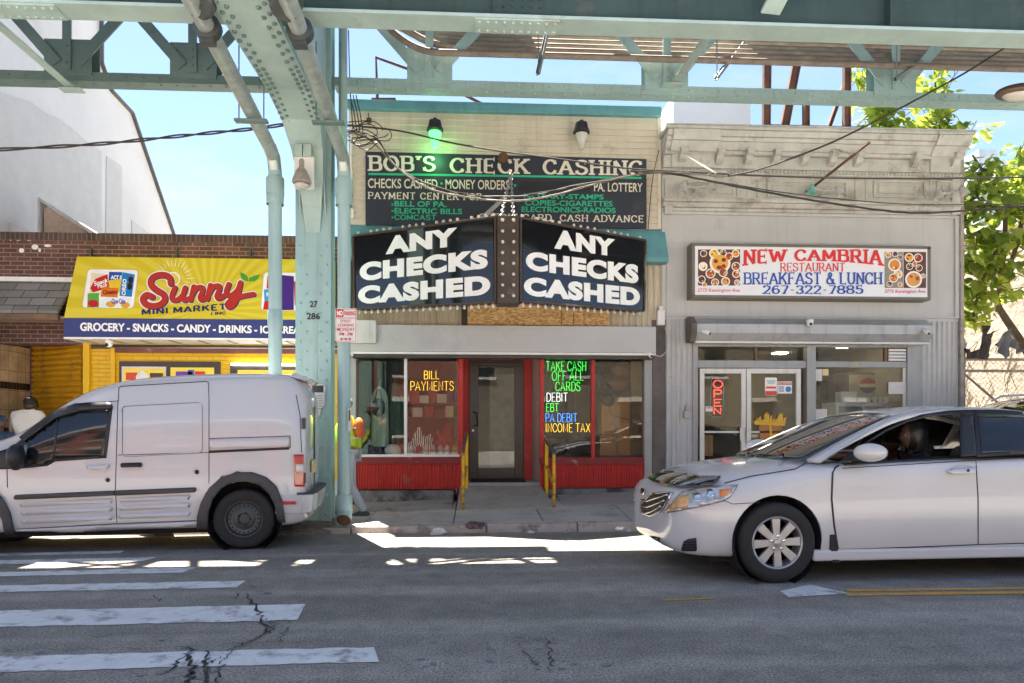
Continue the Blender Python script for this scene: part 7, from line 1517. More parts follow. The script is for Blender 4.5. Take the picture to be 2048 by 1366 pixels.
tl_ = V.lay('tail_light', [(587, 909), (606, 909), (608, 973), (589, 973)], pm('red_lens', (.45, .012, .01), .12, coat=1), .012, .016, step=6, mirror=True); V.lay('reversing_lens', [(591, 928), (606, 928), (606, 945), (592, 945)], pm('clear_lens', (.6, .58, .55), .15, coat=1), .022, .006, 6, par=tl_)
V.lay('side_sill', [(33, 1058), (394, 1042), (394, 1050), (34, 1066)], M_vanw, .012, .02)
mb = MB(); zt, zm, zb = .575, .47, .37
for (xa, ya) in ((0, 0),):
    pts = [(3 + (a - 3) * .87, b * .838) for a, b in [(3.30, -.905), (3.62, -.90), (3.72, -.80), (3.745, -.5), (3.75, 0), (3.745, .5), (3.72, .8), (3.62, .9), (3.30, .905)]]; inn = [(3 + (a - 3) * .87, b * .838) for a, b in [(3.30, -.86), (3.52, -.86), (3.56, -.76), (3.58, -.5), (3.58, 0), (3.58, .5), (3.56, .76), (3.52, .86), (3.30, .86)]]
    for i in range(8):
        (a, b), (c, d), (e, f), (g, h) = pts[i], pts[i + 1], inn[i + 1], inn[i]; mb.hexa([(a - .03, b * .98, zb), (c - .03, d * .98, zb), (e, f, zb), (g, h, zb), (a, b, zt), (c, d, zt), (e, f, zt), (g, h, zt)])
bmp = mb.build('rear_bumper', M_vanw, V.root, smooth=True, angle=50, bevel=.012); mb = MB()
for i in range(1, 7):
    (a, b), (c, d), (e, f), (g, h) = pts[i], pts[i + 1], inn[i + 1], inn[i]; mb.hexa([(a + .004, b * 1.002, zt + .001), (c + .004, d * 1.002, zt + .001), (e, f, zt + .001), (g, h, zt + .001), (a - .01, b, zt + .022), (c - .01, d, zt + .022), (e, f, zt + .022), (g, h, zt + .022)])
mb.build('bumper_step', M_trim, bmp); MB().box(3.31, 3.45, -.768, -.752, .475, .51).build('reflector', pm('red_lens', (.45, .012, .01), .12), bmp)
MB().box(3.565, 3.58, -.35, -.02, .78, .93).build('number_plate', pm('plate_yellow', (.55, .47, .2), .4, var=.1), V.root, bevel=.003)
mb = MB(); mb.tube([(3.558, -.02, .45), (3.565, -.02, 1.55)], .006, 4); mb.build('door_gap', M_seam, V.root)
for z in (.75, 1.35): MB().tube([(3.525, -.67, z - .06), (3.525, -.67, z + .06)], .02, 8).build('door_hinge', M_trim, V.root, smooth=True)
mb = MB(); mb.hexa([(3.348, -.5, 1.875), (3.505, -.5, 1.830), (3.505, .5, 1.830), (3.348, .5, 1.875), (3.383, -.45, 1.930), (3.574, -.42, 1.860), (3.574, .42, 1.860), (3.383, .45, 1.930)]); mb.build('high_brake_light_pod', M_vanw, V.root, bevel=.02)
for sd in (-1, 1):
    p = V.at(34, 914, -.86); mb = MB(); mb.sph((p.x, sd * .88, p.z), (.075, .12, .135), 16, 10); mb.bar((p.x + .05, sd * .79, p.z - .06), (p.x + .05, sd * .69, p.z - .05), .08, .06); mb.build('door_mirror', M_black, V.root, smooth=True)

# ---- the white saloon car at the right
K = Veh('white_car', 'white saloon car driving left with open window and black hood deflector', (1557, 1168), 2.5, 0, .89); K.root['category'] = 'car'
def cs(x, zb, w, zsh, wsh, zc):
    x = x * .81 if x < -.4 else x
    return (x, [(0, zb), (w * .84, zb), (w * .965, zb + .035), (w * .995, zb + .2), (w, .60), (w * .985, zsh - .10), (wsh + .025, zsh - .01), (wsh - .06, zsh + .025), (wsh * .55, zc - .012), (0, zc)])
kb = loft([cs(*q) for q in ((-1.0, .33, .42, .60, .36, .66), (-.98, .24, .58, .68, .48, .74), (-.90, .20, .72, .735, .58, .80), (-.72, .185, .82, .785, .66, .855), (-.45, .185, .872, .835, .74, .915), (-.1, .185, .892, .885, .80, .965), (.2, .185, .897, .92, .825, 1.0), (.55, .185, .897, .945, .835, 1.02), (1.0, .185, .897, .965, .84, 1.0), (1.8, .185, .897, .99, .84, 1.02), (2.6, .19, .895, 1.01, .84, 1.04), (3.15, .20, .89, 1.02, .82, 1.07), (3.5, .22, .87, 1.01, .78, 1.08), (3.75, .27, .82, .97, .72, 1.04), (3.85, .36, .74, .90, .64, .96), (3.87, .42, .70, .85, .60, .92))], 'body', M_carw, K.root)
keepk = kb.data.copy()
cavs = [MB().box(.62, 3.05, -.76, .76, .42, 1.3)]
for x in (0, 2.776):
    for sd in (-1, 1): cavs.append(MB().lathe((x, sd * .58, .345), (0, sd, 0), [(.375, 0), (.375, .5)], 36))
cut(kb, cavs)
for x in (0, 2.776):
    for sd in (-1, 1):
        wheel(K.root, x, sd * .875, .331, .2, -sd, M_alloy, 8, 0, .655).name = 'wheel'; MB().lathe((x, sd * .882, .345), (0, -sd, 0), [(.371, 0), (.371, .3), (0, .3)], 36, False).build('wheel_well', M_well, K.root)
M_inter = pm('grey_interior', (.16, .155, .145), .8, var=.1); M_idark = pm('dark_interior', (.03, .03, .03), .8)
mb = MB(); mb.box(.63, 3.04, -.755, .755, .421, .44); mb.box(.63, 3.04, -.758, -.735, .44, .94); mb.box(.63, 3.04, .735, .758, .44, .94); mb.box(3.0, 3.045, -.73, .73, .44, 1.0); mb.build('cabin_lining', M_idark, K.root)
mb = MB(); mb.prismx([(0, 0)] * 3, 0, 0) if 0 else mb.hexa([(.55, -.74, .6), (.98, -.74, .62), (.98, .74, .62), (.55, .74, .6), (.45, -.74, .99), (.92, -.72, .96), (.92, .72, .96), (.45, .74, .99)]); mb.build('dashboard', M_idark, K.root, bevel=.03)
mb = MB(); mb.tube([(1.12 + .08 * math.sin(t * .4), -.37 + .18 * math.cos(t * .4), .93 + .16 * math.sin(t * .4)) for t in range(17)], .013, 6); mb.build('steering_wheel', M_idark, K.root)
for sd in (-1, 1):
    y = sd * .37; mb = MB(); mb.hexa([(1.45, y - .24, .5), (2.0, y - .24, .5), (2.0, y + .24, .5), (1.45, y + .24, .5), (1.42, y - .24, .66), (1.98, y - .24, .62), (1.98, y + .24, .62), (1.42, y + .24, .66)]); mb.hexa([(1.88, y - .24, .6), (2.06, y - .24, .58), (2.06, y + .24, .58), (1.88, y + .24, .6), (2.06, y - .19, 1.10), (2.2, y - .19, 1.10), (2.2, y + .19, 1.10), (2.06, y + .19, 1.10)]); st_ = mb.build('seat', M_inter, K.root, bevel=.05, seg=3)
    mb = MB(); mb.sph((2.14, y, 1.23), (.085, .17, .13), 16, 10); mb.build('headrest', pm('black_cover', (.008, .008, .012), .9), st_, smooth=True)
mb = MB(); mb.box(2.75, 2.95, -.7, .7, .5, 1.05); mb.box(2.35, 2.75, -.7, .7, .5, .68); mb.build('rear_bench', M_inter, K.root, bevel=.05)
# greenhouse: rail curve, centre line, roof and screens; side frames laid on a ruled side surface
Rk = [(.40, -.80, 1.0), (.80, -.71, 1.195), (1.21, -.625, 1.365), (1.6, -.60, 1.43), (2.0, -.595, 1.44), (2.4, -.60, 1.415), (2.75, -.63, 1.34), (3.1, -.70, 1.20), (3.42, -.79, 1.05)]
Ck = [(.14, 0, 1.0), (.72, 0, 1.225), (1.28, 0, 1.41), (1.65, 0, 1.463), (2.0, 0, 1.475), (2.45, 0, 1.455), (2.85, 0, 1.37), (3.25, 0, 1.21), (3.56, 0, 1.07)]
Rc, Cc = catmull(Rk, 5), catmull(Ck, 5); m = 8
def strip(i0, i1, name, mat, thick, j0=-m, j1=m):
    mb = MB(); row = j1 - j0 + 1
    for i in range(i0, i1 + 1):
        a, c = Vector(Rc[i]), Vector(Cc[i])
        for j in range(j0, j1 + 1): t = 1 - abs(j) / m; k = math.sin(t * math.pi / 2) ** .9; mb.v.append((a.x + (c.x - a.x) * k, a.y * (1 - t) * (1 if j < 0 else -1), a.z + (c.z - a.z) * k))
    for i in range(i1 - i0):
        for j in range(row - 1): mb.f.append((i * row + j, i * row + j + 1, (i + 1) * row + j + 1, (i + 1) * row + j))
    o = mb.build(name, mat, K.root, smooth=True, angle=60); md = o.modifiers.new('t', 'SOLIDIFY'); md.thickness = thick; md.offset = -1; return o
strip(0, 10, 'windscreen', M_cglass, .005, -m + 1, m - 1); strip(10, 30, 'roof', M_carw, .03, -m + 1, m - 1); strip(30, 40, 'rear_window', M_cglass, .005, -m + 1, m - 1)
strip(0, 40, 'roof_rail', M_carw, .03, -m, -m + 1); strip(0, 40, 'roof_rail', M_carw, .03, m - 1, m)
mb = MB(); Bc = lambda x: (-.868, .965 + .02 * x)
for p in Rc: b = Bc(p[0]); mb.v += [(p[0] - .0, b[0], min(b[1], p[2] - .002)), (p[0], (b[0] * 2 + p[1]) / 3 - .012, (b[1] * 2 + p[2]) / 3), (p[0], (b[0] + p[1] * 2) / 3 - .012, (b[1] + p[2] * 2) / 3), tuple(p)]
for i in range(len(Rc) - 1):
    for j in range(3): mb.f.append((i * 4 + j, i * 4 + j + 1, i * 4 + j + 5, i * 4 + j + 4))
sme = bpy.data.meshes.new('side'); sme.from_pydata(mb.v, [], mb.f); K.surf(sme)
outer = [(1672, 928), (1706, 903), (1738, 881), (1766, 862), (1800, 845), (1842, 830), (1896, 822), (1946, 820)]; inner = [(1712, 919), (1728, 891), (1752, 876), (1773, 863), (1816, 844), (1860, 833), (1905, 830), (1914, 832), (1918, 838), (1920, 908)]
K.lay('window_frame', outer + [(1956, 860), (1958, 914), (1921, 917), (1921, 909)] + inner[::-1] + [(1713, 921), (1921, 909), (1921, 917), (1690, 929)], M_black, .004, .01, mirror=False) if 0 else None
K.lay('window_frame', outer[:5] + [(1800, 851), (1773, 863), (1752, 876), (1728, 891), (1712, 921), (1690, 930)], M_black, .003, .012, mirror=True); K.lay('window_frame', outer[4:] + [(1946, 830), (1919, 838), (1914, 832), (1905, 830), (1860, 833), (1816, 844), (1800, 851)], M_black, .003, .012, mirror=True)
K.lay('door_pillar', [(1919, 829), (1944, 829), (1952, 912), (1920, 914)], M_black, .004, .014, mirror=True)
K.lay('rear_window_frame', [(1946, 820), (2010, 820), (2080, 826), (2160, 842), (2200, 870), (2200, 900), (1953, 914)], M_black, .003, .006, mirror=True); K.lay('rear_side_glass', [(1954, 831), (2010, 830), (2080, 835), (2150, 850), (2180, 872), (2180, 895), (1962, 907)], M_dglass, .008, .004, mirror=True)
for sd in (-1, 1):
    mb = MB()
    for p in Rc: b = Bc(p[0]); f = lambda t: (p[0], -sd * (b[0] + (p[1] - b[0]) * t - .008), b[1] + (p[2] - b[1]) * t); mb.v += [f(.90), f(1.0)]
    for i in range(len(Rc) - 1): mb.f.append((2 * i, 2 * i + 1, 2 * i + 3, 2 * i + 2))
    o = mb.build('drip_rail', M_carw, K.root, smooth=True); md = o.modifiers.new('t', 'SOLIDIFY'); md.thickness = .012
    mb = MB()
    for p in Rc[30:]: b = Bc(p[0]); mb.v += [(p[0], -sd * b[0], b[1]), (p[0], -sd * p[1], p[2])]
    for i in range(len(Rc) - 31): mb.f.append((2 * i, 2 * i + 1, 2 * i + 3, 2 * i + 2))
    o = mb.build('rear_pillar', M_carw, K.root, smooth=True); md = o.modifiers.new('t', 'SOLIDIFY'); md.thickness = .02
K.surf(keepk)
K.lay('belt_trim', [(1684, 928), (1952, 911), (2210, 901), (2210, 905), (1952, 916), (1690, 931)], M_black, .006, .012, mirror=True)
hl = K.lay('headlight', [(1329, 1026), (1343, 1006), (1364, 986), (1396, 978), (1438, 973), (1475, 971), (1471, 979), (1459, 994), (1448, 1002), (1396, 1014), (1360, 1021)], pm('headlight_lens', (.42, .43, .42), .08, .35, var=.35, scale=22, coat=1), .007, .012, 7, mirror=True)
K.line('headlight_rim', [(1329, 1026), (1343, 1006), (1364, 986), (1396, 978), (1438, 973), (1475, 971), (1471, 979), (1459, 994), (1448, 1002), (1396, 1014), (1360, 1021), (1329, 1026)], 1.6, M_black, .009, hl)
M_amb = pm('amber_lens', (.62, .18, .03), .15, var=.2, coat=1); K.lay('indicator', [(1334, 1023), (1345, 1008), (1360, 994), (1379, 991), (1378, 1014)], pm('pale_amber_lens', (.6, .34, .14), .15, var=.3, scale=20, coat=1), .0135, .004, 7, hl); K.lay('indicator', [(1439, 981), (1464, 978), (1455, 990), (1439, 996)], M_amb, .0135, .004, 7, hl)
for x, y, r in ((1395, 996, 9), (1421, 988, 8)): K.lay('reflector_bowl', [(x + r * math.cos(k * .52), y + r * math.sin(k * .52)) for k in range(12)], M_chrome, .0135, .004, 5, hl)
K.lay('hood_deflector', [(1297, 960), (1312, 952), (1329, 947), (1355, 949), (1379, 953), (1404, 959), (1443, 959), (1437, 967), (1428, 974), (1396, 978), (1364, 980), (1338, 975), (1312, 968)], pm('smoked_acrylic', (.012, .014, .014), .06, spec=.8, coat=1), .03, .012, 6)
gr_ = K.lay('grille', [(1285, 1007), (1292, 997), (1306, 988), (1345, 986), (1338, 1000), (1324, 1022), (1302, 1031), (1283, 1024)], M_black, .004, .006, 6)
for y0, y1 in ((996, 991), (1008, 1002), (1020, 1013)): K.line('grille_bar', [(1285, y0 + 3), (1296, y0 + 6), (1308, y0 + 2), (1338 - (y0 - 996) * .55, y1 - 1)], 3, M_chrome, .012, gr_, .01)
K.line('grille_surround', [(1306, 987), (1346, 985), (1338, 1000), (1324, 1023), (1302, 1032), (1283, 1025), (1284, 1007), (1306, 987)], 2.2, M_chrome, .010, gr_, .01)
K.lay('badge', [(1288 + 4.5 * math.cos(k * .6), 983 + 7 * math.sin(k * .6)) for k in range(10)], M_chrome, .012, .008, 4)
it = K.lay('lower_intake', [(1292, 1070), (1320, 1075), (1319, 1100), (1293, 1085)], M_well, .003, .004, 6)
for k in range(4): K.line('intake_slat', [(1308, 1077 + k * 6), (1320, 1080 + k * 6)], 1.4, M_trim, .008, it)
fg = K.lay('fog_lamp_recess', rpoly([(1362, 1102), (1366, 1086), (1374, 1078), (1393, 1075), (1394, 1102)], 4), M_black, .003, .004, 5)
for k in range(4): K.line('slat', [(1367, 1082 + k * 5.4), (1391, 1080 + k * 5.4)], 1.2, M_trim, .007, fg)
for pts, w in (([(1450, 1002), (1465, 1008), (1519, 1005)], 1.3), ([(1448, 967), (1501, 953), (1564, 943), (1591, 938), (1627, 918)], 1.6), ([(1678, 931), (1670, 936), (1665, 946), (1663, 997), (1668, 1050), (1676, 1099)], 3.4), ([(1676, 1099), (1800, 1095), (1956, 1089), (2120, 1084)], 1.8), ([(1951, 914), (1956, 1000), (1956, 1089)], 1.6), ([(1685, 937), (1850, 927), (1956, 921), (2120, 912)], .9), ([(1281, 1085), (1300, 1099), (1330, 1110), (1475, 1123)], .8)): K.line('panel_gap', pts, w)
K.lay('door_handle', rpoly([(1888, 944), (1905, 939), (1945, 937), (1945, 947), (1900, 949)], 3), M_carw, .03, .02, mirror=True); K.lay('handle_cup', [(1900 + 26 + 26 * math.cos(k * .45), 939 + 9 * math.sin(k * .45)) for k in range(14)], pm('cup_shade', (.5, .5, .5), .3), .003, .004); K.lay('key_lock', [(1929 + 3 * math.cos(k * .8), 942 + 3 * math.sin(k * .8)) for k in range(8)], M_black, .042, .004)
for sd in (-1, 1):
    p = K.at(1738, 905, -.98); mb = MB(); o_ = len(mb.v); mb.sph((p.x, sd * 1.0, p.z), (.135, .10, .075), 18, 12); mr_ = mb.build('door_mirror', M_carw, K.root, smooth=True); MB().bar((p.x + .02, sd * .93, p.z - .05), (p.x - .02, sd * .84, p.z - .045), .1, .05).build('mirror_stalk', M_black, mr_)
p = K.at(1660, 1100, -.8); MB().hexa([(p.x - .035, -.89, .16), (p.x + .035, -.89, .16), (p.x + .035, -.72, .16), (p.x - .035, -.72, .16), (p.x - .06, -.89, .40), (p.x, -.89, .40), (p.x, -.72, .40), (p.x - .06, -.72, .40)]).build('mud_flap', M_rubber, K.root, bevel=.008)
mb = MB(); mb.tube([(.18, -.55, 1.03), (.42, -.2, 1.055), (.5, .15, 1.06)], .008, 5); mb.tube([(.16, .1, 1.04), (.36, .4, 1.06), (.46, .68, 1.05)], .008, 5); mb.build('wiper', M_black, K.root)
MB().box(-.5, 3.6, -.7, .7, .16, .25).build('underbody', M_well, K.root)
mb = MB(); mb.box(.30, 2.42, -.893, -.84, .175, .27); mb.build('side_sill', M_carw, K.root, bevel=.02)
# the pale car on the pavement beyond it: a taller copy, only its roof shows
M_silv = pm('silver_car_paint', (.5, .51, .52), .25, .4, var=.04, coat=.6)
pk_ = thing('parked_car', 'pale silver car parked on the pavement, only its roof showing above the white car', 'car', (6.75, 9.6, .09), R_(0), local=True); pk_.scale = (1, 1, 1.13)
for ch in list(K.root.children):
    if ch.name.split('.')[0] in ('body', 'roof', 'windscreen', 'rear_window', 'roof_rail', 'window_frame', 'rear_window_frame', 'rear_side_glass', 'door_pillar', 'wheel', 'wheel_well'):
        c = ch.copy(); COL.objects.link(c); c.parent = pk_
        if c.data.materials[0] == M_carw: c.data = c.data.copy(); c.data.materials[0] = M_silv
        for g in ch.children: d = g.copy(); COL.objects.link(d); d.parent = c
for sd in (-1, 1): MB().tube([(1.25, sd * .6, 1.41), (1.4, sd * .59, 1.475), (2.0, sd * .58, 1.50), (2.6, sd * .6, 1.46), (2.75, sd * .62, 1.37)], .016, 8).build('roof_bar', M_silv, pk_, smooth=True)
# ---------------------------------------------------------------- trees in the vacant lot
def leaf_mat(name, c1, c2):
    m = bpy.data.materials.new(name); m.use_nodes = True; n = m.node_tree.nodes; l = m.node_tree.links; n.clear()
    o = n.new('ShaderNodeOutputMaterial'); mx = n.new('ShaderNodeMixShader'); df = n.new('ShaderNodeBsdfPrincipled'); tr = n.new('ShaderNodeBsdfTranslucent'); at = n.new('ShaderNodeNewGeometry'); rp = n.new('ShaderNodeValToRGB')
    rp.color_ramp.elements[0].color = (*c1, 1); rp.color_ramp.elements[1].color = (*c2, 1); l.new(at.outputs['Random Per Island'], rp.inputs['Fac']); l.new(rp.outputs['Color'], df.inputs['Base Color']); df.inputs['Roughness'].default_value = .45
    hs = n.new('ShaderNodeHueSaturation'); hs.inputs['Value'].default_value = 2.3; hs.inputs['Hue'].default_value = .475; l.new(rp.outputs['Color'], hs.inputs['Color']); l.new(hs.outputs['Color'], tr.inputs['Color']); mx.inputs['Fac'].default_value = .5
    l.new(df.outputs[0], mx.inputs[1]); l.new(tr.outputs[0], mx.inputs[2]); l.new(mx.outputs[0], o.inputs['Surface']); return m
M_leaf = leaf_mat('broad_leaf', (.085, .16, .02), (.27, .34, .05)); M_bark = pm('bark', (.12, .09, .06), .9, var=.3, bump=.6, bscale=20)
def leaf(mb, c, d, up, s):  # heart shaped leaf hanging along d
    d = d.normalized(); w = d.cross(up).normalized(); nn = w.cross(d).normalized(); q = []
    for u, v, k in ((0, 0, 0), (-.10, .30, .05), (.12, .50, .10), (.42, .46, .08), (.75, .22, .0), (1.05, 0, -.10)): q.append((u, v, k))
    mid = [c + d * (u * s) - nn * (s * .12 * (u * u)) for u in (0, .15, .42, .75, 1.05)]
    L = [c + d * (u * s) + w * (v * s) + nn * (k * s - s * .12 * u * u) for u, v, k in q[1:5]]; Rr = [c + d * (u * s) - w * (v * s) + nn * (k * s - s * .12 * u * u) for u, v, k in q[1:5]]
    o = len(mb.v); mb.v += [tuple(p) for p in mid + L + Rr]
    for b in (5, 9): mb.f += [(o, o + b, o + b + 1, o + 1), (o + 1, o + b + 1, o + b + 2, o + 2), (o + 2, o + b + 2, o + b + 3, o + 3), (o + 3, o + b + 3, o + 4)]
def tree(label, root, limbs, cl, seed, size):
    r = random.Random(seed); t = thing('broadleaf_tree', label, 'tree', tuple(root), group='broadleaf trees in the vacant lot'); mb = MB(); tw = MB(); lv = MB()
    fork = limbs[0][-1]; mb.tube(catmull([Vector(p) for p in limbs[0]], 5), [.11 - .05 * i / (5 * (len(limbs[0]) - 1)) for i in range(5 * (len(limbs[0]) - 1) + 1)], 10)
    for lb in limbs[1:]: q = catmull([Vector(p) for p in lb], 6); mb.tube(q, [.05 - .035 * i / (len(q) - 1) for i in range(len(q))], 8)
    mb.build('trunk', M_bark, t, smooth=True)
    for (x, y, rx, ry, Y, n) in cl:
        c = P(x, y, Y); sx, sz = rx / FPX * Y, ry / FPX * Y
        for k in range(max(2, n // 9)):
            a = c + Vector((r.gauss(0, .5) * sx, r.gauss(0, .35), r.gauss(0, .5) * sz)); b = a + Vector((r.uniform(-.4, .4), r.uniform(-.3, .3), r.uniform(-.2, .25))); tw.tube([c, a, b], .008, 5)
        for k in range(int(n * 1.7)):
            while True:
                u = Vector((r.uniform(-1, 1), r.uniform(-1, 1), r.uniform(-1, 1)))
                if u.length < 1: break
            p = c + Vector((u.x * sx, u.y * .55, u.z * sz)); d = Vector((r.uniform(-1, 1), r.uniform(-1, .4), r.uniform(-1.3, .1))); leaf(lv, p, d, Vector((r.uniform(-.4, .4), r.uniform(-1, -.1), 1)), size * r.uniform(.45, 1.1))
    tw.build('twigs', M_bark, t); lv.build('crown', M_leaf, t)
g = Vector((9.0, 13.2, 0))
tree('leafy tree leaning over the restaurant roof from the lot', g, [[g, g + Vector((-.1, .1, 2.5)), Vector((8.7, 13.2, 5.2))], [Vector((8.7, 13.2, 5.1)), Vector((8.2, 13.1, 6.6)), P(1770, 240, 13.1), P(1740, 120, 13.0)], [Vector((8.7, 13.2, 5.1)), P(1880, 260, 13.2), P(1872, 180, 13.1), P(1868, 110, 13.0)], [Vector((8.7, 13.2, 5.1)), P(1930, 300, 13), P(1950, 270, 12.9)]],
     [(1728, 138, 26, 22, 13, 26), (1748, 165, 26, 24, 13.1, 34), (1768, 195, 26, 26, 13.1, 34), (1752, 225, 26, 26, 13, 34), (1775, 258, 36, 24, 13.1, 50), (1740, 280, 30, 14, 13.1, 24), (1820, 268, 34, 20, 13.2, 36), (1872, 150, 30, 24, 13.1, 32), (1858, 185, 22, 26, 13, 26), (1880, 215, 26, 24, 13.1, 34), (1868, 250, 34, 26, 13, 44), (1905, 268, 26, 16, 12.9, 24), (1945, 275, 20, 16, 12.9, 16), (1730, 190, 10, 14, 13, 8)], 3, .22)
g = Vector((10.65, 12.2, 0))
tree('leafy tree with broad drooping leaves beside the rubble wall', g, [[g, g + Vector((.05, 0, 1.8)), Vector((10.0, 12.6, 3.6))], [Vector((10.0, 12.6, 3.5)), P(2010, 420, 12.4), P(1970, 350, 12.3), P(1945, 310, 12.2)], [Vector((10, 12.6, 3.5)), P(2000, 500, 12.2), P(1965, 560, 12.0), P(1945, 640, 11.9)], [Vector((10, 12.6, 3.5)), P(2060, 380, 12.5), P(2070, 310, 12.5)], [Vector((10, 12.6, 3.5)), P(2040, 480, 12.2), P(2090, 500, 12.1)]],
     [(2030, 318, 40, 28, 12.5, 34), (2000, 355, 40, 26, 12.3, 40), (1955, 345, 30, 34, 12.3, 36), (2045, 365, 30, 30, 12.5, 34), (1945, 400, 26, 36, 12.2, 44), (1985, 408, 40, 28, 12.3, 50), (2035, 420, 34, 26, 12.4, 40), (1945, 460, 24, 34, 12.1, 40), (1985, 485, 32, 26, 12.1, 40), (2030, 478, 26, 16, 12.2, 20), (1950, 520, 28, 30, 12, 44), (1992, 538, 36, 26, 12, 44), (2028, 585, 16, 14, 12, 8), (1945, 580, 24, 30, 12, 36), (1985, 592, 22, 16, 12, 16), (1945, 635, 20, 26, 11.9, 22), (2046, 500, 14, 14, 12.2, 8), (2080, 420, 40, 60, 12.4, 40)], 5, .22)
# ---------------------------------------------------------------- people
def grow(name, chains, mat, parent, extra=None, sub=2):
    """one skinned surface from joint chains [(point, radius), ...]; shared points join the chains"""
    idx = {}; vs = []; rs = []; es = []
    for ch in chains:
        last = None
        for p, r in ch:
            k = tuple(round(c, 4) for c in p)
            if k not in idx: idx[k] = len(vs); vs.append(p); rs.append(r if isinstance(r, tuple) else (r, r))
            if last is not None and last != idx[k]: es.append((last, idx[k]))
            last = idx[k]
    B = BASE.get(parent, Vector((0, 0, 0))); me = bpy.data.meshes.new(name); me.from_pydata([tuple(Vector(v) - B) for v in vs], es, []); o = bpy.data.objects.new(name, me); COL.objects.link(o)
    o.modifiers.new('skin', 'SKIN'); sv = me.skin_vertices[0].data
    for i, r in enumerate(rs): sv[i].radius = r
    sv[0].use_root = True; bake(o, [('SUBSURF', dict(levels=sub, render_levels=sub))])
    me = o.data; me.materials.clear(); me.materials.append(mat)
    if extra:
        bm = bmesh.new(); bm.from_mesh(me); n0 = len(bm.verts); nv = [bm.verts.new(tuple(Vector(v) - B)) for v in extra.v]
        for f in extra.f:
            try: bm.faces.new([nv[i] for i in f])
            except ValueError: pass
        bmesh.ops.recalc_face_normals(bm, faces=bm.faces[:]); bm.to_mesh(me); bm.free()
    me.polygons.foreach_set('use_smooth', [True] * len(me.polygons)); o.parent = parent; BASE[o] = B; return o
def head(c, f, tilt=0.0, s=1.0):
    """head with brow, nose, mouth, chin and ears; c centre, f horizontal facing direction"""
    f = Vector(f).normalized(); r = Vector((f.y, -f.x, 0)); mb = MB(); n, m = 28, 22; ct, st_ = math.cos(tilt), math.sin(tilt)
    def put(a, b, h):
        a, h = a * ct - h * st_, a * st_ + h * ct; return tuple(Vector(c) + (f * a + r * b + Vector((0, 0, 1)) * h) * s)
    for i in range(m + 1):
        t = math.pi * i / m; h = .118 * math.cos(t)
        for k in range(n):
            q = 2 * math.pi * k / n; a = math.cos(q); b = math.sin(q); w = math.sin(t)
            R_a = .098 if a > 0 else .102; low = max(0, -h / .118); y = b * w * .077 * (1 - .30 * low ** 1.5); x = a * w * R_a * (1 - (.0 if a > 0 else .45) * low)
            if a > .0:
                g = math.exp(-(b * w / .16) ** 2); x += g * (.024 * math.exp(-((h + .022) / .016) ** 2) + .012 * math.exp(-((h + .004) / .022) ** 2) + .008 * math.exp(-((h + .058) / .010) ** 2) + .010 * math.exp(-((h + .098) / .02) ** 2) - .006 * math.exp(-((h + .045) / .006) ** 2))
                for sd in (-1, 1): x -= .012 * math.exp(-((b * w - sd * .42) / .18) ** 2) * math.exp(-((h - .008) / .014) ** 2)
            mb.v.append(put(x, y, h))
    for i in range(m):
        for k in range(n): mb.f.append((i * n + k, (i + 1) * n + k, (i + 1) * n + (k + 1) % n, i * n + (k + 1) % n))
    for sd in (-1, 1):
        o = len(mb.v); e = MB(); e.sph((0, 0, 0), (.018, .008, .03), 8, 6); mb.add([put(x - .01, sd * .076 + y, z - .005) for x, y, z in e.v], e.f)
    return mb, put
def hand(w, d, curl=.5, s=1.0, side=Vector((0, 1, 0))):
    """palm, four fingers and a thumb as chains, from wrist w along d"""
    d = Vector(d).normalized(); a = d.cross(side).normalized(); k = a.cross(d).normalized(); w = Vector(w); pal = w + d * .05 * s; out = [[(w, .024 * s), (pal, (.03 * s, .018 * s))]]
    for i, L in enumerate((.062, .074, .068, .052)):
        b = pal + k * (.027 - .018 * i) * s + d * .04 * s; p1 = b + d * L * .5 * s + a * .01 * curl; p2 = p1 + (d * (1 - curl * .6) + a * curl).normalized() * L * .5 * s; out.append([(pal, (.03 * s, .018 * s)), (b, .0095 * s), (p1, .0085 * s), (p2, .007 * s)])
    t1 = w + d * .03 * s + k * .032 * s; out.append([(pal, (.03 * s, .018 * s)), (t1, .011 * s), (t1 + (d + k * .5 + a * .3).normalized() * .045 * s, .009 * s)]); return out
def eyes(put, par, s=1.0):
    mb = MB(); m2 = MB()
    for sd in (-1, 1): mb.sph(put(.078, sd * .031, .008), .0105 * s, 8, 6); m2.sph(put(.086, sd * .031, .008), .0066 * s, 6, 5)
    mb.build('eyes', pm('eye_white', (.28, .26, .24), .4), par); m2.build('pupils', M_black, par)
SKIN_D = pm('dark_skin', (.085, .045, .03), .5, var=.08); SKIN_M = pm('tan_skin', (.26, .15, .10), .5, var=.08)
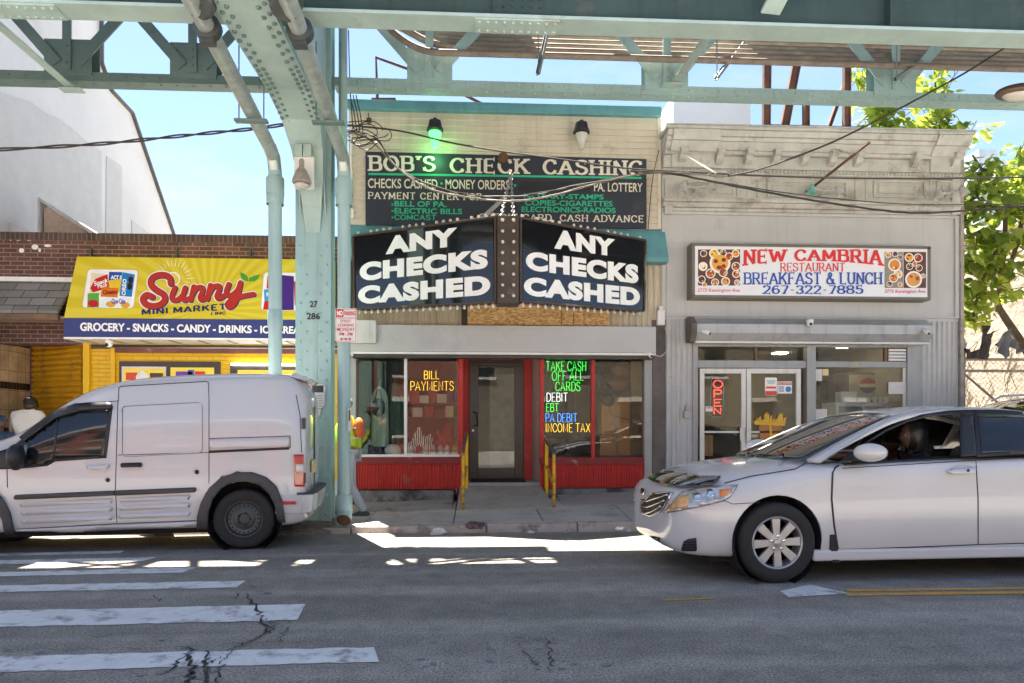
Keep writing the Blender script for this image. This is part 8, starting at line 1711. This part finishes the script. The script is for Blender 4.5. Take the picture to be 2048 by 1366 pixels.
def person(label, at, f, H, skin, shirt, trousers, shoes, stride=.0, arms=((.02, .0), (.02, .0)), lean=0.0, sleeve=.5, hair=None, headtilt=0.0, drop=0.0):
    f = Vector(f).normalized(); r = Vector((f.y, -f.x, 0)); g = Vector(at); k = H / 1.75; U = Vector((0, 0, 1)); t = thing('person', label, 'person', tuple(g))
    pel = g + U * .95 * k; ch = g + U * 1.30 * k + f * lean * .6; nk = g + U * 1.50 * k + f * lean; hd = g + U * (1.635 - drop) * k + f * (lean * 1.25 + .02 + drop)
    legs = []; feet = []
    for sd in (-1, 1):
        hip = pel + r * sd * .09 * k - U * .04; ank = g + r * sd * .085 * k + f * stride * sd + U * .09; kn = hip.lerp(ank, .5) + f * (.05 + (.06 if stride and sd < 0 else 0)); legs.append((hip, kn, ank)); feet.append((ank, ank + f * .16 - U * .05))
    sh = [nk - U * .07 * k + r * sd * .17 * k for sd in (-1, 1)]; el, wr = [], []
    for i, sd in enumerate((-1, 1)): a, b = arms[i]; el.append(sh[i] - U * .28 * k + r * sd * .05 + f * a); wr.append(el[i] - U * .23 * k * (1 - abs(b)) + f * (b * .24 + a * .5) + r * sd * -.01)
    chains = [[(pel, (.10 * k, .09 * k)), (g + U * 1.12 * k + f * lean * .3, (.085 * k, .085 * k)), (ch, (.098 * k, .095 * k)), (nk, .058 * k), (hd - U * .05, .052 * k)]]
    for hip, kn, ank in legs: chains.append([(pel, (.10 * k, .09 * k)), (hip, .08 * k), (kn, .056 * k), (ank, .037 * k)])
    for i in range(2): chains.append([(ch, (.098 * k, .095 * k)), (sh[i], .052 * k), (el[i], .04 * k), (wr[i], .025 * k)]); chains += hand(wr[i], wr[i] - el[i], .45, k)
    hm, put = head(hd, f, headtilt, k); body = grow('body', chains, skin, t, hm); eyes(put, t, k)
    top = [[(pel + U * .01, (.15 * k, .12 * k)), (g + U * 1.12 * k + f * lean * .3, (.148 * k, .122 * k)), (ch, (.165 * k, .125 * k)), (nk - U * .03, .07 * k)]]
    for i in range(2): top.append([(ch, (.165 * k, .125 * k)), (sh[i], .075 * k), (sh[i].lerp(el[i], sleeve * 2 if sleeve < .5 else 1), .062 * k)] + ([(el[i].lerp(wr[i], .9), .045 * k)] if sleeve > .5 else []))
    grow('shirt', top, shirt, t); grow('trousers', [[(pel + U * .03, (.145 * k, .115 * k)), (h, .10 * k), (kn, .078 * k), (an - U * .02, .066 * k)] for h, kn, an in legs], trousers, t)
    for an, toe in feet:
        mb = MB(); q = an - U * .045; mb.sph((0, 0, 0), (.135, .05, .05), 14, 8); mb.v = [tuple(q + f * (x + .06) + r * y + U * max(z - (.02 if x > .03 else 0), -.045)) for x, y, z in mb.v]; so = mb.build('shoe', shoes, t, smooth=True)
        m2 = MB(); m2.lathe((0, 0, 0), (0, 0, 1), [(1, 0), (1, .022)], 18); m2.v = [tuple(q + f * (x * .14 + .06) + r * y * .052 + U * (z - .046)) for x, y, z in m2.v]; m2.build('sole', pm('pale_sole', (.3, .29, .28), .7), so)
    if hair:
        hmb = MB(); hmb.sph((0, 0, 0), (.108, .088, .10), 18, 12); hmb.v = [put(x - .012, y, max(z, -.06 if x < -.02 else .02) + .03) for x, y, z in hmb.v]; hmb.build('hair', hair, t, smooth=True)
    return t, dict(put=put, hd=hd, nk=nk, ch=ch, pel=pel, f=f, r=r, k=k, sh=sh)
U = Vector((0, 0, 1)); c = P(52, 855, 10.55)
t, q = person('man seen from behind in white short sleeved shirt and black cap', (c.x, c.y, .02), (-.25, 1, 0), 1.76, SKIN_D, pm('white_shirt', (.62, .60, .55), .85, var=.06, bump=.3, bscale=9), pm('dark_jeans', (.03, .035, .05), .9), M_rubber, arms=((.10, .35), (.10, .35)), lean=.08, sleeve=.5, drop=.05, hair=pm('black_hair', (.012, .011, .011), .7), headtilt=-.35)
mb = MB(); mb.sph((0, 0, 0), (.112, .092, .09), 20, 12); mb.v = [q['put'](x, y, max(z, 0) + .035) for x, y, z in mb.v]; o = len(mb.v); mb.add([q['put'](a, b, .035) for a, b in ((.09, -.07), (.19, -.05), (.2, 0), (.19, .05), (.09, .07))] + [q['put'](a, b, .045) for a, b in ((.09, -.07), (.19, -.05), (.2, 0), (.19, .05), (.09, .07))], [(0, 1, 2, 3, 4), (9, 8, 7, 6, 5), (0, 5, 6, 1), (1, 6, 7, 2), (2, 7, 8, 3), (3, 8, 9, 4)]); cap_ = mb.build('cap', M_black, t, smooth=True)
mb = MB()
for sd in (-1, 1): mb.bar(q['put'](-.112, sd * .004, .065), q['put'](-.108, sd * .022, .077), .004, .006); mb.bar(q['put'](-.112, sd * .004, .065), q['put'](-.108, sd * .022, .053), .004, .006)
mb.build('cap_emblem', M_text_w, cap_)
mb = MB(); mb.tube([q['nk'] + Vector((.075 * math.cos(a * .4), .07 * math.sin(a * .4), .0 + .012 * math.sin(a * .4))) for a in range(17)], .02, 6); mb.build('collar', pm('white_shirt', (.62, .60, .55), .85), t, smooth=True)
c = P(701, 1000, 9.75)
t, q = person('person walking left in yellow safety vest and pale jeans beside the column', (c.x, 9.75, .015), (-1, .05, 0), 1.68, SKIN_M, pm('safety_yellow', (.50, .62, .03), .7, var=.1), pm('pale_jeans', (.36, .39, .43), .85, var=.12), pm('canvas_shoe', (.05, .05, .055), .8), stride=.22, arms=((.12, .2), (-.1, .1)), lean=.05, sleeve=.9, hair=pm('grey_hair', (.25, .24, .23), .8))
bp = q['ch'] - q['f'] * .15; mb = MB(); mb.sph(bp - U * .0, (.075, .12, .15), 16, 10); pk2 = mb.build('backpack', pm('orange_pack', (.62, .13, .02), .7, var=.12), t, smooth=True); MB().sph(bp - q['f'] * .05 - U * .06, (.04, .09, .07), 12, 8).build('pocket', pm('orange_pack_dark', (.5, .09, .02), .7), pk2, smooth=True)
mb = MB()
for z in (-.14, .0): mb.tube([q['ch'] + U * z + Vector((.152 * math.cos(a * .4), .185 * math.sin(a * .4), 0)) for a in range(17)], .012, 6)
mb.build('reflective_band', pm('silver_band', (.6, .6, .6), .3), t)
c = P(312, 1000, 8.84)
person('person standing behind the white van, only shoes showing under it', (c.x, 8.70, -.08), (.95, -.1, 0), 1.7, SKIN_D, pm('blue_shirt', (.05, .08, .14), .85), pm('dark_jeans', (.03, .035, .05), .9), pm('grey_shoe', (.14, .14, .145), .7), stride=.15, hair=pm('black_hair', (.012, .011, .011), .7))
c = P(-8, 885, 10.2)
person('person in dark blue hoodie stooping at the left edge of the photo', (c.x, 10.2, .02), (-.3, 1, 0), 1.42, SKIN_D, pm('blue_hoodie', (.03, .055, .10), .9), pm('dark_jeans', (.03, .035, .05), .9), M_rubber, lean=.16, sleeve=.9, hair=pm('navy_hood', (.03, .05, .09), .9), headtilt=-.5)
# the two people seated in the white car (built in the car's own frame, then stood in the world)
def rider(label, px, py, side, s, hairmat, long_hair, top, topname):
    h = K.at(px, py, side); t = thing('person', label, 'person', tuple(K.o + Vector((h.x * K.c - h.y * K.s, h.x * K.s + h.y * K.c, 0))), R_(2.5), local=True); o = Vector((h.x, h.y, 0)); h = Vector((0, 0, h.z)); f = Vector((-1, 0, 0)); nk = h + Vector((.035, 0, -.145)) * s; ch = nk + Vector((.05, 0, -.17)) * s; pel = Vector((.12, 0, .66))
    hm, put = head(h, f, 0, s); ch_ = [[(pel, (.12 * s, .14 * s)), (ch, (.10 * s, .15 * s)), (nk, .052 * s), (h - U * .05 * s, .05 * s)]]; tp = [[(pel, (.14 * s, .16 * s)), (ch, (.125 * s, .17 * s)), (nk - U * .02, .075 * s)]]
    for sd in (-1, 1):
        shd = nk + Vector((.02, sd * .15 * s, -.06 * s)); el = shd + Vector((-.08, sd * .06, -.26)) * s; wr = el + Vector((-.24, -sd * .04, .03)) * s; kn = pel + Vector((-.45, sd * .1, .06)); an = kn + Vector((-.22, 0, -.2))
        ch_ += [[(ch, (.10 * s, .15 * s)), (shd, .05 * s), (el, .038 * s), (wr, .025 * s)], [(pel, (.12 * s, .14 * s)), (kn, .06), (an, .04)]] + hand(wr, wr - el, .7, s); tp.append([(ch, (.125 * s, .17 * s)), (shd, .065 * s), (el, .052 * s)])
    grow('body', ch_, SKIN_D, t, hm); eyes(put, t, s); grow(topname, tp, top, t)
    mb = MB(); mb.sph((0, 0, 0), (.118, .1, .12), 20, 14)
    mb.v = [put(x - .022, y, max(z, -.01) + .025) if not long_hair else put(x * (1 if z > 0 else 1.08) - .028 + (.0 if x < .05 else -.012 - .03 * max(0, -z) * 10), y * 1.08, z * (1.0 if z > 0 else 1.75) + .02) for x, y, z in mb.v]
    if long_hair: mb.v = [v for v in mb.v]
    mb.build('hair', hairmat, t, smooth=True)
M_hair = pm('glossy_black_hair', (.008, .008, .010), .45, var=.3, scale=40)
rider('woman with black bob driving the white car, seen in profile', 1822, 872, -.37, .98, M_hair, True, pm('black_jacket', (.015, .015, .018), .85), 'jacket')
rider('passenger with short dark hair and red top beyond the driver', 1782, 888, .33, .95, pm('short_hair', (.012, .010, .009), .9, bump=.6, bscale=60), False, pm('red_top', (.30, .02, .02), .8), 'top')

# ---------------------------------------------------------------- one object per piece where a part was drawn in several pieces
def pieces(o):
    bm = bmesh.new(); bm.from_mesh(o.data); bm.verts.ensure_lookup_table(); n = len(bm.verts); isl = [-1] * n; k = 0
    for v in bm.verts:
        if isl[v.index] >= 0: continue
        st = [v]; isl[v.index] = k
        while st:
            u = st.pop()
            for e in u.link_edges:
                w = e.other_vert(u)
                if isl[w.index] < 0: isl[w.index] = k; st.append(w)
        k += 1
    bb = [[1e9] * 3 + [-1e9] * 3 for _ in range(k)]
    for v in bm.verts:
        b = bb[isl[v.index]]
        for a in range(3): b[a] = min(b[a], v.co[a]); b[a + 3] = max(b[a + 3], v.co[a])
    par = list(range(k))
    def fd(i):
        while par[i] != i: i = par[i]
        return i
    for i in range(k):
        for j in range(i):
            if all(bb[i][a] <= bb[j][a + 3] + .02 and bb[j][a] <= bb[i][a + 3] + .02 for a in range(3)): par[fd(i)] = fd(j)
    roots = sorted({fd(i) for i in range(k)})
    for q, r0 in enumerate(roots):
        me = o.data.copy() if q else None
        b2 = bmesh.new(); b2.from_mesh(o.data if q else o.data); b2.verts.ensure_lookup_table(); bmesh.ops.delete(b2, geom=[v for v in b2.verts if fd(isl[v.index]) != r0], context='VERTS')
        if q == 0: first = b2
        else: b2.to_mesh(me); b2.free(); c = o.copy(); c.data = me; COL.objects.link(c)
    if roots: first.to_mesh(o.data); first.free()
    bm.free()
SPLIT = ('corrugated_pier', 'end_block', 'base_stone', 'flange_splice', 'steel_post', 'picture_panel', 'panel_border', 'pipe_clamp', 'yellow_pilaster', 'storefront_post', 'tile_band', 'rail', 'post', 'pilaster_strip', 'side_wall', 'plaster_patch', 'bracket', 'underside_rib', 'render_patch', 'display_floor', 'corner_trim', 'door_surround', 'reflective_band', 'back_plate', 'window_trim', 'wiper', 'angle_iron', 'transom_bar', 'vent_louvre')
for o in list(scene.objects):
    if o.type == 'MESH' and o.parent and o.name.split('.')[0] in SPLIT and len(o.data.vertices) < 6000: pieces(o)
